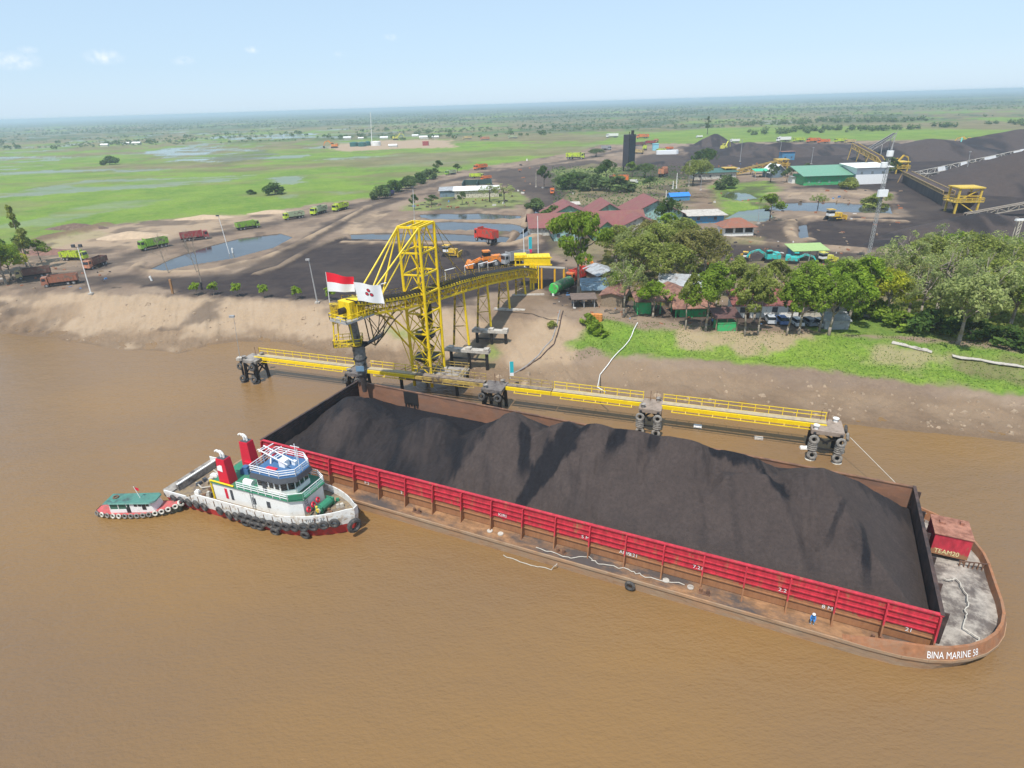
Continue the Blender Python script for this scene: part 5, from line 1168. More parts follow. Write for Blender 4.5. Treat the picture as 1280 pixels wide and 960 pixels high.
# feather banners
def banner(label, base, top, z, w_, c1, c2):
    p = W(*base, z); t_ = R(*top, p.y); root = thing('feather_banner', label, 'banner', (p.x, p.y, z)); h = t_.z-z
    MB().tube((0, 0, -.2), (0, 0, h), .05, .04, 6).build('pole', white, root)
    b = MB(); pts = [(.05, .02, h*.12), (w_, .02, h*.12), (w_, .02, h*.9), (w_*.6, .02, h*.99), (.05, .02, h)]; b.prism([(0, 0)]*0 or [(.05, 0), (w_, 0), (w_, .04), (.05, .04)], h*.3, h*.99); b.build('cloth', c1, root)
    b = MB(); b.prism([(.05, 0), (w_, 0), (w_, .04), (.05, .04)], h*.10, h*.297); b.build('cloth_foot', c2, root)
cyan = mat('cyan_cloth', (.02, .42, .48), .7); magenta = mat('magenta_cloth', (.7, .03, .12), .7)
banner('cyan feather banner on the mud behind the walkway', (637.5, 472), (636, 452), 2.2, .7, cyan, white_clean)
banner('cyan and red feather banner behind the loader station', (661, 318), (662, 296), 5, 1.0, cyan, magenta)
# hoses and cables running down the bank
def gline(name, label, pts, r, m_, cat, z=.08):
    P = [G(*p)+Vector((0, 0, z+r)) for p in pts]; o = resample(P, 1.2); o = [Vector((p.x, p.y, max(gz(p.x, p.y), .0)+z)) for p in o]
    return tag(MB().path(o, r, 5).build(name, m_), label, cat)
hose = mat('grey_hose', (.30, .28, .27), .7)
gline('pipe', 'pair of grey hoses curving down the sandy bank, upper one', [(700, 388), (697, 402), (690, 425), (672, 446), (640, 468)], .12, hose, 'hose')
gline('pipe', 'dark hose beside the grey one, curving down the sandy bank', [(704, 389), (700, 406), (693, 430), (676, 447), (650, 464)], .12, rust_dark, 'hose')
gline('cable', 'thin dark cable crossing the sand toward the rear legs', [(700, 401), (682, 399), (664, 392), (640, 391)], .06, black, 'cable')
P = [G(797, 405), G(788, 425), G(762, 455), G(750, 470)]; P = [Vector((p.x, p.y, gz(p.x, p.y)+.3)) for p in resample(P, 1.5)]+[W(747, 484, 4.0), W(757, 490, 4.6)]
tag(MB().path(P, .09, 6).build('water_pipe', white), 'white water pipe running down the grass bank to the walkway', 'pipe')
# ================================================================== VEHICLES
def paint_m(n, c, dirt=(.19, .145, .11), da=.42): return mat(n, c, .55, var=.1, dirt=dirt, dscale=1.3, damt=da)
bed_p = paint_m('bed_paint', (.33, .13, .07)); cab_p = paint_m('cab_paint', (.62, .22, .08))
def PM(n):
    return {'lime': paint_m('lime_paint', (.48, .62, .03)), 'green': paint_m('leaf_green_paint', (.22, .42, .04)), 'darkred': paint_m('dark_red_paint', (.33, .03, .04)), 'brown': paint_m('brown_paint', (.16, .075, .055)),
            'redbrown': paint_m('red_brown_paint', (.36, .14, .08)), 'red': paint_m('truck_red_paint', (.62, .05, .03)), 'orange': paint_m('orange_paint', (.72, .17, .03)), 'white': white, 'blue': paint_m('dark_blue_paint', (.05, .05, .22)),
            'pale': paint_m('pale_green_paint', (.40, .47, .28)), 'tan': paint_m('tan_paint', (.55, .42, .18)), 'grey': grey, 'pink': paint_m('pink_paint', (.55, .22, .12))}[n]
def wheel_parts(par, xs, hw, r=.5, w=.35):
    for x in xs:
        for s in (-1, 1):
            wh_ = MB().tube((x, s*(hw-w), r), (x, s*hw, r), r, r, 14).build('wheel', tyre_m, par); MB().tube((x, s*hw, r), (x, s*(hw+.01), r), r*.5, r*.45, 10).build('rim', grey, wh_)
def make_truck():
    root = thing('dump_truck', 'x', 'truck', (0, 0, 0))
    MB().box(-.3, 0, .55, 8.0, .9, .3).build('chassis', black, root)
    b = MB(); b.prism([(2.6, -1.15), (4.2, -1.15), (4.2, 1.15), (2.6, 1.15)], .7, 2.75, 0, top=[(2.65, -1.08), (3.95, -1.05), (3.95, 1.05), (2.65, 1.08)]); c = b.build('cab', cab_p, root)
    MB().add([(4.16, -.95, 1.75), (4.16, .95, 1.75), (4.03, .9, 2.5), (4.03, -.9, 2.5)], [(0, 1, 2, 3)]).build('windshield', glass, c)
    for s in (-1, 1): MB().add([(3.0, s*1.14, 1.75), (3.9, s*1.14, 1.75), (3.8, s*1.11, 2.45), (3.0, s*1.11, 2.45)], [(0, 1, 2, 3)]).build('side_window', glass, c)
    b = MB(); x0, x1, y, z0, z1 = -4.3, 2.3, 1.2, 1.1, 2.75
    b.box((x0+x1)/2, 0, z0, x1-x0, 2*y, .12)
    for s in (-1, 1):
        b.box((x0+x1)/2, s*y, z0+.1, x1-x0, .1, z1-z0)
        for k in range(9): b.box(x0+.1+k*(x1-x0-.2)/8, s*(y+.08), z0+.1, .12, .09, z1-z0)
    b.box(x1, 0, z0+.1, .1, 2*y, z1-z0+.35); b.box(x0, 0, z0+.1, .1, 2*y, z1-z0)
    bd = b.build('dump_bed', bed_p, root)
    b = MB(); b.prism([(x0+.1, -y+.1), (x1-.1, -y+.1), (x1-.1, y-.1), (x0+.1, y-.1)], 1.25, 1.9, 0, top=[(x0+.3, -y+.12), (x1-.3, -y+.12), (x1-.3, y-.12), (x0+.3, y-.12)]); b.build('load', rust_dark, bd)
    wheel_parts(root, (-3.2, -1.9, 3.1), 1.2)
    return root
tproto = make_truck(); tfirst = [True]
def truck(label, rear, front, bed, cab, ln=8.6, dz=0, group='dump trucks parked and driving about the coal yard', flip=0, yaw=None, hgt=1.0):
    a, c = G(*rear), G(*front); m = (a+c)/2; rz = yaw if yaw is not None else atan2(c.y-a.y, c.x-a.x); s = ln/8.6
    d = dup(tproto, (m.x, m.y, gz(m.x, m.y)+dz), rz, label, group, (s, s, s*hgt), {'bed_paint': PM(bed), 'cab_paint': PM(cab)}); return d
truck('faded red-brown dump truck alone on the sand, cab facing the left edge', (97, 354), (56, 359), 'redbrown', 'redbrown')
truck('dark brown dump truck with a yellow cab half under the left trees', (66, 344), (20, 350), 'brown', 'tan')
truck('bright lime dump truck facing right beside the double lamp pole', (76, 325), (113, 325), 'lime', 'lime')
truck('dark brown dump truck nose to nose with the lime truck by the lamp pole', (134, 329), (106, 339), 'brown', 'pink')
truck('leaf green dump truck with ribbed bed parked by the grey pond', (213, 307), (172, 315), 'green', 'green', 9.5, hgt=1.1)
truck('dark red dump truck parked on the upper haul road', (227, 302), (262, 298), 'darkred', 'darkred', 9.5)
truck('green dump truck standing alone on the sand above the pond', (298, 288), (323, 284), 'green', 'green', 9)
truck('pale green truck, first of three queuing on the upper road', (378, 272), (357, 275), 'pale', 'lime', 9)
truck('pale bedded truck with lime cab, middle of three queuing', (410, 264), (387, 271), 'pale', 'lime', 10)
truck('lime truck, last of the three queuing on the upper road', (437, 260), (414, 266), 'lime', 'lime', 9.5)
truck('small dark blue truck driving up the road past the shrubs', (492, 243), (484, 246), 'blue', 'blue', 7)
truck('pale green truck far up the road above the settling basins', (567, 218), (560, 219), 'pale', 'green', 9)
truck('orange truck on the far road above the storage sheds', (609, 211), (592, 213), 'orange', 'orange', 11)
truck('lime truck standing behind the white roofed sheds', (590, 223), (602, 223), 'lime', 'lime', 9); truck('orange truck right of the lime one behind the white roofed sheds', (612, 224), (603, 225), 'orange', 'orange', 7)
truck('red high-sided truck standing on the black yard', (619, 307), (597, 303), 'red', 'red', 9.5, hgt=1.35)
truck('grey dusty truck beside the orange loader on the black yard', (653, 328), (634, 332), 'grey', 'grey', 9, hgt=1.15)
truck('small orange truck coming down the dark road', (690, 238), (690.5, 246), 'orange', 'orange', 7)
truck('orange truck with long bed behind the trees above the maroon roofs', (784, 229), (762, 229), 'orange', 'brown', 11, hgt=1.2)
truck('small white truck near the black tower trees', (788, 228), (797, 229), 'white', 'white', 5)
truck('orange-red truck on the black road under the olive tree', (817, 225), (840, 216), 'pink', 'red', 11, hgt=1.3)
truck('lime truck bed seen on the pale ground left of the black tower', (711, 199), (728, 199), 'lime', 'lime', 15)
truck('orange-red truck parked right of the loader station behind a tree', (728, 350), (714, 356), 'red', 'orange', 8.5, hgt=1.2)
far_g = 'distant trucks lined up along the far edge of the yard'
for i, (x, y, c1, w_, lab) in enumerate(((765, 172, 'white', 24, 'white truck far left of the black tower top'), (803, 173, 'orange', 24, 'orange truck just right of the black tower top'), (606, 175, 'pink', 20, 'pink-brown truck on the far dyke road'), (584, 174, 'tan', 20, 'tan truck on the far dyke road'), (641, 173, 'pale', 20, 'pale truck leftmost on the far right dyke'),
      (918, 178, 'white', 16, 'white truck behind the left coal heap'), (979, 177, 'white', 22, 'white roofed truck on the far row'), (998, 177, 'lime', 18, 'lime truck next to the white one on the far row'), (1016, 178, 'orange', 20, 'orange truck in the far row'), (1029, 179, 'orange', 18, 'second orange truck, right of the first in the far row'), (1050, 178, 'lime', 18, 'lime truck right of the orange pair'), (1062, 179, 'tan', 16, 'tan truck by the far yellow conveyor'),
      (1165, 183, 'pink', 22, 'pink-red truck on the far right heap'), (874, 172, 'white', 12, 'small white truck in the far middle'), (826, 190, 'lime', 14, 'lime truck among the trucks by the blue kiosk'), (836, 187, 'orange', 12, 'orange truck by the blue kiosk'))):
    truck(lab, (x+6, y+.3), (x-6, y), c1, c1, w_*.62, 0, far_g, yaw=pi+.08)
for i, (x, y, c1, lab) in enumerate(((800, 182, 'brown', 'brown truck in the crowded lot, upper left'), (806, 187, 'lime', 'lime truck in the crowded lot by the black tower'), (797, 192, 'tan', 'tan truck at the foot of the black tower'), (812, 180, 'darkred', 'dark red truck in the crowded lot'), (820, 178, 'pink', 'pink truck at the back of the crowded lot'), (758, 187, 'grey', 'grey truck on pale ground left of the black tower'))):
    truck(lab, (x+5, y+1), (x-5, y), c1, c1, 11, 0, 'trucks in the crowded lot beside the black tower', yaw=.3+i)
for o_ in kids(tproto)+[g for k in kids(tproto) for g in kids(k)]: bpy.data.objects.remove(o_)
bpy.data.objects.remove(tproto)
white_box = MB(); p = G(830, 193); d_ = MB(); d_.prism([(0, 0), (16, -2), (18, 0), (18, 3), (0, 3.5)], 0, 3.2); o = d_.build('box_trailer', white_clean); o.location = (p.x-6, p.y, p.z); tag(o, 'long white box trailer on the black road beyond the kiosk', 'trailer')
p = G(819, 188); b = MB(); b.box(0, 0, 0, 5, 4, 5.5); b.box(0, 0, 5.5, 5.6, 4.6, .3); o = b.build('kiosk', mat('light_blue_paint', (.25, .55, .65), .6)); o.location = p; tag(o, 'pale blue upright kiosk among the far trucks', 'kiosk')
# ---- machines
def excavator(label, px, c, yaw, s=1.0, boom=1, name='excavator', grp='excavators working in the yard'):
    p = G(*px); r = thing(name, label, 'excavator', p, yaw, grp, s); cm = paint_m(*c)
    for y in (-1.1, 1.1):
        b = MB(); b.prism([(-1.9, y-.3), (1.9, y-.3), (1.9, y+.3), (-1.9, y+.3)], 0, .9, 0, top=[(-1.5, y-.3), (1.5, y-.3), (1.5, y+.3), (-1.5, y+.3)]); b.build('track', black, r)
    b = MB(); b.box(-.5, 0, .95, 3.6, 2.5, 1.1); b.box(-1.6, 0, 2.05, 1.2, 2.3, .4); bd = b.build('body', cm, r)
    b = MB(); b.box(.7, .75, 2.05, 1.3, .95, 1.15); cb = b.build('cab', cm, r); MB().box(.72, .75, 2.35, 1.34, .99, .6).build('window', glass, cb)
    b = MB(); b.bar((.9, -.2, 1.7), (3.2, -.2, 4.2*boom), .45, .6); b.bar((3.2, -.2, 4.2*boom), (5.4, -.2, 3.4*boom), .4, .5); b.build('boom', cm, r)
    MB().bar((5.4, -.2, 3.5*boom), (6.3, -.2, 1.2), .35).build('arm', cm, r)
    b = MB(); b.prism([(5.6, -.7), (6.6, -.7), (6.6, .3), (5.6, .3)], .2, 1.2, 0, top=[(5.9, -.7), (6.8, -.7), (6.8, .3), (5.9, .3)]); b.build('bucket', black, r)
    return r
teal = ('teal_paint', (.04, .48, .45)); yel = ('machine_yellow', (.68, .42, .03)); ora = ('machine_orange', (.75, .22, .02)); lem = ('lemon_paint', (.65, .62, .08))
excavator('teal excavator with long arm stretched left, parked on the grey ground', (962, 327), teal, pi, 1.05, .75)
excavator('second teal excavator, right of the long-armed one', (991, 329), teal, -.4, .9, .7)
excavator('small orange excavator in the shade right of the loader station', (748, 345), ora, 2.4, 1.0)
excavator('orange excavator at the left end of the distant sand pad', (418, 185), ora, pi, 2.0)
excavator('pale green excavator on the coal row beyond the olive trees', (905, 188), lem, .8, 1.7)
excavator('teal excavator standing on the far coal heap', (1197, 193), teal, 1.0, 1.6, 1.6)
excavator('yellow excavator on the far coal heap, left of a pair', (1212, 181), yel, 2.5, 1.8, .8); excavator('yellow excavator on the far coal heap, right of a pair', (1243, 186), yel, .5, 1.8, .8)
excavator('yellow machine with raised lime arm beside the feeder tower', (1118, 208), yel, .2, 1.5, 1.0)
excavator('yellow excavator at the distant sand pad, behind the tanks', (495, 175), lem, .3, 2.0)
def dozer(label, px, c, yaw, s=1.0, name='bulldozer'):
    r = thing(name, label, 'bulldozer', G(*px), yaw, 'bulldozers on the coal', s); cm = paint_m(*c)
    for y in (-1.05, 1.05): MB().prism([(-2.1, y-.28), (2.1, y-.28), (2.1, y+.28), (-2.1, y+.28)], 0, 1.0, 0, top=[(-1.5, y-.28), (1.3, y-.28), (1.3, y+.28), (-1.5, y+.28)]).build('track', black, r)
    MB().box(.5, 0, .7, 3.0, 1.4, 1.3).build('body', cm, r); b = MB(); b.box(-1.0, 0, 1.2, 1.5, 1.5, 1.6); cb = b.build('cab', white, r); MB().box(-1.0, 0, 1.9, 1.54, 1.54, .6).build('window', glass, cb); MB().box(-1.0, 0, 2.81, 1.8, 1.8, .12).build('roof', cm, cb)
    b = MB(); b.box(2.8, 0, .1, .25, 3.3, 1.3); b.bar((2.7, -1.2, .6), (0, -1.4, .6), .2); b.bar((2.7, 1.2, .6), (0, 1.4, .6), .2); b.build('blade', cm, r); return r
dozer('yellow bulldozer with white cab pushing coal behind the tower', (563, 320), yel, -.3, 1.15)
dozer('yellow bulldozer on the dark ground beside the long pond', (1041, 275), yel, .1, 1.35)
dozer('small yellow machine left of the teal excavators', (931, 324), yel, 1.2, .8); dozer('small yellow machine among the bushes at the right coal edge', (1239, 320), yel, 1.0, 1.0)
dozer('yellow machine right of the green roofed shed', (1031, 328), lem, .3, 1.0)
def loader(label, px, c, yaw, s=1.0):
    r = thing('wheel_loader', label, 'wheel loader', G(*px), yaw, None, s); cm = paint_m(*c)
    wheel_parts(r, (-1.7, 1.5), 1.35, .8, .55)
    b = MB(); b.prism([(-3.2, -.9), (0, -.9), (0, .9), (-3.2, .9)], .9, 2.3, 0, top=[(-3.0, -.8), (0, -.8), (0, .8), (-3.0, .8)]); b.box(1.0, 0, .9, 1.9, 1.0, .8); b.build('body', cm, r)
    b = MB(); b.box(.1, 0, 1.6, 1.5, 1.5, 1.8); cb = b.build('cab', cm, r); MB().box(.1, 0, 2.3, 1.54, 1.54, .8).build('window', glass, cb)
    b = MB(); b.bar((1.2, -.6, 1.8), (3.4, -.6, 1.0), .25, .4); b.bar((1.2, .6, 1.8), (3.4, .6, 1.0), .25, .4); b.build('lift_arm', cm, r)
    MB().prism([(3.3, -1.5), (4.6, -1.5), (4.6, 1.5), (3.3, 1.5)], .2, 1.5, 0, top=[(3.3, -1.5), (3.9, -1.5), (3.9, 1.5), (3.3, 1.5)]).build('bucket', cm, r); return r
loader('orange wheel loader crossing the black yard toward the left', (609, 333), ora, 3.4, 1.35)
# cars under the trees
def car(label, px, c, yaw):
    r = thing('parked_car', label, 'car', G(*px), yaw, 'cars parked in the shade below the long red roof'); cm = mat(c[0], c[1], .3, var=.04)
    wheel_parts(r, (-1.35, 1.35), .85, .33, .22)
    b = MB(); b.prism([(-2.2, -.85), (2.2, -.85), (2.2, .85), (-2.2, .85)], .3, .9, 0, top=[(-2.15, -.8), (2.1, -.8), (2.1, .8), (-2.15, .8)]); bd = b.build('body', cm, r)
    b = MB(); b.prism([(-1.9, -.78), (1.1, -.78), (1.1, .78), (-1.9, .78)], .9, 1.45, 0, top=[(-1.6, -.65), (.5, -.65), (.5, .65), (-1.6, .65)]); b.build('windows', glass, r); MB().box(-.55, 0, 1.453, 2.0, 1.28, .04).build('roof', cm, r)
for i, (x, y, c, lab) in enumerate(((962, 402, ('car_silver', (.5, .52, .55)), 'silver car leftmost under the long red roof'), (976, 403, ('car_blue', (.12, .2, .4)), 'blue car second in the shaded row'), (994, 405, ('car_white', (.7, .7, .7)), 'white car in the shaded row beside a thin trunk'), (1009, 405, ('car_grey', (.2, .22, .25)), 'dark grey car near the tin shed'), (1022, 406, ('car_white', (.7, .7, .7)), 'white car nearest the grey tin shed'))): car(lab, (x, y), c, 1.4+.1*i)
def bike(label, px):
    r = thing('motorcycle', label, 'motorcycle', G(*px), 1.2); 
    for x in (-.65, .65): MB().torus((x, 0, .32), (0, 1, 0), .27, .07, 12, 6).build('wheel', tyre_m, r)
    b = MB(); b.bar((-.6, 0, .4), (0, 0, .55), .12); b.bar((0, 0, .55), (.65, 0, .4), .1); b.bar((.4, 0, .5), (.35, 0, 1.0), .08); b.box(-.25, 0, .62, .8, .28, .2); b.build('body', blue_cloth, r); MB().bar((.35, -.35, 1.0), (.35, .35, 1.0), .05).build('handlebar', black, r)
bike('motorcycle parked left of the green kiosk', (890, 404))
# tank by the station
p = G(695, 368); r = thing('green_tank', 'bright green cylinder tank lying on the dark ground beside the conveyor end', 'tank', (p.x, p.y, p.z), .95)
gp_ = paint_m('bright_green_paint', (.04, .55, .08)); MB().tube((-1.0, 0, 1.7), (6.5, 0, 1.7), 1.35, 1.35, 18).build('shell', paint_m('dark_green_tank', (.03, .16, .05)), r)
MB().tube((-1.35, 0, 1.7), (-1.0, 0, 1.7), 1.2, 1.36, 18).build('end_cap', gp_, r)
for x in (0, 4.5): MB().box(x, 0, 0, .5, 2.0, .6).build('cradle', concrete_pale, r)
MB().box(-1.2, 0, .0, .5, .5, .55).build('valve', white, r)

# ================================================================== BUILDINGS
maroon = mat('maroon_roof_tiles', (.215, .075, .070), .75, var=.12, vscale=.5, dirt=(.20, .09, .07), dscale=.25, damt=.45, bump=.5, bscale=6)
browntile = mat('brown_roof_tiles', (.26, .10, .06), .8, var=.15, dirt=(.2, .12, .09), damt=.4, bump=.5, bscale=6)
greenroof = mat('green_metal_roof', (.14, .30, .20), .5, var=.08, dirt=(.3, .33, .28), damt=.25)
rustroof = mat('rusty_tin_roof', (.26, .13, .09), .8, var=.3, vscale=.8, dirt=(.13, .06, .045), dscale=.5, damt=.5)
tinroof = mat('grey_tin_roof', (.34, .35, .36), .6, var=.2, vscale=.8, dirt=(.18, .15, .13), dscale=.5, damt=.4)
bluegrey = mat('blue_grey_tin', (.16, .23, .28), .6, var=.25, dirt=(.1, .09, .08), damt=.4)
darkroof = mat('dark_sheet_roof', (.07, .065, .06), .7, var=.25)
greenwall = paint_m('green_wall_paint', (.04, .42, .14)); mint = paint_m('mint_wall_paint', (.22, .50, .34)); aqua = paint_m('aqua_wall_paint', (.30, .50, .47)); cream = paint_m('cream_wall_paint', (.55, .50, .40))
palewall = paint_m('pale_wall_plaster', (.55, .53, .47)); bluewall = paint_m('blue_wall_paint', (.05, .25, .45))
def bpart(root, x, y, w, d, h, rh, kind, wall, roof, over=.6, wins=0, door=False, winw=1.1, winh=1.1, winm=dkgrey, wz=1.2, gapz=0.0, open_=False):
    """one block of a building: (x, y) middle of its near side in the root's frame, depth going away"""
    x0, x1, y0, y1 = x-w/2, x+w/2, y, y+d; wl = None
    if not open_:
        b = MB(); b.box(x, y+d/2, -.4, w, d, h+.4)
        if kind == 'gable_y': b.add([(x0, y0, h), (x1, y0, h), (x, y0, h+rh), (x0, y1, h), (x1, y1, h), (x, y1, h+rh)], [(0, 1, 2), (5, 4, 3)])
        if kind == 'gable_x': b.add([(x0, y0, h), (x0, y1, h), (x0, y+d/2, h+rh), (x1, y0, h), (x1, y1, h), (x1, y+d/2, h+rh)], [(2, 1, 0), (3, 4, 5)])
        wl = b.build('walls', wall, root)
    else:
        for a in (x0+.15, x1-.15, (x0+x1)/2):
            for c in (y0+.15, y1-.15): MB().box(a, c, -.3, .2, .2, h+.3).build('post', wall, root)
    o = over; t = .14; b = MB()
    def slab(q_): b.hexa([Vector(v) for v in q_], [Vector(v)+Vector((0, 0, t)) for v in q_])
    k = rh/(w/2) if kind == 'gable_y' else rh/(d/2) if kind != 'flat' else 0
    hh = h+.02
    if kind == 'gable_y':
        slab([(x0-o, y0-o, hh-k*o), (x, y0-o, hh+rh), (x, y1+o, hh+rh), (x0-o, y1+o, hh-k*o)][::1]); slab([(x, y0-o, hh+rh), (x1+o, y0-o, hh-k*o), (x1+o, y1+o, hh-k*o), (x, y1+o, hh+rh)])
    elif kind == 'gable_x':
        ym = y+d/2; slab([(x0-o, y0-o, hh-k*o), (x1+o, y0-o, hh-k*o), (x1+o, ym, hh+rh), (x0-o, ym, hh+rh)]); slab([(x0-o, ym, hh+rh), (x1+o, ym, hh+rh), (x1+o, y1+o, hh-k*o), (x0-o, y1+o, hh-k*o)])
    elif kind == 'hip':
        ym = y+d/2; rw = max(.3, w/2-d/2); a = [(x0-o, y0-o), (x1+o, y0-o), (x1+o, y1+o), (x0-o, y1+o)]; tp = [(x-rw, ym), (x+rw, ym)]
        b.add([(*q_, hh-.1) for q_ in a]+[(*q_, hh+rh) for q_ in tp], [(0, 1, 5, 4), (1, 2, 5), (2, 3, 4, 5), (3, 0, 4), (3, 2, 1, 0)])
    elif kind == 'shed': slab([(x0-o, y0-o, hh), (x1+o, y0-o, hh), (x1+o, y1+o, hh+rh), (x0-o, y1+o, hh+rh)])
    else: slab([(x0-o, y0-o, hh), (x1+o, y0-o, hh), (x1+o, y1+o, hh), (x0-o, y1+o, hh)])
    b.build('roof', roof, root)
    if wl is not None:
        for i in range(wins):
            xx = x0+w*(i+.5)/wins; wd_o = MB().box(xx, y0-.03, wz, winw, .06, winh).build('window', winm, wl); MB().box(xx, y0-.06, wz-.1, winw+.2, .1, .08).build('sill', concrete_pale, wd_o)
        if door: MB().box(x0+w*.2, y0-.035, 0, .95, .07, 2.1).build('door', mat('door_brown', (.12, .06, .03), .7), wl)
    return wl
def building(name, label, cat, px, yaw, parts, group=None, s=1.0):
    p = G(*px); r = thing(name, label, cat, (p.x, p.y, p.z), yaw, group, s)
    for a in parts: bpart(r, *a[0], **(a[1] if len(a) > 1 else {}))
    return r
office = building('office_compound', 'large complex of joined maroon gable roofs with mint green walls', 'building', (752, 299), .05, [
    ((-11.5, 0, 9, 12, 3.2, 3.2, 'gable_y', aqua, maroon), dict(wins=3, over=1.0)), ((1.0, -2.5, 8, 12, 3.2, 3.0, 'gable_y', mint, maroon), dict(wins=2, door=True, over=1.1)),
    ((-3, 9.6, 40, 12, 3.2, 3.4, 'gable_x', palewall, maroon), dict(over=.8)), ((14, 4, 13, 10, 3.3, 3.0, 'gable_y', palewall, maroon), dict(wins=2, over=.9)),
    ((-7, 27, 17, 16, 3.4, 4.0, 'gable_y', mint, maroon), dict(wins=0, over=1.0)), ((8, 27, 14, 16, 3.4, 4.0, 'gable_y', mint, maroon), dict(over=1.0)), ((25, 24, 20, 18, 3.6, 4.8, 'gable_y', aqua, maroon), dict(wins=4, over=1.2))])
building('guard_house', 'white house with brown hip roof and three wide dark windows', 'house', (923, 295), 0, [((0, 0, 9.8, 7, 3.0, 2.4, 'hip', white, browntile), dict(wins=3, winw=2.5, winh=1.4, winm=glass, over=1.1))])
p = G(903, 294); b = MB(); b.box(0, 0, 0, .15, .15, 1.5); b.box(0, -.1, .5, 2.0, .1, 1.5); o = b.build('sign_board', mat('sign_yellow', (.8, .55, .02), .5)); o.location = p; tag(o, 'yellow board standing at the left corner of the white house', 'sign')
building('flat_roof_house', 'low house with flat pale roof and blue door left of the brown roof', 'house', (883, 279), 0, [((0, 0, 12.5, 10, 2.8, .3, 'shed', bluewall, concrete_pale), dict(wins=2, over=1.2))])
building('processing_hall', 'long green roofed hall with a tall white block on its right', 'hall', (1036, 231), .0, [((0, 0, 26, 14, 4.5, 3.5, 'shed', greenwall, greenroof), dict(wins=5, over=1.5, winm=mint)), ((20, -2, 16, 14, 8.0, .8, 'shed', white_clean, white), dict(wins=3, wz=5, over=1.6, winm=palewall))])
building('workshop_shed', 'long dark roofed shed with pale front left of the small conveyor', 'shed', (894, 224), .05, [((0, 0, 24, 10, 3.5, 1.2, 'shed', palewall, mat('dark_green_roof', (.05, .12, .10), .6)), dict(wins=4, over=1.0))])
building('small_white_house', 'small house with steep white gable roof beside the pond trees', 'house', (972, 222), .1, [((0, 0, 9, 9, 3.5, 3.4, 'gable_y', bluegrey, white), dict(wins=2, over=1.2))])
building('green_awning', 'bright green sheet roof on posts behind the reed pond', 'shelter', (957, 222), 0, [((0, 0, 12, 5, 3.5, .8, 'shed', grey, mat('bright_green_sheet', (.05, .45, .25), .5)), dict(open_=True))])
building('small_white_shed', 'little white shed left of the green roofed hall', 'shed', (998, 229), 0, [((0, 0, 7, 5, 3.2, .3, 'flat', white, tinroof), dict(wins=1))])
building('storage_shed', 'pale white roofed storage shed above the settling basins', 'shed', (596, 247), .03, [((0, 0, 22, 8, 3.5, 1.0, 'shed', cream, white), dict(over=.8))])
building('storage_shed', 'greyish blue roofed shed joined left of the white one', 'shed', (566, 246), .03, [((0, 0, 13, 8, 3.0, .9, 'shed', bluegrey, tinroof), dict(over=.6))])
p = G(596, 236); b = MB()
for (x, y, sx, sy) in ((-8, 9, .4, 18), (8, 9, .4, 18), (0, 18, 16, .4), (0, 9, .3, 18)): b.box(x, y, 0, sx, sy, 3)
o = b.build('storage_bin', mat('dark_green_wall', (.03, .07, .06), .7)); o.location = p; tag(o, 'open dark walled bin behind the white roofed shed', 'bin'); 
building('stilt_hut', 'green hut on posts under the lime green tree', 'hut', (811, 393), 0, [((0, 0, 5.2, 4, 2.9, .8, 'shed', greenwall, rustroof), dict(open_=True)), ((-.9, .3, 2.8, 3, 2.4, .2, 'flat', greenwall, greenwall), dict(over=0))])
building('stilt_hut', 'green hut with brown roof in the middle of the tree row', 'hut', (865, 397), 0, [((0, 0, 7.2, 4, 2.8, 1.4, 'gable_x', greenwall, rustroof), dict(open_=True, over=.9)), ((.3, .4, 5.6, 3, 1.5, .1, 'flat', greenwall, greenwall), dict(over=0))])
building('green_kiosk', 'small bright green kiosk with dark lean-to roof at the grass edge', 'kiosk', (908, 414), 0, [((0, 0, 3.6, 2.6, 1.6, .2, 'flat', greenwall, greenwall), dict(over=.1)), ((0, .1, 4.4, 3.6, 2.7, .8, 'shed', wood, mat('dark_red_tin', (.11, .055, .05), .7, var=.25)), dict(open_=True, over=.5))])
building('rusty_shed', 'narrow shed with long rusty tin roof right of the station', 'shed', (764, 384), -.35, [((0, 0, 4.8, 10, 2.6, .7, 'gable_y', wood, rustroof), dict(over=.5))])
building('tin_shed', 'blue-grey tin roof shed behind the small dark shelter', 'shed', (745, 376), 0, [((0, 0, 6, 8, 2.5, .6, 'shed', wood, bluegrey), dict(over=.4))])
building('dark_shelter', 'small open shelter with dark flat roof at the top of the grass', 'shelter', (730, 385), 0, [((0, 0, 5, 3.2, 2.0, .3, 'shed', grey, mat('dusty_dark_roof', (.15, .11, .09), .8, var=.2)), dict(open_=True, over=.4))])
building('pale_tin_shed', 'shed with crumpled pale grey roof among the rear trees', 'shed', (761, 358), .3, [((0, 0, 6, 8, 3.0, 1.0, 'gable_y', wood, tinroof), dict(over=.5))])
building('pale_tin_shed', 'grey roofed shed seen between bare branches in the tree row', 'shed', (848, 372), -.3, [((0, 0, 9, 7, 3.0, 1.6, 'gable_x', wood, tinroof), dict(over=.5))])
building('brown_roof_hut', 'hut with brown roof behind the middle green hut', 'hut', (850, 386), .1, [((0, 0, 5, 8, 2.8, 1.0, 'gable_y', wood, rustroof), dict(over=.6))])
building('long_canteen', 'long white building with dark red tin roof behind the tree row', 'building', (988, 397), -.08, [((-5, 0, 13, 5.5, 2.7, 1.6, 'shed', white, mat('dark_red_roof', (.22, .07, .06), .75, var=.2, dirt=(.14, .06, .05), damt=.4)), dict(wins=4, over=.8, door=True)), ((9, .3, 14, 5, 2.6, 1.4, 'shed', palewall, mat('dark_red_roof', (.22, .07, .06))), dict(wins=3, over=.8))])
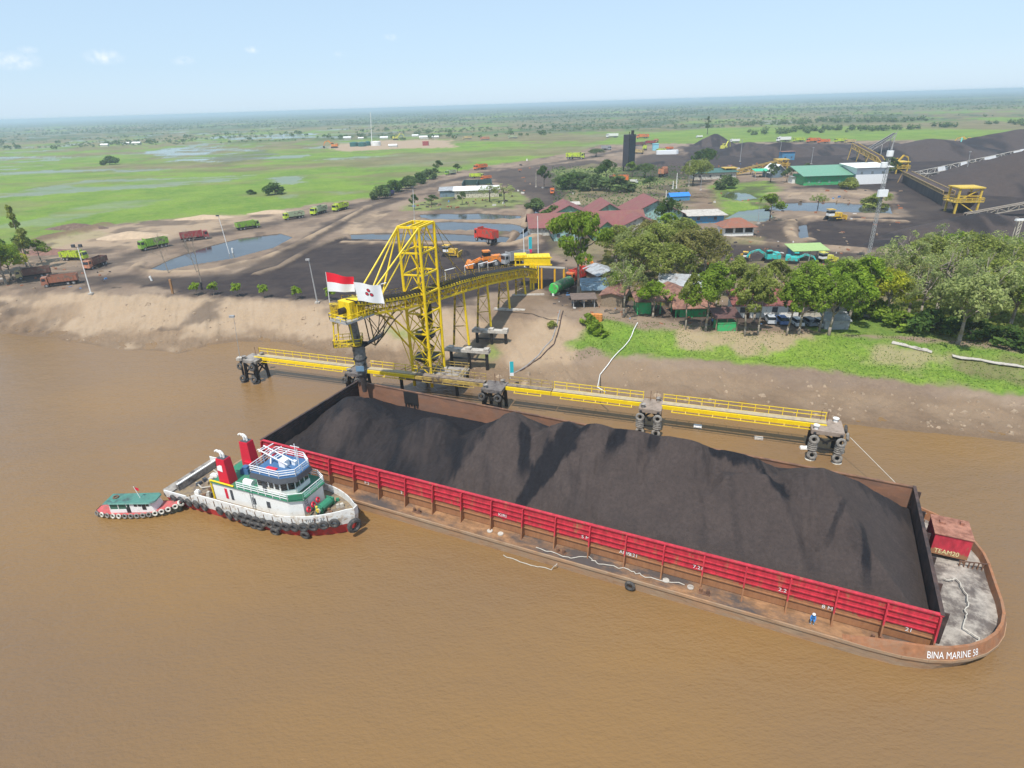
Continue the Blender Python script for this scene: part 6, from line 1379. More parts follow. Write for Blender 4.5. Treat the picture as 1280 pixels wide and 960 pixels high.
building('tin_shed', 'leaning grey tin sheet shed at the right end of the parked cars', 'shed', (1045, 412), -.1, [((0, 0, 4.6, 2.6, 1.7, .9, 'shed', tinroof, tinroof), dict(over=.3))])
building('blue_shed', 'shed with blue wall and pale green roof beside the teal excavators', 'shed', (1011, 327), 0, [((0, 0, 9, 5, 3.0, .8, 'shed', grey, mat('pale_green_roof', (.30, .42, .16), .7)), dict(open_=True)), ((-3.5, .2, 1.8, 4, 2.8, .1, 'flat', bluewall, bluewall), dict(over=0))])
building('green_container', 'upright bright green container standing beside the maroon roofs', 'container', (708, 268), -.05, [((0, 0, 3.0, 9, 3.4, .1, 'flat', paint_m('lime_green_sheet', (.06, .60, .06)), paint_m('lime_green_sheet', (.06, .60, .06))), dict(over=0, wins=1))])
building('cream_shed', 'small cream shed squeezed between green container and maroon roofs', 'shed', (719, 265), 0, [((0, 0, 3.2, 4, 3.0, .5, 'shed', cream, concrete_pale), dict())])
building('blue_tarp_shelter', 'bright blue tarpaulin shelter by the timber pile', 'shelter', (850, 251), .1, [((0, 0, 9, 5, 2.0, 1.2, 'gable_x', bluewall, mat('blue_tarpaulin', (.03, .20, .62), .5)), dict(over=.3))])
building('white_annex', 'little white flat annex at the right of the maroon roofs', 'shed', (823, 268), 0, [((0, 0, 9, 4, 2.6, .1, 'flat', white, white), dict(over=.2))])
building('container_office', 'blue cabin on top of the small conveyor house far right of the tower', 'cabin', (985, 200), 0, [((0, 0, 9, 6, 5.5, .3, 'flat', bluewall, rustroof), dict(wins=2))])
for (px, w_, wl_, rf_, lab, nm) in (((443, 183), 9, 'dkg', 'dkg', 'dark green tank leftmost on the distant sand pad', 'storage_tank'), ((453, 183), 9, 'dkg', 'dkg', 'dark green tank second on the distant sand pad', 'storage_tank'), ((470, 182), 10, 'w', 'w', 'white tank in the middle of the distant sand pad', 'storage_tank'), ((460, 182), 6, 'dkg', 'w', 'dark tank with white top on the distant sand pad', 'storage_tank')):
    p = G(*px); b = MB(); m_ = white if wl_ == 'w' else mat('dark_teal_tank', (.02, .11, .10), .5); b.tube((0, 0, 0), (0, 0, 4.6), w_*.6, w_*.6, 18); b.tube((0, 0, 4.6), (0, 0, 5.4), w_*.6, .5, 18); o = b.build(nm, m_); o.location = p; tag(o, lab, 'tank', 'storage tanks on the distant sand pad')
for (px, w_, lab) in (((434, 174), 14, 'small white roof hut top left of the distant pad'), ((451, 174), 10, 'little white hut above the tanks of the distant pad'), ((519, 171), 12, 'pale blue hut behind the distant pad'), ((530, 174), 16, 'white low hut at the back of the distant pad'), ((544, 173), 12, 'pale hut furthest right behind the distant pad'), ((491, 184), 12, 'white cabin at the front of the distant pad'), ((480, 174), 14, 'grey hut in the middle back of the distant pad'), ((130, 183), 14, 'tiny yellowish hut far out in the marsh, leftmost'), ((157, 181), 14, 'tiny pale hut far out in the marsh, middle'), ((170, 181), 16, 'tiny white hut far out in the marsh, rightmost'), ((870, 126), 150, 'white far building on the horizon')):
    building('field_hut', lab, 'hut', px, 0, [((0, 0, w_*.8, w_*.4, w_*.17, w_*.1, 'gable_x', palewall, white), dict(over=.4))], 'small huts far out on the plain')
p = G(532, 180); building('red_container', 'dark red container on the distant sand pad', 'container', (532, 182), 0, [((0, 0, 7, 5, 4.5, .2, 'flat', PM('darkred'), PM('red')), dict(over=.2))])
# the tall black billboard
p = G(786, 214); r = thing('billboard_tower', 'tall narrow black slatted tower rising above the far trees', 'tower', p, .0)
tall = R(786, 166, p.y).z-p.z; s0 = mat('black_slats', (.035, .033, .045), .6, var=.3, stretch=(1, 1, .3)); s1 = mat('dark_slate_panel', (.022, .035, .045), .6, var=.3)
V_ = [(-4.4, 0), (-1.2, -2.6), (3.6, .6), (2.0, 4)]; MB().prism(V_, 3, tall-1, 0).build('cladding', s0, r)
for i in range(24): a, c = Vector((*V_[1], 3.5+i*(tall-5)/24)), Vector((*V_[2], 3.5+i*(tall-5)/24)); MB().bar(a-Vector((0, .1, 0)), c-Vector((0, .1, 0)), .25, .5).build('slat', s1, r)
b = MB(); b.bar((-1.2, -2.7, 2), (-1.2, -2.7, tall+.6), .4); b.bar((1.2, 0, tall-1.2), (1.3, 0, tall+1.4), 1.6, 1.6); b.build('corner_mast', black, r)
for x, y in ((-3.4, .5), (2.4, 2)): MB().tube((x, y, -.5), (x, y, 3), .5, n=8).build('leg', black, r)
# ================================================================== RIGHT-HAND CONVEYORS
def seg_conv(label, P0, P1, w, dn, m_s, m_b, legs=(), name='belt_conveyor', solid=False, cat='conveyor', clad=None):
    P0, P1 = Vector(P0), Vector(P1); r = thing(name, label, cat, (P0.x, P0.y, 0), 0, 'belt conveyors of the coal yard'); o0 = Vector((P0.x, P0.y, 0)); L_ = (P1-P0).length; n = max(4, int(L_/3.2)); P = [P0.lerp(P1, i/n) for i in range(n+1)]
    sd = side(P, 1); tr = MB(); bl = MB()
    for i in range(n+1):
        q_ = P[i]-o0
        for s_ in (-1, 1):
            t_, u_ = q_+sd*s_*w/2, q_+sd*s_*w/2-Vector((0, 0, dn)); tr.bar(t_, u_, .22)
            if i < n:
                q2 = P[i+1]-o0; t2, u2 = q2+sd*s_*w/2, q2+sd*s_*w/2-Vector((0, 0, dn)); tr.bar(t_, t2, .3); tr.bar(u_, u2, .3); tr.bar(t_ if i % 2 else u_, u2 if i % 2 else t2, .18)
        tr.bar(q_+sd*w/2-Vector((0, 0, dn)), q_-sd*w/2-Vector((0, 0, dn)), .2)
    tr.build('truss', m_s, r); bl.bar(P0-o0-Vector((0, 0, .3)), P1-o0-Vector((0, 0, .3)), w*.85, .3); bl.build('belt', m_b, r)
    if clad:
        for t0, t1 in clad: MB().bar(P0.lerp(P1, t0)-o0-Vector((0, 0, dn/2)), P0.lerp(P1, t1)-o0-Vector((0, 0, dn/2)), w+.25, dn+.15).build('cladding', white_clean, r)
    for t_ in legs:
        q_ = P0.lerp(P1, t_)-o0; g = gz(q_.x+o0.x, q_.y+o0.y)
        for s_ in (-1, 1): MB().bar(q_+sd*s_*w/2-Vector((0, 0, dn)), Vector((q_.x+sd.x*s_*w*.8, q_.y+sd.y*s_*w*.8, g-.3)), .35).build('leg', m_s, r)
    return r
cwhite = mat('pale_truss_paint', (.62, .58, .52), .6, var=.1, dirt=(.35, .28, .22), damt=.3)
A1 = R(1143, 215, 334); A2 = R(1277, 187, 300)
seg_conv('long white truss conveyor climbing right over the big coal heap', A1, A2, 3.2, 2.4, cwhite, rust_dark, (.02, .55), clad=((.26, .33), (.48, .54), (.70, .80), (.95, 1.02)))
seg_conv('white horizontal truss conveyor lying below the long one', R(1150, 217, 330), R(1193, 216, 325), 2.4, 2.2, cwhite, rust_dark, (0, 1))
seg_conv('thin slanting white chute between the two pale conveyors', R(1193, 215, 324), R(1221, 199, 312), 1.2, 1.0, cwhite, rust_dark)
seg_conv('tan walled conveyor running down to the yellow feeder tower', R(1134, 214, 322), R(1187, 239, 250), 4, 1.2, mat('tan_steel', (.42, .28, .12), .7, var=.2), rust_dark, (.0,))
w0, w1 = R(1134, 217, 322), R(1187, 242, 248); b = MB()
n = 20
for i in range(n):
    a, c = w0.lerp(w1, i/n), w0.lerp(w1, (i+1)/n); b.bar((a.x, a.y, (a.z+3)/2), (c.x, c.y, (c.z+3)/2), 3.0, max(1, (a.z+c.z)/2-4.2))
tag(b.build('feeder_wall', mat('dark_corrugated_wall', (.06, .05, .05), .8, var=.4, vscale=.5, stretch=(1, 1, .2))), 'dark wall under the tan conveyor leading to the feeder tower', 'wall')
def frame_tower(label, px, w, d, h, cm, yaw=0, name='feeder_tower'):
    p = G(*px); r = thing(name, label, 'tower', p, yaw)
    for x in (-w/2, w/2):
        for y in (0, d): MB().bar((x, y, -.3), (x, y, h), .6).build('column', cm, r)
    MB().box(0, d/2, h, w+1.5, d+1.5, .4).build('roof', cm, r)
    b = MB(); b.box(0, d/2, h*.45, w+3, d+1, .3); b.bar((-w/2, 0, h*.5), (w/2, 0, h), .3); b.bar((w/2, 0, 0), (-w/2, 0, h*.5), .3); b.bar((-w/2, 0, h*.7), (w/2, 0, h*.7), .3); b.build('deck', cm, r)
    MB().prism([(-w*.2, d*.3), (w*.2, d*.3), (w*.2, d*.7), (-w*.2, d*.7)], .5, h*.45, 0, top=[(-w*.4, 0.1), (w*.4, 0.1), (w*.4, d*.9), (-w*.4, d*.9)]).build('hopper', rust_dark, r)
    railing(r, [(-w/2-1.5, -.4), (w/2+1.5, -.4), (w/2+1.5, d+.4), (-w/2-1.5, d+.4)], h*.45+.3, 1.2, cm, 2, 2, .1)
    MB().box(w*.3, d*.4, h*.5, w*.3, d*.4, h*.3).build('motor_house', rust, r); return r
ty_ = mat('feeder_yellow', (.62, .42, .05), .6, var=.15, dirt=(.3, .2, .08), damt=.3)
frame_tower('yellow framed feeder tower standing in coal at the right', (1206, 267), 7.5, 6.5, 9.0, ty_, -.12)
frame_tower('yellow machine house at the head of the tan conveyor', (1126, 217), 6, 6, 6, ty_)
seg_conv('low grey truss conveyor leaving the frame at the right edge', R(1207, 267, 227), R(1300, 250, 222), 2.2, 1.8, mat('grey_brown_steel', (.36, .31, .25), .7, var=.2), rust_dark, (.05, .9))
MB_ = MB(); p = G(1242, 276); MB_.bar((-8, 0, .6), (8, 0, .6), 1.6, .7); MB_.bar((-8, 0, .95), (8, 0, .95), 1.9, .1); o = MB_.build('spare_conveyor_frame', mat('grey_brown_steel', (.36, .31, .25))); o.location = p; tag(o, 'short grey frame lying on the coal below the low conveyor', 'frame')
tan_y = mat('ochre_steel', (.55, .36, .07), .7, var=.2, dirt=(.2, .13, .07), damt=.3)
seg_conv('ochre conveyor sloping down right beyond the white block', R(1069, 179, 446), R(1100, 196, 410), 4, 3, tan_y, rust_dark, (0, .35, .7), clad=None)
seg_conv('ochre end section of the far conveyor curving to the ground', R(1100, 196, 410), R(1106, 205, 404), 3.5, 2.5, tan_y, rust_dark, (1,))
seg_conv('dark narrow conveyor pointing up into the far field', R(1082, 188, 442), R(1119, 166, 440), 4, 2, mat('pale_grey_steel', (.36, .34, .32), .7), black, (.55, .95))
seg_conv('small ochre conveyor rising right behind the reed pond', R(908, 216, 374), R(976, 200, 384), 3, 2, tan_y, rust_dark, (.1, .5, .9))
frame_tower('small ochre hopper frame at the foot of the small conveyor', (912, 222), 6, 5, 5, tan_y, 0, 'hopper_frame'); frame_tower('ochre drive frame at the upper end of the small conveyor', (977, 214), 6, 5, 6.5, tan_y, 0, 'hopper_frame')
# ================================================================== STOCKPILES
def heap(label, px, rx, ry, h, yaw=0, ridge=(), m_=None, sh=.5, grp='coal stockpiles in the yard', name='coal_stockpile'):
    p = G(*px); sd_ = int(px[0]*7+px[1]) % 997
    def hf(x, y):
        d = np.sqrt((x/rx)**2+(y/ry)**2)+.24*(fbm(x+50, y+50, max(rx, ry)*.45, 4, sd_)-.5); hh = np.clip(1-d, 0, 1)
        e = h*(1-(1-hh)**1.25) if not ridge else 0
        for (dx, dy, k, s_) in ridge: e = np.maximum(e, np.clip(h*k-np.sqrt((x-dx)**2+(y-dy)**2)*s_, 0, 99)*np.clip(hh*6, 0, 1))
        return e+.35*(fbm(x+9, y+5, 4, 3, sd_+1)-.5)-.35
    o = heap_mesh(name, np.linspace(-rx*1.1, rx*1.1, 90), np.linspace(-ry*1.1, ry*1.1, 60), hf, lambda x, y, z: .7*sstep(.5, .62, fbm(x+3, y*.4, rx*.3, 4, sd_+3)), m_ or yardcoal)
    o.location = (p.x, p.y, 4.95); o.rotation_euler = (0, 0, yaw); return tag(o, label, 'coal heap' if grp else 'heap', grp)
yardcoal = coal_m
heap('huge coal heap filling the right edge below the long white conveyor', (1285, 232), 52, 40, 17)
heap('broad coal heap in front of the grey conveyor at the right', (1225, 298), 30, 19, 8.5)
heap('smooth coal heap sloping below the feeder tower', (1160, 303), 22, 9, 2.6)
heap('coal ridge behind the long white conveyor, middle right', (1160, 196), 60, 34, 13); heap('coal ridge furthest right on the horizon side', (1270, 188), 74, 34, 15)
heap('pointed coal heap left of the far coal row', (893, 182), 22, 16, 11); heap('first rounded heap of the far coal row behind the sheds', (935, 192), 34, 20, 9)
heap('second rounded heap of the far coal row behind the sheds', (975, 194), 36, 22, 10); heap('third heap of the far coal row near the ochre conveyor', (1020, 192), 34, 20, 8); heap('small fresh coal heap right of the yellow bulldozer', (577, 318), 4.2, 3.4, 2.0); heap('low heap beside the ochre conveyor', (1105, 190), 30, 20, 8)
heap('grey coal heap at the roadside near the kiosk', (838, 206), 24, 12, 3.5)
earth = mat('dug_brown_earth', (.12, .075, .055), .95, var=.35, vscale=1.2, dirt=(.2, .14, .1), damt=.4, bump=.6, bscale=2)
heap('rough dark mound of dug earth at the edge of the marsh', (95, 286), 16, 4.5, 2.8, -.12, (), earth, .5, None, 'earth_mound')
heap('long low brown earth bank under the left trees', (60, 316), 14, 5, 2.0, -.1, (), mat('red_brown_earth', (.19, .10, .075), .95, var=.3, vscale=1, bump=.5, bscale=2), .5, None, 'earth_mound')
heap('pale sand heap behind the dark truck near the lamp pole', (165, 296), 15, 6, 2.6, .1, (), mat('pale_sand', (.42, .31, .21), .95, var=.15, vscale=.6, bump=.4, bscale=2), .5, None, 'sand_heap')
heap('sand heap at the marsh side of the upper road', (255, 273), 16, 4, 2.0, .1, (), mat('pale_sand', (.42, .31, .21)), .5, None, 'sand_heap')
heap('sandy rise on the right of the two pale sand heaps', (340, 266), 14, 4, 1.8, .1, (), mat('pale_sand', (.42, .31, .21)), .5, None, 'sand_heap')
# barrels, timber, posts
for i, (px, lab) in enumerate((((741, 401), 'orange barrel at the left of three above the grass'), ((746, 401), 'orange barrel in the middle of three above the grass'), ((750, 401.5), 'orange barrel at the right of three above the grass'))):
    p = G(*px); b = MB(); b.tube((0, 0, -.1), (0, 0, 1.5), .48, n=14); b.torus((0, 0, .5), (0, 0, 1), .49, .04, 14, 5); b.torus((0, 0, 1.0), (0, 0, 1), .49, .04, 14, 5); b.torus((0, 0, 1.5), (0, 0, 1), .46, .05, 14, 5); o = b.build('barrel', mat('barrel_orange', (.62, .25, .06), .6, var=.2)); o.location = p; tag(o, lab, 'barrel', 'orange barrels above the grass bank')
random.seed(11)
p = G(872, 246); b = MB()
for i in range(22): x = random.uniform(-6, 6); y = random.uniform(-4, 4); a = random.uniform(-.5, .5); b.bar((x-3*cos(a), y-3*sin(a), .3+random.random()), (x+3*cos(a), y+3*sin(a), .3+random.random()), .3)
o = b.build('timber_pile', wood); o.location = p; tag(o, 'loose pile of grey planks right of the blue tarpaulin', 'timber'); o['kind'] = 'stuff' if 0 else None
if 'kind' in o.keys(): del o['kind']
# ================================================================== POLES
def pole(label, base, top, r0=.16, style='flood', m_=None, name='floodlight_pole', grp='tall lighting poles around the yard', zb=None):
    p = G(*base) if zb is None else W(base[0], base[1], zb); t_ = R(*top, p.y); h = t_.z-p.z; r = thing(name, label, 'lamp pole', p, 0, grp)
    lean = Vector((t_.x-p.x, 0, h)); MB().tube((0, 0, -.3), lean, r0, r0*.55, 8).build('mast', m_ or white, r)
    if style == 'double':
        MB().bar(lean+Vector((-1.0, 0, 0)), lean+Vector((1.0, 0, 0)), .12).build('crossarm', dkgrey, r)
        for s_ in (-.9, .9): b = MB(); b.box(lean.x+s_, -.2, lean.z, .75, .5, .75); b.build('lamp_head', dkgrey, r)
    elif style == 'flood': b = MB(); b.box(lean.x-.2, -.25, lean.z-.05, .9, .5, .4); b.build('lamp_head', dkgrey if m_ is None else m_, r)
    b = MB(); b.box(0, 0, -.1, 1.0, 1.0, .5); b.build('footing', concrete_pale, r)
    return r
pole('tall white pole with two lamp heads at the top of the left bank', (114, 368), (97, 309), .16, 'double')
pole('white light pole standing at the grey settling pond', (288, 321), (273, 270), .14); pole('pale lattice light pole at the bank edge left of the flags', (397, 379), (386, 325), .2, 'flood', grey)
pole('white pole left of the loader station', (656, 336), (654, 287), .17, 'none'); pole('white pole right of the loader station', (673, 325), (672, 270), .17, 'none')
pole('thin white pole rising behind the yellow tower', (518, 276), (516, 234), .12); pole('thin pole with white head on the left mooring platform', (300, 449), (292, 396), .06, 'flood', grey, zb=4.35)
pole('white pole in front of the maroon right gable', (832, 263), (833, 238), .2, 'none'); pole('pale pole beside the blue tarpaulin, taller one', (845.5, 236), (846.7, 216), .25, 'none'); pole('pale pole beside the blue tarpaulin, shorter one', (841, 237), (841.7, 226), .25, 'none')
pole('tan pole among the olive trees right of the black road', (861, 233), (862.5, 203), .3, 'none', cream); pole('short white pole at the maroon gable corner', (820, 264), (820.6, 252), .2, 'none'); pole('tan post beside the dark bush on the left of the maroon roofs', (670, 234), (670, 216), .2, 'none', cream)
pole('thin pole above the far coal row', (925, 202), (928, 175), .22, 'flood', grey); pole('thin pole behind the small ochre conveyor', (974, 196), (977, 178), .22, 'flood', grey); pole('grey pole near the dark wall and low conveyor', (1205, 232), (1213, 190), .2, 'flood', grey)
pole('thin pole in front of the brown hip roof pond', (948, 280), (949, 258), .14, 'none', grey); pole('pole at the left pond beside the timber', (876, 238), (877, 219), .15, 'none', grey); pole('very tall hair-thin mast at the distant sand pad', (465, 182), (463, 140), .45, 'none', white, 'radio_mast', None)
pole('thin pole right of the green roofed hall', (1014, 205), (1017, 185), .2, 'flood', grey); pole('pole beside the white canopy far in the yard', (1071, 200), (1073, 183), .2, 'none', grey)
p = G(1083, 331); t_ = R(1113, 190, p.y); r = thing('lattice_mast', 'very tall leaning lattice mast with white box in front of the right yard', 'mast', p, 0)
h = t_.z-p.z; dx = t_.x-p.x; MBx = MB()
for k in range(30):
    z0, z1 = h*k/30, h*(k+1)/30; o0 = dx*k/30; o1 = dx*(k+1)/30; w_ = .30
    for a, c in ((-w_, -w_), (w_, -w_), (w_, w_), (-w_, w_)): MBx.bar((a+o0, c, z0), (a+o1, c, z1), .08)
    MBx.bar((-w_+o0, -w_, z0), (w_+o1, -w_, z1), .07); MBx.bar((w_+o0, w_, z0), (-w_+o1, w_, z1), .07); MBx.bar((-w_+o0, -w_, z0), (w_+o0, -w_, z0), .08)
MBx.build('lattice', grey, r); b = MB(); b.box(dx*.66-.1, -.6, h*.66-1.0, 2.4, .7, 1.7); b.build('equipment_box', white_clean, r)
b = MB(); b.tube((dx, 0, h-1.0), (dx, 0, h+.3), .8, .8, 12); b.build('lamp_ring', white_clean, r); b = MB(); b.tube((dx-.9, 0, h-3.6), (dx-.9, 0, h-2.4), .8, .8, 12); b.build('dish', white_clean, r); MB().tube((dx, 0, h+.5), (dx+.7, 0, h+5.5), .1, .05, 6).build('antenna', grey, r)
p = G(1261, 322); t_ = R(1275, 276, p.y); r = thing('lattice_mast', 'short tan lattice mast at the right edge above the trees', 'mast', p, 0); h = t_.z-p.z; dx = t_.x-p.x; b = MB()
for k in range(10):
    z0, z1 = h*k/10, h*(k+1)/10; o0, o1 = dx*k/10, dx*(k+1)/10
    for a, c in ((-.4, -.4), (.4, -.4), (.4, .4), (-.4, .4)): b.bar((a+o0, c, z0), (a+o1, c, z1), .14)
    b.bar((-.4+o0, -.4, z0), (.4+o1, -.4, z1), .1)
b.build('lattice', cream, r); MB().box(dx, 0, h, 2.4, .8, .5).build('lamp_bar', white, r)
for px, tp, lab in (((216, 367), (212, 349), 'leaning brown wooden post at the top of the sandy bank'), ((190, 351), (187, 345), 'short white post in the loop road'), ((252, 362), (251, 353), 'short dark stump at the bank edge below the bare trees'), ((291, 320), (290, 310), 'small white post standing in the grey pond')):
    p = G(*px); t_ = R(*tp, p.y); b = MB(); b.bar((0, 0, -.4), (t_.x-p.x, 0, t_.z-p.z), .45 if 'brown' in lab else .35); b.bar((t_.x-p.x-.3, 0, t_.z-p.z-.3), (t_.x-p.x+.3, 0, t_.z-p.z-.25), .2); o = b.build('post', mat('brown_post', (.3, .16, .07), .9) if 'brown' in lab else (black if 'dark' in lab else white)); o.location = p; tag(o, lab, 'post')
# odds and ends lying about
litter = [mat('litter_wood', (.28, .20, .13), .9), mat('litter_pale', (.55, .52, .48), .8), mat('litter_dark', (.06, .05, .05), .9), mat('litter_rust', (.30, .12, .06), .9), mat('litter_blue', (.08, .20, .40), .7)]
b = MB(); random.seed(71)
for (x0, x1, y0, y1, n_) in ((735, 1000, 352, 408, 170), (700, 860, 300, 345, 40), (860, 1060, 300, 335, 90), (690, 735, 350, 395, 40), (500, 640, 248, 262, 40), (865, 1130, 235, 300, 80), (0, 150, 330, 362, 40), (640, 720, 200, 250, 20), (850, 1060, 205, 225, 60)):
    for _ in range(n_):
        p = G(random.uniform(x0, x1), random.uniform(y0, y1)); k = p.y/160; b.box(p.x, p.y, p.z-.1, random.uniform(.2, 1.3)*k, random.uniform(.15, .5)*k, random.uniform(.15, .5)*k, random.uniform(0, 3), random.choice((0, 0, 0, 1, 2, 2, 2, 3, 3, 3, 0, 2, 3, 4)), random.uniform(.6, 1), random.uniform(.5, 1))
o = b.build('yard_litter', litter); o['kind'] = 'stuff'
# rim walls and paved strip of the right path
for a, c, lab in (((1115, 428), (1165, 440), 'white paved strip of path at the top of the grass bank'), ((1190, 444), (1285, 459), 'white paved strip of path at the right edge')):
    P0, P1 = G(*a), G(*c); b = MB(); n = 8
    for i in range(n): u, v = P0.lerp(P1, i/n), P0.lerp(P1, (i+1)/n); b.bar((u.x, u.y, gz(u.x, u.y)+.06), (v.x, v.y, gz(v.x, v.y)+.06), 1.5, .1)
    o = b.build('path', concrete_pale); o['kind'] = 'structure'
# ================================================================== TREES
def leaf_mat(name, c1, c2, tr=.5):
    m = bpy.data.materials.new(name); m.use_nodes = True; t = m.node_tree; N = t.nodes; L = t.links; N.remove(N['Principled BSDF'])
    g = N.new('ShaderNodeNewGeometry'); mx = N.new('ShaderNodeMix'); mx.data_type = 'RGBA'; mx.inputs['A'].default_value = (*c1, 1); mx.inputs['B'].default_value = (*c2, 1)
    L.new(g.outputs['Random Per Island'], mx.inputs['Factor'])
    tcn = N.new('ShaderNodeTexCoord'); n = N.new('ShaderNodeTexNoise'); n.inputs['Scale'].default_value = .45; n.inputs['Detail'].default_value = 3; L.new(tcn.outputs['Object'], n.inputs['Vector'])
    r = N.new('ShaderNodeMapRange'); r.inputs['From Min'].default_value = .35; r.inputs['From Max'].default_value = .65; r.inputs['To Min'].default_value = .72; r.inputs['To Max'].default_value = 1.25; L.new(n.outputs[0], r.inputs['Value'])
    s = N.new('ShaderNodeVectorMath'); s.operation = 'SCALE'; L.new(mx.outputs['Result'], s.inputs[0]); L.new(r.outputs[0], s.inputs['Scale'])
    d = N.new('ShaderNodeBsdfDiffuse'); tl = N.new('ShaderNodeBsdfTranslucent'); ms = N.new('ShaderNodeMixShader'); ms.inputs[0].default_value = tr
    L.new(s.outputs[0], d.inputs[0]); L.new(s.outputs[0], tl.inputs[0]); L.new(d.outputs[0], ms.inputs[1]); L.new(tl.outputs[0], ms.inputs[2]); L.new(ms.outputs[0], N['Material Output'].inputs[0]); return m
LM = {'green': leaf_mat('green_leaves', (.15, .24, .03), (.30, .40, .06)), 'dark': leaf_mat('dark_green_leaves', (.06, .12, .03), (.13, .20, .05)), 'lime': leaf_mat('lime_leaves', (.19, .31, .03), (.34, .45, .06)),
      'yellow': leaf_mat('yellow_green_leaves', (.30, .35, .03), (.55, .54, .06)), 'olive': leaf_mat('olive_leaves', (.20, .25, .05), (.36, .39, .11)), 'brownish': leaf_mat('brown_olive_leaves', (.18, .185, .055), (.31, .28, .10)),
      'grey': leaf_mat('grey_green_leaves', (.26, .31, .10), (.43, .47, .19)), 'hazy': leaf_mat('dull_green_leaves', (.10, .16, .06), (.19, .25, .09)), 'farleaf': leaf_mat('far_leaves', (.13, .19, .08), (.20, .26, .11))}
bark = mat('pale_bark', (.27, .23, .18), .9, var=.3, vscale=2, dirt=(.14, .11, .09), damt=.4); bark_d = mat('dark_bark', (.09, .07, .055), .9, var=.3)
def crown_mesh(lobes, n, leaf, seed, gap=.30, name='crown'):
    rs = np.random.RandomState(seed); vols = np.array([l[3]*l[4] for l in lobes]); pr = vols/vols.sum(); vs = []; 
    k = rs.choice(len(lobes), n*2, p=pr); L_ = np.array(lobes)[k]; d = rs.normal(size=(n*2, 3)); d /= np.linalg.norm(d, axis=1)[:, None]; rad = rs.uniform(.35, 1, n*2)**.45
    bump = fbm(d[:, 0]*2+L_[:, 0], d[:, 1]*2+d[:, 2]*1.7+L_[:, 1], .7, 3, seed); rad = rad*(.72+.56*bump)
    P = L_[:, :3]+d*rad[:, None]*np.stack([L_[:, 3], L_[:, 3], L_[:, 4]], 1)
    keep = fbm(P[:, 0]+P[:, 2]*.6, P[:, 1]-P[:, 2]*.5, 1.7, 2, seed+5) > gap; P = P[keep][:n]; d = d[keep][:n]; m = len(P)
    nrm_ = d*.6+rs.normal(size=(m, 3))*.55+np.array([0, 0, .45]); nrm_ /= np.linalg.norm(nrm_, axis=1)[:, None]
    a = np.cross(nrm_, rs.normal(size=(m, 3))); a /= np.linalg.norm(a, axis=1)[:, None]; b_ = np.cross(nrm_, a); s = leaf*rs.uniform(.6, 1.35, m)[:, None]
    V = np.stack([P-a*s, P-b_*s*.55, P+a*s, P+b_*s*.55+nrm_*s*.25], 1).reshape(-1, 3)
    me = bpy.data.meshes.new(name); me.vertices.add(len(V)); me.vertices.foreach_set('co', V.ravel()); me.loops.add(m*4); me.loops.foreach_set('vertex_index', np.arange(m*4).astype(np.int32)); me.polygons.add(m); me.polygons.foreach_set('loop_start', (np.arange(m)*4).astype(np.int32)); me.polygons.foreach_set('loop_total', np.full(m, 4, np.int32)); me.update(calc_edges=True)
    return me
def trunk_mb(h, r, lobes, rs, lean=(0, 0), lo=.4):
    b = MB(); top = Vector((lean[0], lean[1], h)); p0 = Vector((0, 0, -.4)); pts = [p0.lerp(top, t)+Vector((rs.uniform(-.12, .12), rs.uniform(-.12, .12), 0))*(t > 0) for t in (0, .25, .5, .75, 1)]
    for i in range(4): b.tube(pts[i], pts[i+1], r*(1-.2*i), r*(1-.2*(i+1)), 7)
    for l in lobes:
        s_ = pts[2].lerp(pts[4], rs.uniform(0, 1)); e = Vector(l[:3]); m_ = s_.lerp(e, .5)+Vector((0, 0, -.3)); b.tube(s_, m_, r*.38, r*.26, 5); b.tube(m_, e, r*.26, r*.1, 5)
        for q_ in range(3): f_ = e+Vector((rs.uniform(-1, 1)*l[3]*.7, rs.uniform(-1, 1)*l[3]*.7, rs.uniform(-.2, .8)*l[4])); b.tube(m_.lerp(e, .6), f_, r*.14, r*.05, 4)
    return b
rs = random.Random(21)
def mk_lobes(n, R_, z0, z1, r0, r1, flat=.75):
    out_ = []
    for i in range(n):
        a = i*2.4+rs.uniform(-.4, .4); q_ = R_*sqrt((i+.3)/n); z = z0+(z1-z0)*(1-(q_/R_)**1.6)+rs.uniform(-.5, .5); r_ = rs.uniform(r0, r1); out_.append((q_*cos(a), q_*sin(a), z, r_, r_*flat))
    return out_
PROTO = {}
def proto(key, lobes, n, leaf, h, r, gap=.3, seed=1, lean=(0, 0)):
    me = crown_mesh(lobes, n, leaf, seed, gap); me.materials.append(LM['green']); tb = trunk_mb(h, r, lobes, rs, lean); tm = bpy.data.meshes.new('trunk'); tm.from_pydata(tb.v, [], tb.f); tm.materials.append(bark); tm.polygons.foreach_set('use_smooth', [True]*len(tm.polygons)); PROTO[key] = (me, tm)
proto('broad', mk_lobes(11, 4.3, 6.5, 10.0, 1.8, 2.6), 5200, .25, 7.5, .38, .46, 3)
proto('round', mk_lobes(8, 2.9, 6.0, 9.5, 1.5, 2.2), 3600, .24, 7, .28, .46, 4)
proto('umbrella', mk_lobes(10, 4.8, 8.0, 10.6, 1.5, 2.2, .42)+mk_lobes(5, 3.4, 5.6, 7.2, 1.2, 1.7, .4), 4600, .27, 9.3, .34, .42, 5)
proto('sparse', mk_lobes(12, 4.0, 6.0, 10.5, 1.2, 2.0), 3000, .18, 8.5, .30, .47, 6)
proto('slender', mk_lobes(7, 2.0, 5.5, 10.8, 1.1, 1.6), 2600, .25, 8.5, .22, .44, 7, (.6, 0))
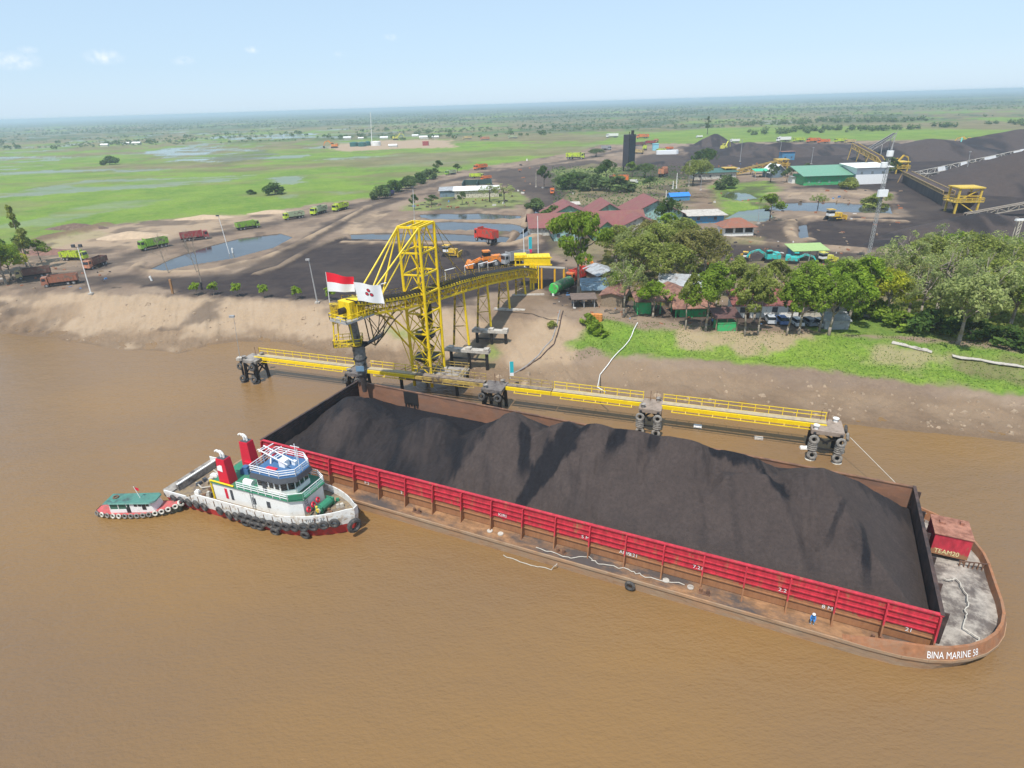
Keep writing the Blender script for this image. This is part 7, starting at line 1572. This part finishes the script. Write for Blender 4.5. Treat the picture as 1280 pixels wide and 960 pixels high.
proto('tall', [(0, 0, 6, 1.5, 1.2), (.8, 0, 8, 1.2, .8), (-.6, .5, 9.6, 1.1, .8), (.3, -.4, 11.3, .9, .8), (0, 0, 12.6, .6, .8)], 900, .36, 11.5, .25, .40, 8)
proto('bush', mk_lobes(6, 1.6, .7, 1.5, .8, 1.2), 900, .26, 1.0, .12, .3, 9)
proto('sapling', mk_lobes(5, .6, 1.4, 2.4, .45, .7), 260, .22, 1.9, .05, .3, 10)
proto('farclump', mk_lobes(6, 3.0, 2.5, 5.0, 1.6, 2.4), 420, .9, 3.5, .3, .3, 12)
CR = {}
def tree(kind, col, base, h_scale, label, grp='trees along the top of the grass bank', w_scale=None, rz=None, cat='tree', name='tree', G_=True, trunk=bark):
    p = G(*base) if G_ else Vector((*base, gz(*base))); me, tm = PROTO[kind]; w_ = w_scale or h_scale
    r = thing(name, label, cat, p, rs.uniform(0, 6.28) if rz is None else rz, grp, (w_, w_, h_scale))
    key = (kind, col)
    if key not in CR: m2 = me.copy(); m2.materials.clear(); m2.materials.append(LM[col]); m2.name = 'crown'; CR[key] = m2
    o = bpy.data.objects.new('crown', CR[key]); S.collection.objects.link(o); o.parent = r
    key = (kind, trunk.name)
    if key not in CR: m2 = tm.copy(); m2.materials.clear(); m2.materials.append(trunk); CR[key] = m2
    o = bpy.data.objects.new('trunk', CR[key]); S.collection.objects.link(o); o.parent = r; return r
# height of the prototypes is about 12 m (bush 2.5, sapling 3, farclump 6.5)
row = [
 ('umbrella', 'green', (722, 377), 1.95, 1.3, 'spreading layered green tree with twin trunk beside the conveyor station'),
 ('broad', 'olive', (800, 352), 1.15, 1.35, 'large olive tree in the left middle of the big grove'), ('broad', 'brownish', (862, 352), 1.25, 1.30, 'large brownish olive tree at the right of the big grove'), ('broad', 'olive', (826, 338), 1.2, 1.3, 'large olive tree at the back of the big grove'), ('sparse', 'grey', (790, 345), 1.2, 1.2, 'greyish thin-leaved tree at the left of the big grove'), ('broad', 'olive', (835, 362), 1.05, 1.15, 'olive tree low in the centre of the big grove'), ('broad', 'brownish', (880, 342), 1.1, 1.15, 'brown-green tree at the far right of the big grove'),
 ('round', 'lime', (833, 312), 1.1, 1.25, 'bright lime round tree behind the big grove by the maroon roofs'), ('round', 'lime', (816, 397), .80, 1.0, 'lime green round tree over the first green hut'), ('sparse', 'grey', (779, 397), 1.25, 1.0, 'grey half-bare tree with pale straight trunk left of the lime tree'),
 ('slender', 'olive', (857, 412), 1.2, .8, 'thin tree with pale straight trunk before the middle green hut'), ('round', 'green', (882, 414), 1.2, 1.1, 'full green tree between the middle hut and the green kiosk'), ('round', 'green', (893, 396), 1.15, 1.15, 'green tree behind the kiosk roof'), ('slender', 'olive', (931, 420), 1.15, 1.1, 'olive slender tree just right of the green kiosk'), ('round', 'olive', (942, 402), 1.15, 1.1, 'olive round tree over the left end of the long red roof'),
 ('slender', 'olive', (947, 419), 1.2, 1.0, 'slender tree with leaning trunk in front of the long red roof'), ('slender', 'green', (983, 419), 1.05, 1.1, 'short bushy green tree in front of the parked cars'), ('round', 'green', (998, 418), 1.15, 1.1, 'green tree over the middle of the long red roof'), ('slender', 'lime', (1024, 414), 1.15, 1.2, 'yellow-green slender tree at the right end of the parked cars'),
 ('broad', 'green', (1036, 419), 1.1, .9, 'green tree on a long pale leaning trunk above the tin shed'), ('round', 'lime', (1060, 408), 1.1, 1.3, 'lime green leafy tree right of the tin shed'), ('round', 'lime', (1072, 396), 1.25, 1.4, 'tall lime tree behind the tin shed'), ('broad', 'yellow', (1105, 402), 1.0, .85, 'bright yellow-green tree on a pale trunk'), ('round', 'green', (1046, 390), 1.1, 1.2, 'green tree behind the right end of the red roof'), ('broad', 'green', (1012, 392), 1.05, 1.0, 'broad green tree behind the middle of the long red roof'),
 ('sparse', 'grey', (1146, 409), 1.15, 1.1, 'thin brownish tree on a short pale trunk right of the open grass'), ('sparse', 'brownish', (1135, 395), 1.0, 1.1, 'brown-leaved tree at the back of the open grass'), ('broad', 'grey', (1197, 430), 1.25, 1.15, 'big grey-green tree with thick pale trunk at the grass edge'), ('sparse', 'grey', (1215, 412), 1.4, 1.4, 'grey half-bare crown right behind the thick pale trunk'), ('sparse', 'grey', (1170, 392), 1.3, 1.4, 'grey feathery tree left behind the thick trunk'), ('broad', 'olive', (1232, 402), 1.2, 1.2, 'olive tree near the right edge behind the path'),
 ('broad', 'green', (1262, 408), 1.05, 1.1, 'green tree near the right edge above the white path'), ('broad', 'green', (1292, 412), 1.1, 1.1, 'green tree cut by the right edge'), ('broad', 'green', (1210, 398), .75, .9, 'low dark green tree behind the thick pale trunk'), ('sparse', 'grey', (1120, 372), 1.35, 1.3, 'grey feathery tree at the left of the rear right grove'), ('broad', 'olive', (1150, 362), 1.15, 1.2, 'olive tree in the rear right grove, left half'), ('sparse', 'grey', (1165, 360), 1.35, 1.3, 'pale feathery tree in the middle of the rear right grove'), ('broad', 'green', (1185, 352), 1.1, 1.2, 'bright green crown at the top of the rear right grove'),
 ('broad', 'olive', (1205, 360), 1.2, 1.2, 'olive crown right of the middle of the rear grove'), ('sparse', 'grey', (1228, 358), 1.2, 1.2, 'grey feathery tree of the rear grove below the tan mast'), ('broad', 'green', (1250, 352), 1.0, 1.2, 'green crown at the right of the rear grove'), ('sparse', 'grey', (1272, 366), 1.3, 1.3, 'grey feathery tree at the right edge'), ('broad', 'olive', (1290, 378), 1.3, 1.3, 'olive tree at the right edge behind'), ('sparse', 'olive', (1190, 378), 1.2, 1.3, 'thin olive tree in the middle of the right woods'), ('sparse', 'olive', (1250, 384), 1.2, 1.3, 'thin olive tree low at the right woods'), ('sparse', 'grey', (1092, 372), 1.05, 1.1, 'small grey feathery tree left of the yellow-green one'),
 ('broad', 'olive', (915, 372), .9, 1.0, 'olive low tree behind the kiosk and red roof'), ('round', 'olive', (965, 378), .95, 1.1, 'olive tree behind the long red roof, left part'), ('round', 'green', (780, 372), .8, .9, 'green small tree left of the lime one'),
 ('broad', 'olive', (770, 330), 1.0, 1.2, 'olive tree behind the grey ones below the maroon roofs'), ('broad', 'olive', (850, 322), 1.05, 1.3, 'olive tree at the back right of the big grove'), ('broad', 'brownish', (808, 322), 1.0, 1.2, 'brownish tree in the back row of the big grove'),
]
for k, c, b_, hs_, ws_, lab in row: tree(k, c, b_, hs_*.96, lab, w_scale=ws_*.96)
side_ = [
 ('broad', 'green', (8, 356), 1.15, 1.1, 'big green tree at the left edge over the trucks'), ('broad', 'yellow', (16, 350), .85, .9, 'yellow-green tree at the left edge beside the brown truck'), ('broad', 'dark', (-12, 344), 1.2, 1.2, 'dark tree cut by the left edge'), ('tall', 'olive', (39, 338), 1.45, 1.2, 'tall thin half-bare tree at the left above the trucks'), ('round', 'dark', (34, 334), .95, 1.0, 'dark green round tree behind the tall thin one'), ('round', 'green', (52, 328), .7, .9, 'small green tree left of the lime truck'),
]
for k, c, b_, hs_, ws_, lab in side_: tree(k, c, b_, hs_, lab, 'trees at the left edge of the yard', ws_)
mid_ = [
 ('round', 'dark', (680, 236), 1.6, 1.3, 'dark green tree left of the dark thicket'), ('broad', 'hazy', (706, 236), .9, 1.7, 'wide dull thicket tree, left one'), ('broad', 'hazy', (722, 234), 1.0, 1.8, 'wide dull thicket tree, right one'), ('round', 'dark', (757, 232), 1.8, 1.9, 'dark rounded tree between the thicket and the orange truck'), ('round', 'green', (790, 222), 1.2, 1.4, 'green tree at the foot of the black tower'), ('broad', 'hazy', (806, 222), 1.0, 1.6, 'dull green tree right of the black tower foot'), ('round', 'dark', (812, 236), .8, 1.2, 'low dark bush below the black road'),
 ('broad', 'olive', (866, 232), 1.6, 1.6, 'tall olive tree behind the tan pole'), ('broad', 'olive', (876, 228), 1.5, 1.6, 'olive tree right of the tan pole'), ('broad', 'dark', (882, 212), 1.6, 1.8, 'dark green spreading tree above the long shed'), ('round', 'dark', (870, 210), 1.4, 1.5, 'dark tree left of the spreading one above the shed'), ('round', 'green', (962, 276), 1.3, 1.5, 'bright green tree standing between pond and dark road'), ('round', 'hazy', (963, 228), 1.3, 1.2, 'green tree in front of the small white gable house'), ('round', 'hazy', (983, 228), 1.0, 1.0, 'small tree right of the small white gable house'), ('round', 'hazy', (1006, 226), 1.2, .9, 'narrow yellow-green tree left of the green hall'),
 ('round', 'dark', (833, 288), 1.5, 1.5, 'dark green tree right of the maroon roofs'), ('round', 'hazy', (1108, 225), 1.5, 1.7, 'dark tree between white block and tan conveyor'), ('round', 'hazy', (1078, 226), 1.2, .9, 'green tree in front of the white block'), ('sparse', 'green', (1100, 258), .9, 1.3, 'thin low green tree on the pond bank'), ('sparse', 'green', (1022, 262), .8, 1.0, 'thin sapling tree on the long pond bank'), ('round', 'dark', (548, 216), 1.1, 1.3, 'dark bush tree at the top of the shrub row by the road'), ('round', 'dark', (572, 216), .8, 1.0, 'small dark tree beside the pale far truck'),
 ('sparse', 'grey', (612, 252), 1.0, 1.5, 'pale grey banana-like tree right of the white shed, left one'), ('sparse', 'grey', (630, 253), 1.05, 1.6, 'pale grey banana-like tree right of the white shed, right one'), ('round', 'dark', (518, 262), .9, .8, 'small green tree above the settling basins at the left'), ('round', 'hazy', (578, 256), .8, .8, 'palm-like tree in front of the white shed'), ('round', 'hazy', (540, 256), .6, 1.2, 'low green bush left of the blue-grey shed'), ('round', 'hazy', (700, 292), .7, .9, 'low green tree between road and maroon roofs'),
 ('tall', 'hazy', (884, 168), 2.2, 2.5, 'tall thin tree standing out on the far green field'), ('broad', 'hazy', (745, 196), .8, 1.7, 'dull bushy tree on the pale ground left of the black tower'),
]
for k, c, b_, hs_, ws_, lab in mid_: tree(k, c, b_, hs_*.72, lab, 'trees scattered through the coal yard', ws_*.78, trunk=bark_d)
# shrub row by the road
random.seed(31)
for i in range(14):
    t_ = i/13; x = 476+t_*68+random.uniform(-2, 2); y = 249-t_*26-random.uniform(0, 3)
    p_ = ('at the lower end' if i < 4 else 'in the middle' if i < 9 else 'at the upper end'); tree('round' if i % 3 else 'bush', 'dark' if i % 2 else 'hazy', (x, y), .55 if i % 3 else 2.4, 'dark shrub %s of the row beside the climbing road' % p_, 'dark shrubs along the climbing road' , .8 if i % 3 else 2.4, name='shrub', cat='shrub')
for i, (x, y) in enumerate(((247, 369), (268, 369), (298, 370), (331, 372), (371, 374), (412, 376))):
    tree('sapling', 'lime', (x, y), 1.2, ['first small green sapling on the bank edge, next to the black stump', 'second small sapling along the bank edge', 'brightest sapling on the bank edge, third from the left', 'fourth sapling on the bank edge, on a thin stem', 'fifth faint sapling, left of the lattice light pole', 'small sapling beside the flags at the bank edge'][i], 'green saplings along the bank edge', 1.5, name='sapling', cat='sapling')
random.seed(33)
for i, (x, y, s_, c, lab) in enumerate(((744, 412, .8, 'green', 'green bush below the orange barrels'), (735, 405, .8, 'green', 'bush left of the orange barrels'), (752, 420, .6, 'lime', 'lime bush on the grass left corner'), (1215, 421, 1.6, 'dark', 'dark bush right of the thick pale trunk'), (1262, 434, 1.4, 'dark', 'dark bush above the right path'), (1160, 414, 1.7, 'dark', 'dark bush in the shade left of the thick trunk'), (1130, 412, 1.3, 'green', 'green bush on the open grass'), (1085, 398, 1.6, 'green', 'bush below the yellow-green tree'), (905, 236, 2.5, 'hazy', 'bush at the edge of the reed pond'),
      (668, 262, 1.8, 'hazy', 'bush on the road bend left of the green container'), (696, 278, 2.4, 'dark', 'dark bush on the left of the maroon roofs'), (775, 240, 3.0, 'hazy', 'wide bush below the orange long truck'), (740, 238, 3.0, 'hazy', 'wide bush on the dry ground above the maroon roofs'), (716, 236, 3.0, 'dark', 'dark bush on the dry ground, right of the small orange truck'), (1060, 236, 2.0, 'olive', 'olive bush in front of the green hall'), (1092, 262, 2.0, 'olive', 'olive bush on the right pond bank'), (345, 243, 2.4, 'dark', 'lone dark bush in the marsh by the pale water'), (315, 243, 1.0, 'dark', 'tiny bush in the marsh left of the lone one'), (137, 206, 3.0, 'dark', 'tiny lone bush far out in the green marsh'),
      (1140, 340, 1.4, 'olive', 'olive bush beside the rear right grove'), (1060, 340, 1.4, 'grey', 'grey leafless bush near the lattice mast'), (1075, 346, 1.6, 'grey', 'grey bush right of the lattice mast foot'), (690, 408, .5, 'olive', 'small dry bush on the sand beside the hoses'))):
    tree('bush', c, (x, y), s_, lab, 'low bushes', s_*1.2, name='bush', cat='bush')
# bare trees by the settling pond
def bare(label, base, top, r0=.14, seed=1):
    R0 = random.Random(seed); p = G(*base); t_ = R(*top, p.y); d = t_-p; root = thing('bare_tree', label, 'tree', p, 0, 'leafless trees on the sandy bank'); b = MB(); b.tube((0, 0, -.3), d*.55, r0, r0*.7, 6); b.tube(d*.55, d, r0*.7, r0*.35, 6); b.build('trunk', bark, root); c = MB()
    def br(p0, dr, L_, r_, lv):
        p1 = p0+dr*L_; c.tube(p0, p1, r_, r_*.5, 4)
        if lv > 0:
            for _ in range(3): n_ = (dr+Vector((R0.uniform(-.8, .8), R0.uniform(-.8, .8), R0.uniform(-.1, .6)))).normalized(); br(p0.lerp(p1, R0.uniform(.5, 1)), n_, L_*.68, r_*.55, lv-1)
    for k in range(8): f_ = d*R0.uniform(.5, 1); br(f_, (Vector((R0.uniform(-1, 1), R0.uniform(-1, 1), R0.uniform(.3, 1)))+d.normalized()*.5).normalized(), 2.0, r0*.35, 3)
    c.build('branches', bark, root)
bare('leafless tree on the pond berm, leftmost of three', (211, 341), (198, 309), .13, 1); bare('leafless tree with twin stem in the middle of three', (246, 340), (231, 302), .12, 2); bare('leafless tree rising from the dark stump, rightmost of three', (252, 356), (240, 300), .12, 3)
# ------------------------------------------------------------------ far vegetation (nobody could count it)
rsn = np.random.RandomState(77)
def scatter(name, kindme, pts, scs, colm, label=None):
    me0 = kindme; n0 = len(me0.vertices); co = np.empty(n0*3); me0.vertices.foreach_get('co', co); co = co.reshape(-1, 3); V = []
    for (x, y, z), s_ in zip(pts, scs):
        a = rsn.uniform(0, 6.28); c_, q_ = cos(a), sin(a); m_ = co*np.array([s_*1.15, s_*1.15, s_]); V.append(np.stack([m_[:, 0]*c_-m_[:, 1]*q_+x, m_[:, 0]*q_+m_[:, 1]*c_+y, m_[:, 2]+z], 1))
    V = np.concatenate(V); m = len(V)//4; me = bpy.data.meshes.new(name); me.vertices.add(len(V)); me.vertices.foreach_set('co', V.ravel()); me.loops.add(m*4); me.loops.foreach_set('vertex_index', np.arange(m*4).astype(np.int32)); me.polygons.add(m); me.polygons.foreach_set('loop_start', (np.arange(m)*4).astype(np.int32)); me.polygons.foreach_set('loop_total', np.full(m, 4, np.int32)); me.update(calc_edges=True)
    me.materials.append(colm); o = bpy.data.objects.new(name, me); S.collection.objects.link(o); o['kind'] = 'stuff'; return o
def tiny(seed, n=26, leaf=1.6):
    return crown_mesh([(0, 0, 3.2, 3.2, 2.6)], n, leaf, seed, .0, 'clump')
t1, t2 = tiny(1), tiny(2, 34, 1.4)
def field(n, y0, y1, dens, kmin=-800, kmax=900, clump=.5, scl=120):
    out_ = []
    y = 1/rsn.uniform(1/y1, 1/y0, n*6); x = rsn.uniform(kmin, kmax, n*6)*(0.908*y+17.6)/760; k = fbm(x, y, scl, 3, 99) > clump
    return np.stack([x[k], y[k], y[k]*0+4.7], 1)[:n]
P1 = field(3600, 1000, 2800, 1, clump=.48); scatter('far_scrub', t1, P1, rsn.uniform(.2, .7, len(P1)), LM['farleaf'])
P1 = field(4200, 1900, 7500, 1, clump=.44, scl=300); scatter('far_woodland', t2, P1, rsn.uniform(.5, 1.1, len(P1)), LM['farleaf'])
P1 = field(500, 780, 1150, 1, 300, 900, .5); scatter('field_edge_scrub', t2, P1, rsn.uniform(.5, 1.3, len(P1)), LM['hazy'])
P1 = field(120, 900, 1400, 1, -760, 100, .56, 60); scatter('marsh_scrub', t1, P1, rsn.uniform(.5, 1.3, len(P1)), LM['dark'])
# tufts and low growth on the near grass bank and wild ground
def tufts(name, poly, n, size, colm, zz=4.5):
    Pw = Wn(poly, zz); x0, x1, y0, y1 = Pw[:, 0].min(), Pw[:, 0].max(), Pw[:, 1].min(), Pw[:, 1].max(); X_ = rsn.uniform(x0, x1, n*3); Y_ = rsn.uniform(y0, y1, n*3); k = (seg_dist(X_, Y_, Pw) < 0) & (fbm(X_, Y_, 4, 3, 88) > .30); X_, Y_ = X_[k][:n], Y_[k][:n]; Z_ = hfun(X_, Y_, True)
    m = len(X_); a = rsn.uniform(0, 6.28, m); s = size*rsn.uniform(.5, 1.5, m); dx, dy = np.cos(a)*s, np.sin(a)*s; lx, ly = rsn.normal(size=m)*s*.5, rsn.normal(size=m)*s*.5
    V = np.stack([np.stack([X_-dx, Y_-dy, Z_-.05], 1), np.stack([X_+dx, Y_+dy, Z_-.05], 1), np.stack([X_+dx*.7+lx, Y_+dy*.7+ly, Z_+s*1.1], 1), np.stack([X_-dx*.7+lx, Y_-dy*.7+ly, Z_+s*1.3], 1)], 1).reshape(-1, 3)
    me = bpy.data.meshes.new(name); me.vertices.add(len(V)); me.vertices.foreach_set('co', V.ravel()); me.loops.add(m*4); me.loops.foreach_set('vertex_index', np.arange(m*4).astype(np.int32)); me.polygons.add(m); me.polygons.foreach_set('loop_start', (np.arange(m)*4).astype(np.int32)); me.polygons.foreach_set('loop_total', np.full(m, 4, np.int32)); me.update(calc_edges=True)
    me.materials.append(colm); o = bpy.data.objects.new(name, me); S.collection.objects.link(o); o['kind'] = 'stuff'
gl = leaf_mat('grass_blades', (.10, .19, .03), (.20, .28, .07)); dl = leaf_mat('dry_grass_blades', (.22, .17, .09), (.34, .27, .15))
tufts('bank_grass', [(712, 436), (738, 398), (800, 408), (960, 418), (1140, 425), (1320, 445), (1320, 480), (1100, 462), (980, 446), (860, 438), (780, 434)], 9000, .08, gl, 4)
tufts('undergrowth', [(1110, 340), (1320, 345), (1320, 436), (1200, 424), (1120, 408)], 5000, .45, LM['olive'], 5); tufts('undergrowth', [(760, 300), (900, 310), (900, 392), (740, 372)], 3500, .4, LM['brownish'], 5)
tufts('yard_grass', [(690, 208), (860, 208), (860, 262), (690, 262)], 2500, .4, LM['hazy'], 5)
# stones and clods on the bank and shore
b = MB(); random.seed(51)
for i in range(420):
    px = random.uniform(-20, 1290); yb = np.interp(px, [0, 230, 480, 700, 1280], [425, 432, 458, 488, 545]); yt = np.interp(px, [0, 400, 700, 1280], [375, 385, 440, 500]); p = G(px, yb-(yb-yt)*random.random()**1.8); s = random.uniform(.12, .5)*(1 if random.random() < .9 else 2)
    if p.z < .05: continue
    a = random.uniform(0, 6); b.hexa([(p.x+s*cos(a+k*pi/2)*random.uniform(.7, 1.2), p.y+s*sin(a+k*pi/2)*random.uniform(.7, 1.2), p.z-.15) for k in range(4)], [(p.x+s*.5*cos(a+k*pi/2)*random.uniform(.6, 1.3), p.y+s*.5*sin(a+k*pi/2)*random.uniform(.6, 1.3), p.z+s*random.uniform(.2, .5)) for k in range(4)])
o = b.build('shore_stones', mat('clod', (.30, .22, .15), .95, var=.35, vscale=.5)); o['kind'] = 'stuff'
